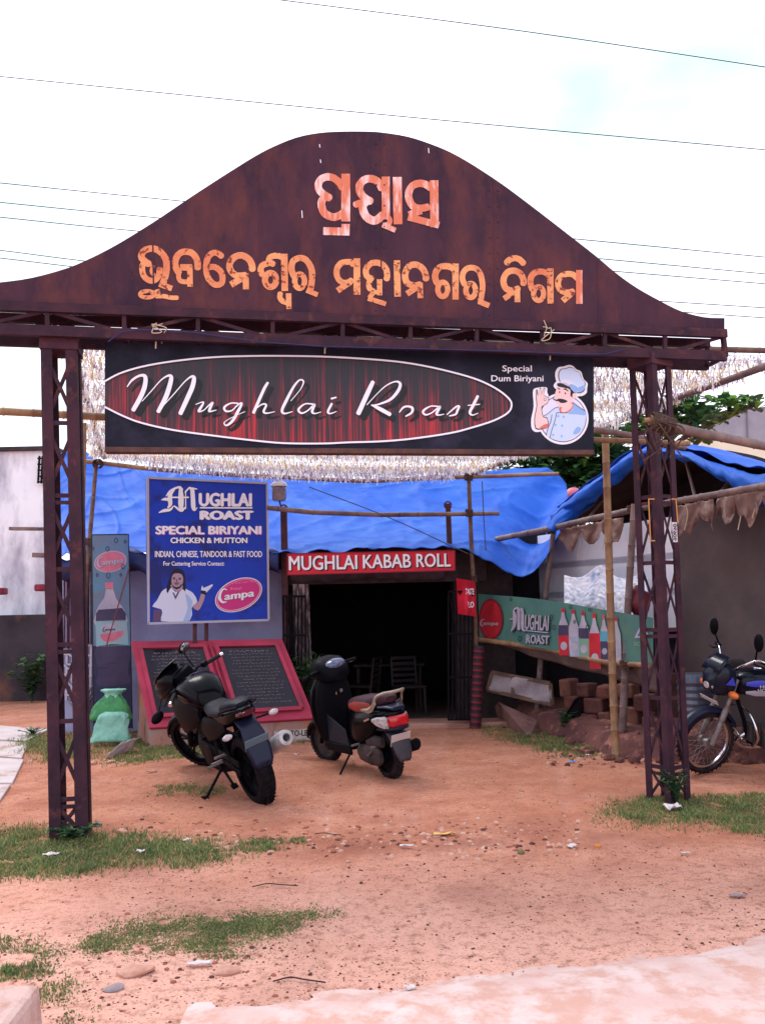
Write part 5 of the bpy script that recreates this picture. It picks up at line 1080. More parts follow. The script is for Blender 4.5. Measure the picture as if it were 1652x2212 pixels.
bw = thing('brick_pile', 'low wall of loose red laterite bricks under the green banner', 'brick pile', at(1260, 1560, 11.0))
M_brk = [mat('laterite_brick_%d' % i, S(*c_), S(c_[0] - 26, c_[1] - 18, c_[2] - 14), 7, rough=.95, bump=.5, bsc=30) for i, c_ in enumerate(((112, 66, 58), (96, 58, 55), (122, 80, 68)))]
for (u, v, wpx, hpx, m_) in ((1233, 1487, 30, 36, 2), (1246, 1519, 40, 30, 0), (1294, 1526, 52, 32, 1), (1245, 1551, 34, 30, 1), (1288, 1560, 44, 34, 0), (1262, 1582, 46, 26, 1), (1320, 1556, 30, 30, 2), (1345, 1520, 34, 34, 1), (1375, 1548, 40, 38, 2), (1352, 1560, 32, 30, 0), (1388, 1585, 44, 32, 1), (1310, 1590, 44, 26, 0), (1245, 1600, 60, 22, 2), (1420, 1570, 40, 36, 0), (1215, 1592, 40, 20, 1), (1272, 1492, 36, 26, 1), (1318, 1496, 44, 26, 0), (1360, 1492, 40, 28, 2), (1190, 1606, 36, 20, 0), (1280, 1612, 44, 22, 2), (1400, 1520, 40, 34, 1)):
    Y = 11.6 - (u - 1215) * .0075; p = at(u, v, Y); k = Y / FPX
    q = MB(); q.box((0, 0, 0), (wpx * k, .20, hpx * k), R=Matrix.Rotation(-.9 + random.uniform(-.12, .12), 3, 'Z') @ Matrix.Rotation(random.uniform(-.06, .06), 3, 'Y')); q.v = [tuple(Vector(a) + p + Vector((random.uniform(-.014, .014), .1 + random.uniform(-.014, .014), random.uniform(-.012, .012)))) for a in q.v]; q.build('brick', M_brk[m_], bw, bevel=.022)
b = MB(); A = [at(1212, 1560, 11.2), at(1254, 1560, 11.2), at(1254, 1505, 11.25), at(1240, 1512, 11.22)]; b.prism(A, [p + Vector((0, .02, 0)) for p in A]); tag(b.build('black_board', M_iron), 'black triangular board standing against the brick pile', 'board')
# stack of corrugated cans/metal box behind the parked motorcycle
q = MB(); p = at(1503, 1555, 9.1)
prof = [(.005, 0)] + [(.165 + (.01 if k % 2 else 0), k * .035) for k in range(13)] + [(.15, .47), (.005, .475)]
q.lathe(prof, Vector((p.x, p.y, .10)) if False else p, (0, 0, 1), 28); tag(q.build('ribbed_drum', mat('grey_metal_drum', S(92, 96, 112), S(70, 72, 88), 5, rough=.35, metal=.5), smooth=30), 'ribbed grey metal drum behind the front wheel of the right motorcycle', 'drum')
for (u0, v0, u1, v1, y, nm) in ((1478, 1470, 1600, 1468, 9.6, 'log'), (1560, 1440, 1640, 1446, 9.7, 'log')):
    b = MB(); b.tube(cat([tuple(at(u0, v0, y)), tuple(at((u0 + u1) / 2, v0 - 4, y)), tuple(at(u1, v1, y))], 4), .07, 10); tag(b.build('log', M_darkw, smooth=60), 'dark weathered log lying ' + ('above the drum' if u0 < 1500 else 'behind the chrome handlebar'), 'log')
M_rub = mat('brown_rubble', S(96, 62, 58), S(70, 48, 50), 5, rough=1, bump=.6)
rub = MB()
for k in range(170):
    i = random.random() * (len(bk) - 1.001); kk = int(i); f = i - kk; p = Vector(bk[kk] * (1 - f) + bk[kk + 1] * f); d_ = random.gauss(.02, .14); r_ = random.uniform(.015, .06)
    n0 = len(rub.v); c_ = p + Vector((.8, .6, 0)) * d_ + Vector((0, 0, max(0, d_) * .9 + r_ * .3)); rub.ball(c_, r_, 4, sq=(1.2, .9, .7))
    rub.v[n0:] = [tuple(Vector(v_) + Vector((1, 1, 1)) * .5 * r_ * mnoise.noise(Vector(v_) * (.9 / r_))) for v_ in rub.v[n0:]]
stuff(rub.build('rubble', M_bank, local=True, smooth=30), 'broken red clods and rubble along the bank under the hut', 'rubble')
for k, (u0, v0, u1, v1, y) in enumerate(((1400, 1090, 1440, 1000, 10.6), (1500, 1072, 1480, 1000, 10.0), (1560, 1060, 1590, 1022, 9.5), (1270, 1120, 1340, 1030, 11.8))):
    pole([at(u0, v0, y), at(u1, v1, y + .5)], .022, M_bamboog, ('first', 'second', 'third', 'leftmost')[k] + ' thin rafter pole in the dark gap under the hut tarpaulin' if k < 3 else 'leftmost thin rafter pole under the gable strip')
q = MB()
for (u, v, y, L_) in ((1455, 1080, 9.6, .5), (1476, 1076, 9.4, .35), (1590, 1058, 8.5, .4), (1622, 1052, 8.3, .3), (1245, 1128, 11.5, .5), (1300, 1120, 11.0, .4)):
    p = at(u, v, y); q.tube(cat([tuple(p), tuple(p + Vector((.02, -.03, -L_ * .5))), tuple(p + Vector((-.02, -.02, -L_)))], 5), .005, 5)
stuff(q.build('hanging_strings', M_twine), 'loose strings dangling from the hut eave pole', 'string')
b = MB(); A = at(1460, 1600, 9.9); b.box((A.x + .9, 9.9, .35), (2.4, .4, .9), -.95); b.build('plinth', M_rub, hut)

# ================================================================== background right
tr = thing('almond_tree', 'broad-leaved green tree behind the hut and signboard on the right', 'tree', Vector((at(1240, 1100, 17.5).x, 17.5, 0)))
q = MB(); t0 = Vector((at(1240, 1100, 17.5).x, 17.5, 0)); tt = at(1225, 1040, 17.5)
q.tube([t0, t0 + Vector((.05, 0, 1.2)), Vector((tt.x, tt.y, tt.z))], [.22, .17, .10], 10)
for (u, v, y) in ((1140, 1000, 17), (1310, 985, 17.5), (1460, 915, 17), (1555, 885, 17), (1622, 878, 17.2), (1230, 950, 18)): q.tube(cat([tuple(t0 + Vector((0, 0, 2.2))), tuple(at((1230 + u) / 2, (1060 + v) / 2 + 15, 17.6)), tuple(at(u, v, y))], 5), [.09 - .007 * k for k in range(11)], 7)
q.build('trunk', mat('grey_bark', S(96, 84, 78), S(66, 58, 56), 8, rough=.9, bump=.5), tr, smooth=180)
lv, lf, lm = [], [], []
def bigleaf(p, d, L_, mi):
    d = d.normalized(); s_ = d.cross(Vector((0, 0, 1))); s_ = s_.normalized() if s_.length > .01 else Vector((1, 0, 0)); up = s_.cross(d); o = len(lv)
    for (t, w_, h_) in ((0, .02, 0), (.35, .16, .03), (.7, .27, .02), (.92, .17, -.05), (1.0, .02, -.10)):
        c_ = p + d * (t * L_) + up * (h_ * L_); lv.extend([tuple(c_ - s_ * w_ * L_ + up * .05 * L_ * (w_ > .1)), tuple(c_), tuple(c_ + s_ * w_ * L_ + up * .05 * L_ * (w_ > .1))])
    for k in range(4): a = o + 3 * k; lf.extend([(a, a + 1, a + 4, a + 3), (a + 1, a + 2, a + 5, a + 4)]); lm.extend([mi, mi])
def rosette(p, n, L_):
    for k in range(n):
        a = 2 * PI * k / n + random.uniform(-.4, .4); e = random.uniform(-.35, .75)
        bigleaf(p, Vector((math.cos(a) * math.cos(e), math.sin(a) * math.cos(e), math.sin(e))), L_ * random.uniform(.7, 1.15), random.choice((0, 0, 1, 1, 2)))
cl = [(1130, 1005, 60, 40), (1200, 1010, 70, 60), (1270, 1000, 60, 60), (1180, 1050, 70, 40), (1260, 1070, 50, 60), (1230, 960, 60, 50), (1330, 960, 60, 40), (1400, 920, 50, 40), (1470, 905, 50, 45), (1540, 885, 60, 26), (1600, 880, 36, 24), (1495, 930, 40, 26), (1330, 1010, 50, 50)]
for (u, v, ru, rv) in cl:
    for k in range(int(ru * rv / 50)):
        a = random.uniform(0, 2 * PI); r_ = math.sqrt(random.random()); Y = random.uniform(16.6, 18.6); rosette(at(u + ru * r_ * math.cos(a), v + rv * r_ * math.sin(a), Y), 8, random.uniform(.20, .32))
me = bpy.data.meshes.new('crown'); me.from_pydata(lv, [], lf)
for m_ in (mat('leaf_green', S(74, 116, 62), S(58, 98, 56), 3, rough=.5, trans=.3), mat('leaf_dark', S(46, 80, 54), S(36, 66, 48), 3, rough=.5, trans=.25), mat('leaf_light', S(118, 160, 74), S(92, 140, 66), 3, rough=.5, trans=.35)): me.materials.append(m_)
me.polygons.foreach_set('material_index', lm); me.polygons.foreach_set('use_smooth', [True] * len(lf)); o = bpy.data.objects.new('crown', me); COL.objects.link(o); o.parent = tr; me.transform(Matrix.Translation(-ORG[tr.name])); o['kind'] = 'stuff'
bg_ = thing('concrete_building', 'grey concrete and cream building far behind the hut on the right', 'building', Vector((at(1600, 1000, 24).x, 24, 0)))
a, c = at(1512, 905, 23.5), at(1750, 872, 23.5)
MB().prism([at(1506, 962, 23.5), at(1760, 962, 23.5), at(1760, 874, 23.5), at(1575, 884, 23.5), at(1540, 893, 23.5)], [p + Vector((0, .4, 0)) for p in [at(1506, 962, 23.5), at(1760, 962, 23.5), at(1760, 874, 23.5), at(1575, 884, 23.5), at(1540, 893, 23.5)]]).build('parapet', mat('grey_concrete', S(150, 146, 160), S(132, 128, 142), 1.2, rough=.9), bg_)
A = [at(1470, 1250, 22), at(1760, 1250, 22), at(1760, 966, 22), at(1640, 962, 22), at(1484, 938, 22), at(1470, 950, 22)]; MB().prism(A, [p + Vector((0, .5, 0)) for p in A]).build('wall', mat('cream_wash', S(236, 228, 206), S(224, 214, 192), 1, rough=.9), bg_)
MB().beam(at(1612, 884, 23.45), at(1614, 960, 23.45), .03, .03).build('seam', mat('grey_seam', S(110, 106, 120), rough=.9), bg_)
q = MB(); p = at(1238, 1074, 15.5); q.lathe([(.20, -.22), (.20, 0), (.16, .10), (.08, .16), (.004, .18)], p, (0, 0, 1), 24); tag(q.build('pink_drum', mat('pink_enamel', S(196, 96, 120), S(170, 80, 104), 4, rough=.5), smooth=60), 'pink rounded drum top peeping over the blue tarpaulin corner', 'drum')
q = MB(); q.tube([at(1180, 985, 19), at(1184, 1060, 19)], .02); 

# ================================================================== power lines
M_wire = mat('black_cable', S(58, 58, 66), rough=.6)
wires = [((560, -6), (1120, 66), (1700, 152), 16, 'topmost cable crossing the sky to the right'), ((-40, 161), (800, 245), (1700, 328), 17, 'long cable crossing the sky just above the gateway hump'),
         ((-40, 391), (420, 437), (1700, 560), 19, 'highest of the cables passing behind the gateway header'), ((-40, 433), (420, 478), (1700, 596), 20, 'second cable passing behind the gateway header'), ((-40, 465), (420, 510), (1700, 617), 21, 'third cable passing behind the gateway header'),
         ((-40, 536), (420, 585), (1700, 668), 22, 'fourth cable passing behind the gateway header'), ((-40, 553), (420, 600), (1700, 690), 23, 'lowest cable passing behind the gateway header')]
wires += [((668, 1052), (840, 1118), (1012, 1197), 11.9, 'thin black wire sagging across the blue tarpaulin'), ((1041, 1040), (1044, 1110), (1049, 1190), 12.0, 'thin vertical string hanging beside the doorway bamboo')]
for a, c, d, Y, nm in wires:
    q = MB(); q.tube(cat([tuple(at(*a, Y)), tuple(at(*c, Y)), tuple(at(*d, Y))], 10), .0095 * Y / 16, 5); tag(q.build('power_cable', M_wire), nm, 'cable')
# ================================================================== two-wheelers (local: x forward, y left, z up, origin at rear tyre contact)
M_tyre = mat('dusty_tyre', S(30, 28, 34), S(52, 42, 44), 14, rough=.9, bump=.5, bsc=60, spec=.05)
M_tyred = mat('black_tyre', S(18, 18, 24), S(34, 28, 32), 16, rough=.85, bump=.6, bsc=60, spec=.05)
M_blk = mat('gloss_black_paint', S(7, 7, 13), S(10, 10, 17), 2, rough=.18, spec=.09, coat=.03)
M_sat = mat('satin_black_plastic', S(10, 10, 16), S(16, 15, 22), 5, rough=.5, spec=.06)
M_navyp = mat('dark_blue_paint', S(24, 28, 50), rough=.35, spec=.2)
M_seatv = mat('black_vinyl_seat', S(18, 18, 28), S(30, 30, 42), 8, rough=.45, bump=.2, bsc=60, spec=.12)
M_chr = mat('chrome', S(206, 206, 214), rough=.15, metal=1.0)
M_alum = mat('dull_aluminium', S(140, 130, 132), S(104, 92, 92), 9, rough=.45, metal=.5)
M_mudm = mat('muddy_engine', S(74, 58, 58), S(44, 38, 42), 8, rough=.7, bump=.3)
M_clr = mat('clear_lens', S(150, 138, 142), S(206, 196, 200), 30, rough=.12, spec=.7); M_org = mat('orange_lens', S(214, 104, 34), rough=.2, spec=.6); M_redl = mat('red_lens', S(190, 20, 34), S(150, 14, 28), 9, rough=.15, spec=.7)
M_plate = mat('plate_pale', S(186, 172, 170), rough=.6); M_plated = mat('plate_dark', S(84, 104, 118), rough=.5); M_mirr = mat('mirror_glass', S(120, 116, 120), rough=.06, metal=.9)
def vloft(q, secs, n=16, e=2.5, mi=0):        # sections along z: (z, xc, half x, half y)
    rings = []
    for z, xc, hx, hy in secs:
        rings.append([Vector((xc + math.copysign(abs(math.cos(t)) ** (2 / e), math.cos(t)) * hx, math.copysign(abs(math.sin(t)) ** (2 / e), math.sin(t)) * hy, z)) for t in [2 * PI * k / n for k in range(n)]])
    q.loft(rings, mi, True)
def wheel(root, cx, cz, R, wt, style, mt, mr, xf=None):
    q = MB(); q.xf = xf; h = wt / 2; prof = []
    for k in range(11):
        a = -PI * .62 + 2 * PI * .62 * k / 10; prof.append((R - h * .95 + h * .95 * math.cos(a), h * math.sin(a) * 1.0))
    q.lathe(prof, (cx, 0, cz), (0, 1, 0), 40)
    for k in range(40):                                      # tread blocks
        a = 2 * PI * k / 40
        for sgn in (-1, 1):
            c = Vector((cx + math.cos(a + sgn * .04) * (R + .002), sgn * h * .33, cz + math.sin(a + sgn * .04) * (R + .002))); t_ = Vector((-math.sin(a), 0, math.cos(a)))
            q.beam(c - t_ * .011 + Vector((0, -h * .2, 0)), c + t_ * .011 + Vector((0, h * .2, 0)), .014, .006, side=Vector((math.cos(a), 0, math.sin(a))))
    tyre = q.build('wheel', mt, root, smooth=40, local=True)
    Ri = R - h * 1.55; q = MB(); q.xf = xf
    q.lathe([(Ri + .015, -h * .62), (Ri + .018, -h * .5), (Ri - .012, -h * .42), (Ri - .016, 0), (Ri - .012, h * .42), (Ri + .018, h * .5), (Ri + .015, h * .62)], (cx, 0, cz), (0, 1, 0), 40); q.build('rim', mr, tyre, smooth=40, local=True)
    q = MB(); q.xf = xf; q.lathe([(.004, -.06), (.05, -.058), (.05, -.03), (.03, -.025), (.03, .025), (.05, .03), (.05, .058), (.004, .06)], (cx, 0, cz), (0, 1, 0), 16)
    if style == 'wire':
        for k in range(36):
            a = 2 * PI * k / 36; b_ = a + (.5 if k % 2 else -.5); y = .045 * (1 if k % 4 < 2 else -1)
            q.tube([(cx + .048 * math.cos(b_), y, cz + .048 * math.sin(b_)), (cx + (Ri - .01) * math.cos(a), 0, cz + (Ri - .01) * math.sin(a))], .0022, 4, caps=False)
    elif style == 'alloy':
        for k in range(6):
            a = 2 * PI * k / 6 + .3
            for da in (-.13, .13):
                q.beam((cx + .04 * math.cos(a), 0, cz + .04 * math.sin(a)), (cx + (Ri - .005) * math.cos(a + da), 0, cz + (Ri - .005) * math.sin(a + da)), .022, .018, side=(0, 1, 0))
    else:
        q.lathe([(.03, -h * .3), (Ri * .6, -h * .22), (Ri, -h * .4)], (cx, 0, cz), (0, 1, 0), 24); q.lathe([(Ri, h * .4), (Ri * .6, h * .22), (.03, h * .3)], (cx, 0, cz), (0, 1, 0), 24)
    q.build('spokes' if style != 'disc' else 'hub', mr if style != 'wire' else M_alum, tyre, smooth=40, local=True)
    return tyre
def fender(root, name, cx, cz, R, a0, a1, hw, m, xf=None, lip=.03):
    q = MB(); q.xf = xf; n = 14; rings = []
    for k in range(n + 1):
        a = a0 + (a1 - a0) * k / n; w_ = hw * (1 if 0 < k < n else .8); c_, s_ = math.cos(a), math.sin(a); ring = []
        for (y, r) in ((-w_, R - lip), (-w_ * .85, R - .006), (-w_ * .4, R + .006), (0, R + .01), (w_ * .4, R + .006), (w_ * .85, R - .006), (w_, R - lip)): ring.append(Vector((cx + c_ * r, y, cz + s_ * r)))
        rings.append(ring)
    q.loft(rings, 0, False, closed=False); return q.build(name, m, root, smooth=60, solid=.005, local=True)
def part(root, name, m, fn, smooth=40, xf=None, bevel=0, **k):
    q = MB(); q.xf = xf; fn(q); return q.build(name, m, root, smooth=smooth, local=True, bevel=bevel, **k)
def steer(head, axle, ang):
    ax = (Vector(head) - Vector(axle)).normalized(); return Matrix.Translation(head) @ Matrix.Rotation(ang, 4, ax) @ Matrix.Translation(-Vector(head))
def place(root, rear, front, lean):
    rear, front = Vector(rear), Vector(front); d = front - rear; root.location = (rear.x, rear.y, -.004); root.rotation_euler = (-lean, 0, math.atan2(d.y, d.x))
def squeeze(root, f):                        # shorten the overhang behind the rear axle
    for c in list(root.children):
        if c.name.startswith('wheel'): continue
        for o in [c] + list(c.children):
            for v in o.data.vertices:
                if v.co.x < 0: v.co.x *= f
def indicator(root, p, d, m, xf=None, r=.028):
    p, d = Vector(p), Vector(d)
    s_ = part(root, 'indicator', m, lambda q: q.ball(p + d, r, 8, sq=(.9, 1.7, .95)), xf=xf); part(s_, 'stalk', M_sat, lambda q: q.tube([p, p + d * .8], .009, 6), xf=xf)

# ---------------------------------------------------------------- black sports motorcycle
mc = thing('motorcycle', 'black sports motorcycle leaning on its side stand before the pink plaque stand', 'motorcycle', (0, 0, 0), world=False)
HD, AX = (1.06, 0, .88), (1.34, 0, .295); ST = steer(HD, AX, math.radians(30))
wheel(mc, 0, .31, .315, .15, 'alloy', M_tyred, M_sat); wheel(mc, 1.34, .295, .30, .105, 'alloy', M_tyred, M_sat, ST)
fender(mc, 'front_fender', 1.34, .295, .315, .25, 2.5, .055, M_blk, ST)
for y in (-.085, .085): part(mc, 'fork', M_sat, lambda q: (q.tube([(1.34, y, .295), (1.25, y, .5)], .028, 10), q.tube([(1.25, y, .5), (1.07, y, .92)], .019, 10)), xf=ST)
part(mc, 'triple_clamp', M_sat, lambda q: (q.box((1.08, 0, .90), (.08, .22, .03)), q.box((1.15, 0, .74), (.08, .21, .03))), xf=ST, bevel=.006)
part(mc, 'brake_disc', M_alum, lambda q: q.lathe([(.05, -.058), (.125, -.058), (.125, -.054), (.05, -.054)], (1.34, 0, .295), (0, 1, 0), 24), xf=ST)
fa = part(mc, 'fairing', M_blk, lambda q: q.body([(1.10, .98, .15, .10), (1.17, .97, .175, .15), (1.28, .95, .17, .17), (1.38, .91, .13, .14), (1.46, .86, .06, .07)], 20), xf=ST, smooth=60)
part(fa, 'windscreen', mat('smoked_screen', S(20, 20, 28), rough=.08, spec=.6), lambda q: q.loft([[Vector((x, y * w_, z)) for y in (-1, -.6, 0, .6, 1)] for x, z, w_ in ((1.36, 1.03, .14), (1.27, 1.10, .14), (1.17, 1.16, .11), (1.12, 1.18, .07))], 0, False, closed=False), xf=ST, solid=.006)
part(fa, 'headlight', M_clr, lambda q: q.ball((1.43, 0, .90), .06, 8, sq=(.5, 1.3, 1)), xf=ST)
part(mc, 'console', M_sat, lambda q: (q.box((1.09, 0, 1.02), (.07, .22, .10)), q.box((1.13, 0, 1.06), (.03, .20, .05))), xf=ST, bevel=.015)
for s in (-1, 1):
    h_ = part(mc, 'handlebar', M_sat, lambda q: q.tube([(1.08, s * .09, .96), (1.06, s * .18, .985), (1.0, s * .27, .975)], .013, 8), xf=ST)
    part(h_, 'grip', mat('rubber_grip', S(22, 22, 28), rough=.85), lambda q: q.tube([(1.005, s * .25, .976), (.945, s * .39, .965)], .019, 10), xf=ST)
    part(h_, 'bar_end', M_chr, lambda q: q.tube([(.945, s * .39, .965), (.932, s * .42, .962)], .019, 10), xf=ST)
    part(h_, 'lever', M_sat, lambda q: q.tube([(1.06, s * .2, .975), (1.09, s * .26, .96), (1.03, s * .40, .945)], .007, 6), xf=ST)
    part(h_, 'switch_box', M_sat, lambda q: q.box((1.02, s * .235, .98), (.05, .06, .05)), xf=ST, bevel=.008)
for s, m_end in ((1, (1.06, .50, .90)), (-1, (1.20, -.26, 1.17))):
    mi_ = part(mc, 'mirror', M_sat, lambda q: q.ball(m_end, .065, 8, sq=(.45, 1.2, .75)), xf=ST); part(mi_, 'stalk', M_sat, lambda q: q.tube([(1.10, s * .17, 1.0), (Vector((1.10, s * .17, 1.0)) + Vector(m_end)) / 2 + Vector((.03, 0, .03)), m_end], .007, 6), xf=ST)
    if s < 0: part(mi_, 'glass', M_mirr, lambda q: q.ball(Vector(m_end) - Vector((.018, 0, 0)), .056, 8, sq=(.3, 1.2, .75)), xf=ST)
tk = part(mc, 'fuel_tank', M_blk, lambda q: q.body([(.54, .81, .10, .05), (.61, .84, .15, .10), (.74, .88, .19, .14), (.88, .895, .205, .145), (1.0, .885, .175, .12), (1.06, .87, .11, .08)], 20), smooth=60)
part(tk, 'filler_cap', M_chr, lambda q: q.lathe([(.004, .012), (.05, .010), (.056, 0), (.056, -.01)], (.87, 0, 1.022), (-.1, 0, 1), 20))
for s in (-1, 1):
    part(tk, 'tank_shroud', M_sat, lambda q: q.body([(.58, .74, .02, .05, s * .14), (.72, .72, .035, .12, s * .165), (.95, .68, .04, .17, s * .18), (1.16, .74, .025, .12, s * .17), (1.22, .80, .01, .05, s * .16)], 12))
    part(mc, 'side_panel', M_sat, lambda q: q.body([(.10, .70, .012, .03, s * .11), (.28, .66, .025, .09, s * .125), (.50, .62, .03, .12, s * .13), (.66, .62, .012, .05, s * .125)], 12))
part(mc, 'seat', M_seatv, lambda q: q.body([(.12, .80, .11, .035), (.2, .80, .14, .045), (.38, .782, .145, .045), (.5, .79, .12, .045), (.60, .82, .08, .035)], 16), smooth=60)
part(mc, 'pillion_seat', M_seatv, lambda q: q.body([(-.15, .905, .05, .02), (-.08, .90, .10, .04), (.04, .885, .12, .05), (.13, .855, .115, .045), (.18, .83, .07, .03)], 16), smooth=60)
tc_ = part(mc, 'tail_cowl', M_blk, lambda q: q.body([(-.26, .87, .045, .025), (-.14, .84, .105, .06), (.05, .785, .125, .085), (.28, .73, .125, .10), (.5, .70, .10, .10)], 16), smooth=60)
part(tc_, 'tail_light', mat('smoked_red_lens', S(70, 20, 30), rough=.15), lambda q: q.body([(-.29, .85, .05, .02), (-.25, .845, .08, .03), (-.2, .84, .09, .03)], 12))
for s in (-1, 1): part(tc_, 'grab_rail', M_sat, lambda q: q.tube([(.12, s * .13, .82), (.0, s * .155, .87), (-.14, s * .13, .90), (-.22, s * .07, .905)], .013, 8))
fe = part(mc, 'rear_fender', M_navyp, lambda q: q.loft([[Vector((x, y * w_, z + .01 * (1 - y * y))) for y in (-1, -.7, 0, .7, 1)] for x, z, w_ in ((-.12, .78, .09), (-.22, .72, .085), (-.28, .64, .10), (-.33, .54, .105), (-.37, .44, .09), (-.39, .39, .06))], 0, False, closed=False), solid=.008)
part(fe, 'number_plate', M_plated, lambda q: q.box((-.322, 0, .60), (.008, .22, .11), R=Matrix.Rotation(math.radians(-28), 3, 'Y')), bevel=.004)
indicator(mc, (-.20, .08, .72), (-.04, .13, -.01), M_clr, r=.027); indicator(mc, (-.20, -.08, .76), (-.04, -.15, .0), M_clr, r=.027)
part(mc, 'frame', M_sat, lambda q: (q.tube([(1.05, 0, .86), (.75, .05, .74), (.45, .1, .62), (.42, .1, .35)], .025, 8), q.tube([(1.05, 0, .80), (.92, .0, .5), (.88, 0, .3)], .025, 8), q.tube([(.45, .1, .62), (.1, .09, .74)], .016, 8), q.tube([(.45, -.1, .62), (.1, -.09, .74)], .016, 8), q.tube([(.75, -.05, .74), (.45, -.1, .62), (.42, -.1, .35)], .025, 8)))
en = part(mc, 'engine', M_sat, lambda q: (q.box((.62, 0, .36), (.36, .26, .20)), q.box((.76, 0, .52), (.17, .18, .24), R=Matrix.Rotation(.35, 3, 'Y')), [q.box((.76 + .011 * k, 0, .44 + .03 * k), (.21, .22, .008), R=Matrix.Rotation(.35, 3, 'Y')) for k in range(7)], q.lathe([(.004, .155), (.09, .15), (.105, .13), (.105, .12)], (.6, 0, .36), (0, 1, 0), 20)), bevel=.006)
part(en, 'exhaust_pipe', M_alum, lambda q: q.tube(cat([(.86, -.04, .5), (.97, -.08, .38), (.86, -.1, .24), (.55, -.13, .22), (.25, -.15, .30), (.12, -.165, .36)], 5), .02, 8))
mf = part(mc, 'muffler', M_alum, lambda q: q.tube([(.16, -.165, .35), (.1, -.18, .38), (-.22, -.255, .50), (-.24, -.26, .507)], [.03, .062, .068, .06], 16))
part(mf, 'end_cap', mat('brushed_silver', S(190, 186, 190), S(160, 156, 160), 12, rough=.4, metal=.3), lambda q: q.lathe([(.072, -.26), (.076, -.005), (.066, .025), (.038, .034), (.033, .02), (.004, .0)], (-.26, -.263, .512), (-.92, -.2, .36), 20))
part(mf, 'outlet', M_black, lambda q: q.lathe([(.026, .0), (.026, .04), (.004, .035)], (-.26, -.263, .512), (-.92, -.2, .36), 14))
part(mc, 'swingarm', M_sat, lambda q: (q.beam((.42, .10, .34), (0, .105, .31), .03, .05), q.beam((.42, -.10, .34), (0, -.105, .31), .03, .05)), bevel=.006)
part(mc, 'belly_pan', M_sat, lambda q: q.body([(.40, .24, .06, .04), (.55, .23, .11, .07), (.80, .25, .12, .10), (.98, .34, .10, .14), (1.04, .42, .05, .08)], 14), smooth=60)
part(mc, 'rear_hugger', M_sat, lambda q: q.loft([[Vector((math.cos(a) * .335, y * .085, .31 + math.sin(a) * .335 + .012 * (1 - y * y))) for y in (-1, -.7, 0, .7, 1)] for a in [.15 + .18 * k for k in range(10)]], 0, False, closed=False), solid=.006)
part(mc, 'shock_absorber', M_sat, lambda q: (q.tube([(.12, .12, .36), (.28, .11, .66)], .016, 8), q.tube([(.18 + .01 * math.sin(t), .118 + .026 * math.cos(t), .46 + t * .004) for t in [k * .6 for k in range(60)]], .005, 5)))
part(mc, 'chain_guard', M_sat, lambda q: q.beam((.40, .115, .42), (-.05, .12, .40), .02, .06), bevel=.006)
for s, z_ in ((1, .34), (-1, .34)): part(mc, 'foot_peg', M_alum, lambda q: q.tube([(.36, s * .12, z_), (.36, s * .27, z_)], .014, 8))
part(mc, 'pillion_peg', M_alum, lambda q: q.tube([(.20, .11, .45), (.18, .24, .46)], .013, 8)); part(mc, 'gear_lever', M_alum, lambda q: q.tube([(.36, .12, .36), (.52, .17, .30)], .008, 6))
part(mc, 'side_stand', M_sat, lambda q: (q.tube([(.42, .12, .27), (.34, .34, .115)], .013, 8), q.box((.335, .36, .118), (.07, .05, .012), R=Matrix.Rotation(.3, 3, 'X'))))
part(mc, 'centre_stand', M_sat, lambda q: (q.tube([(.42, .11, .24), (.22, .13, .17)], .013, 8), q.tube([(.42, -.11, .24), (.22, -.15, .17)], .013, 8), q.beam((.22, .13, .165), (.17, .13, .15), .05, .02)))
place(mc, G(566, 1732), G(400, 1662), math.radians(17)); mc.scale = (1.03, 1.03, 1.03); squeeze(mc, .78); mc.rotation_euler[1] = -.072

# ---------------------------------------------------------------- black scooter
sc_ = thing('scooter', 'black step-through scooter with maroon seat parked before the dark doorway', 'scooter', (0, 0, 0), world=False)
HD2, AX2 = (1.0, 0, .95), (1.24, 0, .235); ST2 = steer(HD2, AX2, math.radians(14))
wheel(sc_, 0, .225, .225, .105, 'disc', M_tyre, M_sat); wheel(sc_, 1.24, .235, .235, .095, 'disc', M_tyre, M_mudm, ST2)
fender(sc_, 'front_fender', 1.24, .235, .262, .15, 2.9, .07, M_blk, ST2, lip=.06)
part(sc_, 'fork', M_sat, lambda q: (q.tube([(1.24, .075, .235), (1.14, .075, .5)], .02, 8), q.tube([(1.24, -.075, .235), (1.14, -.075, .5)], .02, 8), q.tube([(1.14, 0, .5), (1.02, 0, .9)], .03, 8)), xf=ST2)
ap = part(sc_, 'apron', M_blk, lambda q: vloft(q, [(.26, .95, .04, .15), (.36, .985, .055, .21), (.52, 1.02, .075, .25), (.70, 1.045, .085, .255), (.84, 1.04, .085, .23), (.93, 1.02, .075, .19), (.99, 1.0, .06, .14)], 24), smooth=60)
part(ap, 'inner_panel', M_sat, lambda q: vloft(q, [(.28, .91, .03, .16), (.5, .93, .045, .225), (.7, .945, .05, .235), (.86, .945, .05, .21), (.97, .95, .04, .15)], 20), smooth=60)
part(ap, 'ignition', M_chr, lambda q: q.lathe([(.02, 0), (.02, .02), (.004, .02)], (.91, -.07, .80), (-1, 0, .1), 12))
part(ap, 'bag_hook', M_chr, lambda q: q.tube([(.92, 0, .78), (.89, 0, .77), (.885, 0, .80)], .006, 6))
cw = part(sc_, 'handlebar_cowl', M_sat, lambda q: q.body([(.79, .985, .10, .05), (.85, 1.01, .18, .10), (.95, 1.045, .215, .125), (1.06, 1.06, .19, .12), (1.16, 1.03, .10, .08)], 20, e=3.2), xf=ST2, smooth=60)
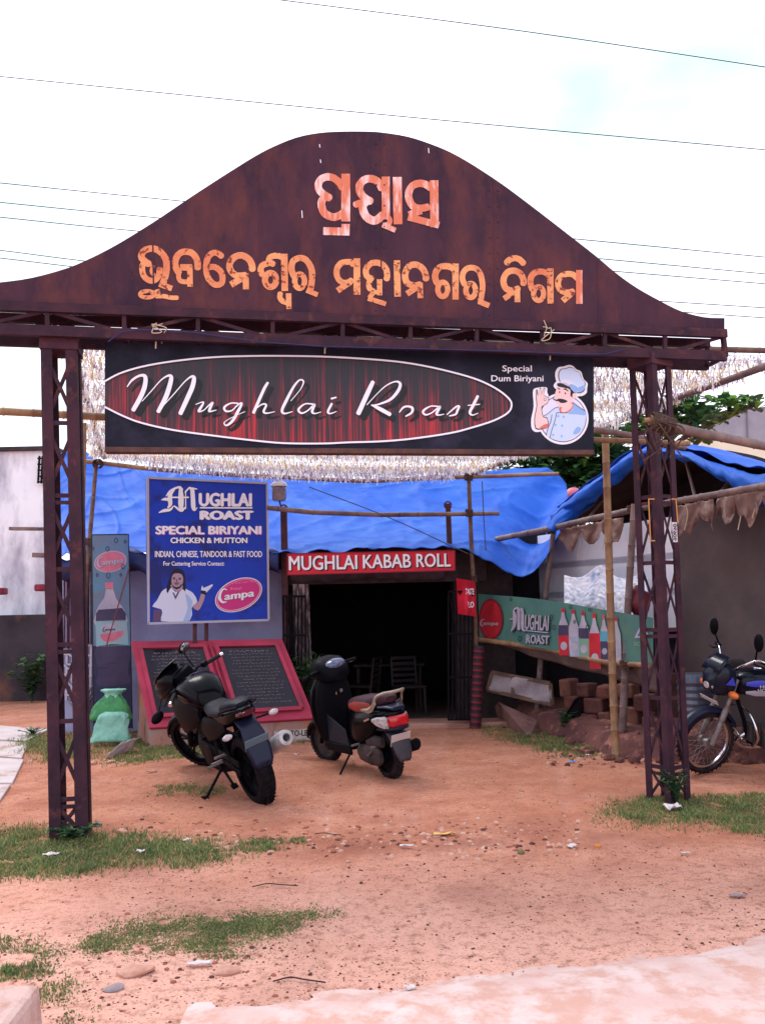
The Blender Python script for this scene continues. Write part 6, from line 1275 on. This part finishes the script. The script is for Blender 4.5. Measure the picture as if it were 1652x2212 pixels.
part(cw, 'speedometer', mat('speedo_glass', S(112, 122, 158), S(70, 76, 104), 14, rough=.1, spec=.6), lambda q: q.ball((.875, 0, 1.10), .135, 10, sq=(.66, 1.05, .42)), xf=ST2)
part(cw, 'visor', M_sat, lambda q: q.body([(.94, 1.135, .09, .012), (1.0, 1.15, .11, .014), (1.06, 1.14, .08, .014)], 14), xf=ST2)
for s in (-1, 1):
    g_ = part(cw, 'grip', M_sat, lambda q: q.tube([(.95, s * .17, 1.06), (.93, s * .25, 1.065), (.905, s * .37, 1.065)], .018, 10), xf=ST2); part(cw, 'lever', M_chr, lambda q: q.tube([(.98, s * .19, 1.05), (1.02, s * .25, 1.04), (.97, s * .38, 1.035)], .007, 6), xf=ST2)
part(sc_, 'mirror', M_sat, lambda q: (q.ball((1.02, .33, 1.01), .05, 8, sq=(.5, 1.3, .8)), q.tube([(.98, .2, 1.02), (1.02, .33, 1.01)], .006, 6)), xf=ST2)
fl = part(sc_, 'floorboard', M_sat, lambda q: (q.box((.68, 0, .285), (.52, .30, .05)), q.box((.68, .165, .26), (.50, .03, .10)), q.box((.68, -.165, .26), (.50, .03, .10))), bevel=.015)
for s in (-1, 1): part(fl, 'tunnel_panel', mat('slate_plastic', S(34, 36, 50), S(28, 30, 42), 6, rough=.5, spec=.2), lambda q: q.prism([Vector(p) for p in ((.93, s * .150, .60), (.52, s * .165, .46), (.46, s * .17, .26), (.90, s * .16, .22))], [Vector(p) for p in ((.93, s * .135, .60), (.52, s * .15, .46), (.46, s * .155, .26), (.90, s * .145, .22))]), bevel=.01)
bd = part(sc_, 'body_panel', M_blk, lambda q: q.body([(.52, .44, .10, .18), (.45, .47, .16, .23), (.28, .52, .19, .21), (.08, .57, .195, .165), (-.12, .63, .18, .10), (-.30, .655, .145, .07), (-.42, .665, .09, .04), (-.46, .665, .05, .02)], 22), smooth=60)
part(bd, 'emblem', M_chr, lambda q: q.beam((.08, .198, .60), (-.03, .197, .63), .004, .02), xf=None)
part(bd, 'rear_trim', M_navyp, lambda q: q.body([(-.18, .735, .15, .02), (-.34, .735, .12, .022), (-.46, .72, .08, .018)], 14), smooth=60)
M_sm = mat('maroon_seat', S(70, 42, 50), S(58, 34, 44), 6, rough=.5, spec=.15, bump=.15, bsc=60); M_srd = mat('red_seat_side', S(150, 52, 42), S(132, 44, 38), 6, rough=.5)
se = part(sc_, 'seat', M_sm, lambda q: q.body([(.52, .69, .08, .04), (.45, .72, .135, .065), (.28, .74, .16, .075), (.10, .75, .16, .075), (-.04, .78, .15, .075), (-.18, .80, .12, .06), (-.27, .80, .06, .03)], 20), smooth=60)
for s in (-1, 1): part(se, 'side_piping', M_srd, lambda q: q.body([(.44, .71, .01, .025, s * .128), (.3, .72, .014, .05, s * .152), (.12, .725, .014, .055, s * .155), (.0, .735, .012, .035, s * .148)], 10))
M_gold = mat('champagne_metal', S(186, 172, 156), S(150, 138, 128), 9, rough=.35, metal=.6)
gr_ = part(sc_, 'grab_rail', M_gold, lambda q: q.tube(cat([(.12, .165, .70), (-.02, .185, .715), (-.14, .18, .76), (-.22, .165, .835), (-.34, .14, .875), (-.44, .07, .885), (-.455, 0, .885), (-.44, -.07, .885), (-.34, -.14, .875), (-.22, -.165, .835), (-.14, -.18, .76), (-.02, -.185, .715), (.12, -.165, .70)], 4), .015, 8))
for s in (-1, 1): part(gr_, 'rail_plate', M_gold, lambda q: q.body([(.16, .695, .008, .012, s * .165), (.0, .705, .014, .03, s * .178), (-.12, .735, .014, .035, s * .178), (-.2, .79, .01, .025, s * .17)], 10))
tl_ = part(sc_, 'tail_light', M_redl, lambda q: q.body([(-.36, .605, .115, .062), (-.42, .60, .125, .065), (-.465, .595, .11, .058), (-.485, .59, .07, .035)], 18, e=3.5), smooth=50)
for s in (-1, 1): part(sc_, 'indicator', M_clr, lambda q: q.body([(-.04, .615, .008, .014, s * .175), (-.18, .605, .03, .045, s * .16), (-.32, .595, .035, .062, s * .13), (-.38, .59, .02, .055, s * .12)], 12))
part(sc_, 'undertray', M_navyp, lambda q: q.body([(-.10, .52, .15, .03), (-.30, .525, .14, .03), (-.46, .53, .11, .025), (-.54, .535, .06, .012)], 14))
fe = part(sc_, 'rear_fender', mat('grey_plastic', S(62, 56, 64), S(48, 44, 52), 8, rough=.6), lambda q: q.loft([[Vector((x, y * w_, z + .012 * (1 - y * y))) for y in (-1, -.7, 0, .7, 1)] for x, z, w_ in ((-.2, .50, .10), (-.34, .46, .115), (-.42, .39, .115), (-.47, .30, .10), (-.49, .23, .075), (-.49, .20, .05))], 0, False, closed=False), solid=.008)
part(fe, 'number_plate', M_plate, lambda q: q.box((-.424, 0, .42), (.008, .24, .13), R=Matrix.Rotation(math.radians(-32), 3, 'Y')), bevel=.004)
en = part(sc_, 'engine_case', M_mudm, lambda q: (q.body([(.40, .25, .02, .04, .10), (.32, .25, .05, .085, .105), (.14, .24, .055, .10, .11), (.0, .235, .05, .09, .115), (-.08, .235, .02, .05, .115)], 16), q.body([(.20, .37, .03, .05, .10), (.05, .38, .045, .065, .10), (-.12, .38, .03, .05, .10)], 12)), smooth=60)
part(en, 'kick_lever', M_alum, lambda q: q.tube([(.12, .17, .25), (.02, .19, .30), (-.10, .19, .36), (-.1, .24, .37)], .011, 8))
part(sc_, 'muffler', M_sat, lambda q: q.tube([(.3, -.12, .2), (.1, -.16, .22), (.0, -.19, .25), (-.38, -.20, .32), (-.40, -.20, .325)], [.02, .03, .06, .062, .05], 14))
part(sc_, 'side_stand', M_sat, lambda q: (q.tube([(.50, .13, .24), (.46, .33, .045)], .011, 8), q.box((.455, .345, .042), (.08, .04, .012))))
part(sc_, 'foot_rest', M_alum, lambda q: q.tube([(.30, .15, .34), (.30, .24, .34)], .012, 8))
place(sc_, G(845, 1680), G(692, 1640), math.radians(7)); sc_.scale = (.96, .96, .99); squeeze(sc_, .60)

# ---------------------------------------------------------------- commuter motorcycle at the right edge
hm = thing('motorcycle', 'dark blue commuter motorcycle with chrome handlebar and orange indicators at the right edge', 'motorcycle', (0, 0, 0), world=False)
HD3, AX3 = (1.02, 0, .88), (1.26, 0, .30); ST3 = steer(HD3, AX3, math.radians(15))
wheel(hm, 0, .30, .30, .09, 'wire', M_tyre, M_chr); wheel(hm, 1.26, .30, .30, .082, 'wire', M_tyre, M_chr, ST3)
fender(hm, 'front_fender', 1.26, .30, .33, .35, 2.75, .06, M_navyp, ST3, lip=.035)
for y in (-.085, .085): part(hm, 'fork', M_alum, lambda q: (q.tube([(1.26, y, .30), (1.17, y, .52)], .027, 10), q.tube([(1.17, y, .52), (1.12, y, .64)], [.032, .026], 10), q.tube([(1.12, y, .64), (1.02, y, .90)], .02, 10)), xf=ST3)
part(hm, 'front_plate', M_plate, lambda q: q.box((1.25, 0, .705), (.006, .24, .045), R=Matrix.Rotation(.5, 3, 'Y')), xf=ST3, bevel=.003)
M_cowl = mat('dark_blue_cowl', S(24, 28, 44), rough=.2, spec=.25); M_silv = mat('silver_decal', S(150, 142, 156), rough=.4); M_bdec = mat('blue_decal', S(60, 70, 190), rough=.4)
cl_ = part(hm, 'headlight_cowl', M_cowl, lambda q: q.body([(1.06, .90, .12, .13), (1.12, .90, .135, .16), (1.20, .90, .125, .15), (1.26, .88, .10, .11), (1.29, .86, .05, .05)], 18, e=3), xf=ST3, smooth=60)
part(cl_, 'headlight', M_clr, lambda q: q.ball((1.255, 0, .85), .08, 10, sq=(.5, 1.1, .85)), xf=ST3); part(cl_, 'visor', M_cowl, lambda q: q.loft([[Vector((x, y * w_, z)) for y in (-1, -.6, 0, .6, 1)] for x, z, w_ in ((1.26, .98, .12), (1.20, 1.06, .12), (1.13, 1.12, .09))], 0, False, closed=False), xf=ST3, solid=.006)
for s in (-1, 1): part(cl_, 'decal', M_bdec, lambda q: q.poly([(1.08, s * .142, .86), (1.19, s * .138, .88), (1.12, s * .144, .95)][::s]), xf=ST3, smooth=None); indicator(hm, (1.13, s * .10, .80), (.02, s * .10, 0), M_org, ST3, .036)
hb = part(hm, 'handlebar', M_chr, lambda q: q.tube(cat([(.90, -.36, 1.10), (.96, -.26, 1.12), (1.02, -.14, 1.04), (1.03, 0, .96), (1.02, .14, 1.04), (.96, .26, 1.12), (.90, .36, 1.10)], 5), .013, 10), xf=ST3)
for s in (-1, 1):
    part(hb, 'grip', M_sat, lambda q: q.tube([(.94, s * .28, 1.115), (.88, s * .40, 1.095)], .019, 10), xf=ST3); part(hb, 'lever', M_sat, lambda q: q.tube([(.98, s * .24, 1.11), (1.02, s * .28, 1.10), (.96, s * .40, 1.08)], .007, 6), xf=ST3)
    m_ = part(hm, 'mirror', M_sat, lambda q: q.ball((1.0, s * .30, 1.30), .07, 8, sq=(.35, .8, 1.2)), xf=ST3); part(m_, 'stalk', M_sat, lambda q: q.tube([(.97, s * .24, 1.12), (.99, s * .27, 1.20), (1.0, s * .30, 1.25)], .008, 6), xf=ST3)
tk = part(hm, 'fuel_tank', mat('black_blue_tank', S(14, 16, 30), rough=.15, spec=.2), lambda q: q.body([(.46, .79, .08, .05), (.54, .81, .12, .09), (.66, .84, .145, .12), (.84, .85, .15, .125), (.96, .84, .12, .10), (1.0, .83, .08, .06)], 20), smooth=60)
part(tk, 'filler_cap', M_chr, lambda q: q.lathe([(.004, .012), (.045, .010), (.05, 0)], (.76, 0, .975), (0, 0, 1), 18))
for s in (-1, 1):
    part(tk, 'stripe', M_bdec, lambda q: q.body([(.56, .84, .004, .015, s * .131), (.70, .855, .004, .03, s * .149), (.86, .86, .004, .03, s * .149), (.94, .855, .004, .015, s * .13)], 8)); part(tk, 'stripe', M_silv, lambda q: q.body([(.56, .775, .004, .012, s * .118), (.70, .765, .004, .026, s * .137), (.86, .77, .004, .026, s * .138), (.94, .775, .004, .012, s * .12)], 8))
    V, F, (x0_, x1_, cp_) = glyphs('HERO', .03); V2, F2, (x2_, x3_, cp2_) = glyphs('HONDA', .03)
    def wr(q, V=V, F=F, x0_=x0_, x1_=x1_, z=.822, L_=.16):
        q.add([(.75 - s * ((x - x0_) / (x1_ - x0_) - .5) * L_ * -1 * 1 if s > 0 else .75 - ((x - x0_) / (x1_ - x0_) - .5) * L_ * -1, s * .157, z + y / cp_ * .028) for x, y in V], F)
    def wr2(q): 
        for (VV, FF, a_, b_, z, L_) in ((V, F, x0_, x1_, .822, .15), (V2, F2, x2_, x3_, .79, .19)):
            q.add([(.75 - s * ((x - a_) / (b_ - a_) - .5) * L_, s * .1575, z + y / cp_ * .026) for x, y in VV], FF)
    part(tk, 'lettering', mat('tank_letters', S(170, 166, 176), rough=.4), wr2, smooth=None, kind='stuff')
part(hm, 'seat', M_seatv, lambda q: q.body([(-.24, .80, .08, .03), (-.1, .80, .12, .045), (.15, .79, .125, .045), (.38, .78, .12, .045), (.48, .79, .08, .03)], 16), smooth=60)
part(hm, 'tail_cowl', M_cowl, lambda q: q.body([(-.32, .72, .06, .04), (-.15, .70, .11, .07), (.1, .67, .12, .08), (.34, .65, .11, .08), (.42, .65, .08, .05)], 14), smooth=60)
fender(hm, 'rear_fender', 0, .30, .335, .6, 2.9, .065, M_navyp, None, lip=.035)
part(hm, 'engine', M_mudm, lambda q: (q.box((.60, 0, .34), (.34, .24, .18)), q.box((.78, 0, .38), (.2, .15, .15)), [q.box((.72 + .025 * k, 0, .38), (.008, .19, .19)) for k in range(6)], q.lathe([(.004, .15), (.09, .145), (.10, .12)], (.56, 0, .34), (0, 1, 0), 18), q.lathe([(.004, -.15), (.09, -.145), (.10, -.12)], (.56, 0, .34), (0, 1, 0), 18)), bevel=.008)
part(hm, 'frame', M_sat, lambda q: (q.tube([(1.0, 0, .86), (.5, 0, .72), (.1, .08, .68)], .022, 8), q.tube([(1.0, 0, .80), (.9, 0, .5), (.86, 0, .28), (.4, 0, .24)], .02, 8), q.tube([(.5, 0, .72), (.42, 0, .26)], .02, 8)))
part(hm, 'crash_guard', M_chr, lambda q: (q.tube(cat([(.92, .0, .62), (.93, .20, .58), (.90, .27, .42), (.86, .12, .28), (.86, 0, .27)], 5), .012, 8), q.tube(cat([(.92, .0, .62), (.93, -.20, .58), (.90, -.27, .42), (.86, -.12, .28), (.86, 0, .27)], 5), .012, 8)))
part(hm, 'exhaust', M_chr, lambda q: (q.tube(cat([(.86, -.03, .36), (.93, -.08, .28), (.8, -.12, .2), (.4, -.14, .22)], 5), .018, 8), q.tube([(.42, -.14, .22), (.3, -.15, .24), (-.25, -.16, .30)], [.02, .042, .045], 12)))
part(hm, 'swingarm', M_sat, lambda q: (q.beam((.4, .09, .32), (0, .09, .30), .03, .04), q.beam((.4, -.09, .32), (0, -.09, .30), .03, .04)))
for s in (-1, 1): part(hm, 'shock_absorber', M_chr, lambda q: q.tube([(.03, s * .11, .34), (.12, s * .11, .66)], .022, 10))
part(hm, 'side_stand', M_sat, lambda q: q.tube([(.5, .11, .25), (.46, .31, .045)], .012, 8))
hf = G(1524, 1670); hd_ = Vector((-1, -.06, 0)).normalized(); place(hm, hf - hd_ * 1.32, hf, math.radians(8)); hm.scale = (1.05, 1.05, 1.05)
def dup(root, name, label, cat_):
    r = root.copy(); COL.objects.link(r); r.name = name; r['label'] = label; r['category'] = cat_
    for ch_ in list(root.children):
        c = ch_.copy(); COL.objects.link(c); c.parent = r
        for g in ch_.children: d = g.copy(); COL.objects.link(d); d.parent = c
    return r
h2 = dup(hm, 'motorcycle', 'second motorcycle mostly out of frame, only its mirror and bar end showing at right', 'motorcycle')
h2f = Vector((4.75, 9.75, 0)); hd2 = Vector((-.75, -.66, 0)).normalized(); place(h2, h2f - hd2 * 1.26, h2f, math.radians(4)); h2.location.z = .24
# ================================================================== grass, plants, stones, litter
def inpoly(P, x, y):
    c = False; n = len(P)
    for i in range(n):
        x1_, y1_ = P[i]; x2_, y2_ = P[i - 1]
        if (y1_ > y) != (y2_ > y) and x < (x2_ - x1_) * (y - y1_) / (y2_ - y1_) + x1_: c = not c
    return c
gvv, gff, gmm = [], [], []
def grass(poly, n, h0, h1, dens=.5, Z=None):
    P = [Z(*p) if Z else p for p in poly]; P = [G(u, v) for u, v in P]; P = [(p.x, p.y) for p in P]
    cx = sum(p[0] for p in P) / len(P); cy = sum(p[1] for p in P) / len(P)
    xs_, ys_ = [p[0] for p in P], [p[1] for p in P]; k = 0; tries = 0
    while k < n and tries < n * 20:
        tries += 1; x, y = random.uniform(min(xs_) - .1, max(xs_) + .1), random.uniform(min(ys_) - .1, max(ys_) + .1)
        sg = .03 + .012 * y; jx, jy = x + .16 * mnoise.noise((x * 4, y * 4, 0)) + random.gauss(0, sg), y + .16 * mnoise.noise((x * 4, y * 4, 8)) + random.gauss(0, sg)
        if not inpoly(P, jx, jy): continue
        if mnoise.noise((x * 3.5, y * 3.5, 4)) * .5 + .5 + .35 * mnoise.noise((x * 11, y * 11, 2)) < dens * random.uniform(.75, 1.1): continue
        h = random.uniform(h0, h1) * (.6 + .8 * max(0, mnoise.noise((x * 4, y * 4, 6)) + .3)); a = random.uniform(0, 2 * PI); lean = random.uniform(.2, 1.0) * h; wd = random.uniform(.0025, .0055)
        b_ = random.uniform(0, 2 * PI); dx, dy = math.cos(a) * wd, math.sin(a) * wd; o = len(gvv); z = hgt(x, y) - .003
        mx_, my_ = x + math.cos(b_) * lean * .4, y + math.sin(b_) * lean * .4
        gvv.extend([(x - dx, y - dy, z), (x + dx, y + dy, z), (mx_ + dx * .7, my_ + dy * .7, z + h * .65), (mx_ - dx * .7, my_ - dy * .7, z + h * .65), (x + math.cos(b_) * lean, y + math.sin(b_) * lean, z + h)])
        q = random.random(); mi = 0 if q < .45 else (1 if q < .75 else 2); gff.extend([(o, o + 1, o + 2, o + 3), (o + 3, o + 2, o + 4)]); gmm.extend([mi, mi]); k += 1
Zl = zoom(0, 1900, 968); Zr = zoom(968, 1900, 968)
grass([(-80, 330), (120, 345), (220, 370), (400, 358), (700, 400), (1000, 420), (1080, 440), (900, 490), (600, 480), (400, 530), (150, 540), (-80, 560)], 17000, .015, .05, .24, Zl)
grass([(1080, 405), (1160, 395), (1260, 400), (1230, 415), (1100, 420)], 700, .02, .04, .3, Zl)
grass([(340, 850), (500, 755), (850, 740), (1150, 690), (1440, 695), (1250, 790), (1050, 870), (800, 862), (450, 870)], 15000, .006, .017, .30, Zl)
grass([(-60, 830), (60, 850), (150, 960), (90, 1000), (-60, 1005)], 1800, .01, .035, .4, Zl); grass([(150, 950), (230, 1000), (280, 1100), (320, 1190), (220, 1190), (200, 1040)], 800, .01, .025, .5, Zl)
grass([(940, 295), (1150, 205), (1400, 200), (1800, 205), (1800, 370), (1650, 350), (1350, 312), (1100, 312)], 15000, .012, .04, .20, Zr)
Zm = zoom(320, 1580, 440)
grass([(-120, 1090), (60, 1080), (250, 990), (400, 1000), (800, 1330), (760, 1380), (400, 1350), (100, 1400), (-60, 1360), (-150, 1250)], 9000, .02, .06, .36, Zm); grass([(350, 1600), (530, 1590), (520, 1640), (380, 1650)], 700, .012, .03, .3, Zm); grass([(680, 1610), (800, 1600), (820, 1650), (700, 1650)], 500, .012, .03, .4, Zm)
grass([(1250, 960), (1700, 930), (1750, 1120), (1450, 1140)], 2600, .02, .05, .4, Zm)
grass([(40, 1600), (110, 1585), (170, 1600), (175, 1650), (120, 1645), (60, 1625)], 4200, .03, .09, .3)
Zh = zoom(1180, 1300, 520)
grass([(20, 1650), (150, 1700), (420, 1790), (640, 1780), (900, 1880), (1060, 1930), (900, 1960), (560, 1870), (300, 1770), (60, 1700)], 5200, .02, .06, .36, Zh)
me = bpy.data.meshes.new('grass'); me.from_pydata(gvv, [], gff)
for m_ in (mat('grass_green', S(116, 134, 80), S(98, 120, 72), 4, rough=.7, trans=.3), mat('grass_dark', S(92, 120, 70), S(78, 104, 64), 4, rough=.7, trans=.3), mat('grass_dry', S(176, 158, 110), S(156, 138, 100), 4, rough=.8, trans=.3)): me.materials.append(m_)
me.polygons.foreach_set('material_index', gmm); o = bpy.data.objects.new('grass', me); COL.objects.link(o); stuff(o, 'short green grass growing in patches on the red dirt', 'grass')
# pebbles and crumbs
pv, pf, pm = [], [], []
def peb(x, y, r, mi, flat=.6):
    o = len(pv); z = hgt(x, y); a0 = random.uniform(0, 6)
    top_ = [(x + r * random.uniform(.7, 1.2) * math.cos(a0 + k * 1.047), y + r * random.uniform(.7, 1.2) * math.sin(a0 + k * 1.047), z - .002) for k in range(6)]
    t2 = [(x + (p[0] - x) * .6, y + (p[1] - y) * .6, z + r * flat * random.uniform(.6, 1.0)) for p in top_]
    pv.extend(top_ + t2); pf.extend([(o + k, o + (k + 1) % 6, o + 6 + (k + 1) % 6, o + 6 + k) for k in range(6)] + [tuple(range(o + 6, o + 12))]); pm.extend([mi] * 7)
for k in range(17000):
    y = 2.9 + 10 * random.random() ** 1.7; x = random.uniform(-.62, .66) * y * .9; 
    if mnoise.noise((x * 1.3, y * 1.3, 5)) + random.uniform(-.5, .5) < -.05: continue
    peb(x, y, random.choice((.003, .003, .004, .004, .005, .005, .006, .008, .010)) * random.uniform(.7, 1.3), random.choice((0, 0, 0, 0, 1, 1, 2)), .5)
for k in range(420):                                        # debris drift between the gate posts
    u = random.uniform(300, 1250); v = 1815 + random.gauss(0, 22) + (u - 700) * -.01; p = G(u, v); peb(p.x, p.y, random.uniform(.006, .028), random.choice((0, 1, 1, 2, 2)), .45)
for k in range(160):
    p = G(random.uniform(180, 620), random.gauss(2060, 45)); peb(p.x, p.y, random.uniform(.004, .02), random.choice((0, 1, 1, 2)), .4)
for k in range(260):
    p = G(random.uniform(1180, 1440), random.gauss(1625, 14)); peb(p.x, p.y, random.uniform(.008, .035), random.choice((0, 1, 1, 2)), .7)
me = bpy.data.meshes.new('pebbles'); me.from_pydata(pv, [], pf)
for m_ in (mat('dark_clod', S(96, 58, 50), S(76, 48, 44), 20, rough=1), mat('red_clod', S(150, 92, 74), S(130, 78, 64), 20, rough=1), mat('pale_chip', S(196, 158, 142), S(176, 136, 120), 20, rough=1)): me.materials.append(m_)
me.polygons.foreach_set('material_index', pm); o = bpy.data.objects.new('pebbles', me); COL.objects.link(o); stuff(o, 'small pebbles and clods scattered over the red dirt', 'pebbles')
# single stones
M_stone = mat('pale_stone', S(196, 150, 132), S(164, 116, 100), 9, rough=.95, bump=.5); M_stg = mat('grey_stone', S(152, 136, 140), S(126, 110, 114), 9, rough=.95, bump=.5)
def stone(u, v, r, fl, m_, label):
    r *= .8; p = G(u, v); q = MB(); q.ball((p.x, p.y, hgt(p.x, p.y) + r * fl * .3), r, 7, sq=(1.15, .9, fl)); q.v = [tuple(Vector(a) + Vector((1, 1, .6)) * .35 * r * mnoise.noise(Vector(a) * (1.6 / r) * .5)) for a in q.v]; tag(q.build('stone', m_, smooth=35), label, 'stone')
for a in ((210, 1786, .035, .8, M_stg, 'round grey stone right of the left gate post foot'), (263, 1800, .05, .7, M_stone, 'pale stone at the grass edge right of the left gate post'), (202, 1655, .06, .6, M_stone, 'orange stone below the torn newspaper'), (240, 1655, .055, .6, M_stone, 'brown stone right of the orange stone below the newspaper'), (492, 2098, .07, .35, M_stone, 'flat tan stone in the dirt right of the lower grass strip'), (290, 2100, .09, .3, M_stone, 'flat pink stone half buried at lower left'), (245, 2140, .045, .4, M_stg, 'dark flat stone right of the concrete block'), (585, 1840, .03, .6, M_stone, 'small pale stone at the right end of the grass tongue'), (1125, 1843, .028, .9, mat('green_fruit', S(96, 92, 58), rough=.6), 'round greenish fruit in the litter drift'), (1290, 1830, .026, .8, mat('orange_fruit', S(190, 120, 50), rough=.6), 'small orange fruit stone in the litter drift')): stone(*a)
# paper and plastic litter
def scrap(u, v, w_, h_, m_, label, rz=0, lift=.02, name='litter_scrap', cat_='litter', text=None):
    w_ *= .75; h_ *= .75; lift *= .6; p = G(u, v); q = MB(); R = Matrix.Rotation(rz, 3, 'Z'); sd = random.uniform(0, 99)
    q.grid(lambda a, c: p + R @ Vector(((a - .5) * w_, (c - .5) * h_, hgt(p.x, p.y) + .008 + lift * (.5 + .5 * mnoise.noise((a * 3 + sd, c * 3, 0))) * 1.4)) + Vector((.15 * w_ * mnoise.noise((c * 2, sd, 0)), .15 * h_ * mnoise.noise((a * 2, sd, 3)), 0)), 8, 6)
    tag(q.build(name, m_, smooth=180, solid=.002), label, cat_)
M_pap = mat('white_paper', S(206, 196, 198), S(176, 162, 166), 12, rough=.8); M_yel = mat('yellow_wrapper', S(216, 170, 88), S(190, 150, 90), 9, rough=.5); M_blu = mat('blue_wrapper', S(110, 150, 214), rough=.4)
for a in ((112, 1851, .15, .07, M_pap, 'white paper scrap lying on the grass at left', .1, .04), (304, 1847, .08, .05, M_pap, 'small white scrap on the grass below the left post', -.2, .04), (430, 2086, .15, .05, M_pap, 'torn white scrap between the grass strip and the road', .1, .03), (404, 1822, .08, .05, M_pap, 'white scrap at the right end of the left grass', .4, .03),
          (960, 1806, .22, .05, M_yel, 'long yellow wrapper in the litter drift', .15, .03), (878, 1834, .13, .04, M_pap, 'white strip in the litter drift', -.1, .02), (1452, 1752, .17, .12, M_pap, 'crumpled white paper at the foot of the right post', .2, .09), (1506, 1766, .07, .05, M_pap, 'small white wrapper in the right hand grass', -.6, .03),
          (1235, 1648, .10, .05, M_blu, 'small blue wrapper on the dirt before the yellow bamboo', .2, .03), (1270, 1636, .07, .05, M_pap, 'small white wrapper in the grass before the bricks', 0, .05), (1308, 2142, .12, .07, M_pap, 'white plastic tangle at the road edge', .2, .05), (886, 2140, .06, .05, M_pap, 'white scrap at the road edge in the middle', .5, .03), (1594, 1940, .12, .05, M_stg, 'grey scrap on the dirt at right', 0, .02), (328, 1688, .12, .05, M_stone, 'pale bark chips left of the black motorcycle', .3, .03), (1480, 1848, .07, .03, M_pap, 'thin white strip on the dirt at right', .1, .02), (1182, 2126, .05, .04, M_yel, 'small yellow peel by the road edge', .1, .03), (641, 1640, .07, .06, M_pap, 'small white scrap in the grass by the stand', .1, .05), (1235, 1830, .1, .06, M_pap, 'crumpled pale wrapper right of the green fruit', .7, .03)): scrap(*a)
# newspaper by the sacks
q = MB(); c4 = [G(222, 1650), G(278, 1628), at(300, 1598, G(300, 1625).y), at(262, 1610, G(262, 1640).y)]
q.grid(lambda a, c: c4[0].lerp(c4[1], a).lerp(c4[3].lerp(c4[2], a), c) + Vector((0, 0, .03 + .03 * mnoise.noise((a * 5, c * 4, 0)))), 14, 8)
tag(q.build('newspaper', mat('printed_newspaper', S(216, 206, 214), S(190, 176, 190), 14, rough=.85, c3=S(206, 96, 122), sc3=9, thr=.62, soft=.03), smooth=180, solid=.003), 'crumpled newspaper lying beside the pink plaque stand', 'newspaper')
def twig(u, v, L_, rz, label):
    p = G(u, v); q = MB(); d = Vector((math.cos(rz), math.sin(rz), 0)); q.tube(cat([tuple(p + d * L_ * t + Vector((0, 0, .012)) + Vector((0, .03 * L_ * 5 * math.sin(t * 5), 0))) for t in (0, .3, .6, 1)], 4), .0035, 5); tag(q.build('twig', M_darkw), label, 'twig')
twig(545, 1920, .28, .15, 'thin curved twig on the dirt in the foreground'); twig(680, 1805, .2, -.1, 'dark twig lying in the litter drift'); twig(590, 2126, .24, .05, 'dark stick lying just behind the road edge')
# weeds and shrubs: stems with leaflets
M_lfs = [mat('weed_green', S(86, 124, 70), S(70, 106, 62), 4, rough=.6, trans=.3), mat('weed_dark', S(54, 84, 58), S(44, 70, 50), 4, rough=.6, trans=.3)]
def plant(base, h, n, spread, L_, label, name='shrub', cat_='shrub', fern=False, m2=None):
    root = thing(name, label, cat_, base); b = Vector(base); st_m, lf_m = MB(), MB()
    for i in range(n):
        a = random.uniform(0, 2 * PI); e = Vector((math.cos(a) * spread * random.uniform(.2, 1), math.sin(a) * spread * random.uniform(.2, 1), h * random.uniform(.6, 1)))
        pts = cat([tuple(b), tuple(b + Vector((e.x * .3, e.y * .3, e.z * .6))), tuple(b + e)], 4); st_m.tube(pts, .005, 5, caps=False)
        for j, p in enumerate(pts[2:]):
            for k in range(4 if fern else 2):
                aa = random.uniform(0, 2 * PI); d = Vector((math.cos(aa), math.sin(aa), random.uniform(-.3, .5))).normalized(); s_ = d.cross(Vector((0, 0, 1))).normalized(); l = L_ * random.uniform(.6, 1.2); w_ = l * (.12 if fern else .3); p_ = Vector(p)
                lf_m.add([p_, p_ + d * l * .5 - s_ * w_, p_ + d * l, p_ + d * l * .5 + s_ * w_], [(0, 1, 2, 3)], random.choice((0, 1)))
    st_m.build('stem', M_lfs[1], root); lf_m.build('foliage', M_lfs, root, kind='stuff')
pb = at(645, 1500, 11.9); plant((pb.x, pb.y, 0), 1.05, 46, .38, .14, 'dark green ferny shrub between the plaque stand and doorway', fern=True)
pb = G(172, 1585); plant((pb.x, pb.y, 0), .75, 24, .25, .09, 'leafy weed seen through the left gate post')
pb = G(160, 1812); plant((pb.x, pb.y - .06, 0), .12, 22, .20, .06, 'broad-leaved weed at the foot of the left gate post', 'weed', 'weed'); pb = G(1222, 1590); plant((pb.x, pb.y, 0), .32, 14, .14, .06, 'young bright weed before the brick pile', 'weed', 'weed')
pb = G(1462, 1738); plant((pb.x, pb.y, 0), .28, 16, .16, .06, 'thin weed growing inside the right gate post', 'weed', 'weed', True); pb = at(70, 1500, 16.5); plant((pb.x, 16.5, 0), .9, 24, .5, .16, 'dark bush against the mossy cement wall'); pb = G(70, 1592); plant((pb.x, pb.y, 0), .14, 12, .2, .06, 'small dark weed on the concrete path', 'weed', 'weed')
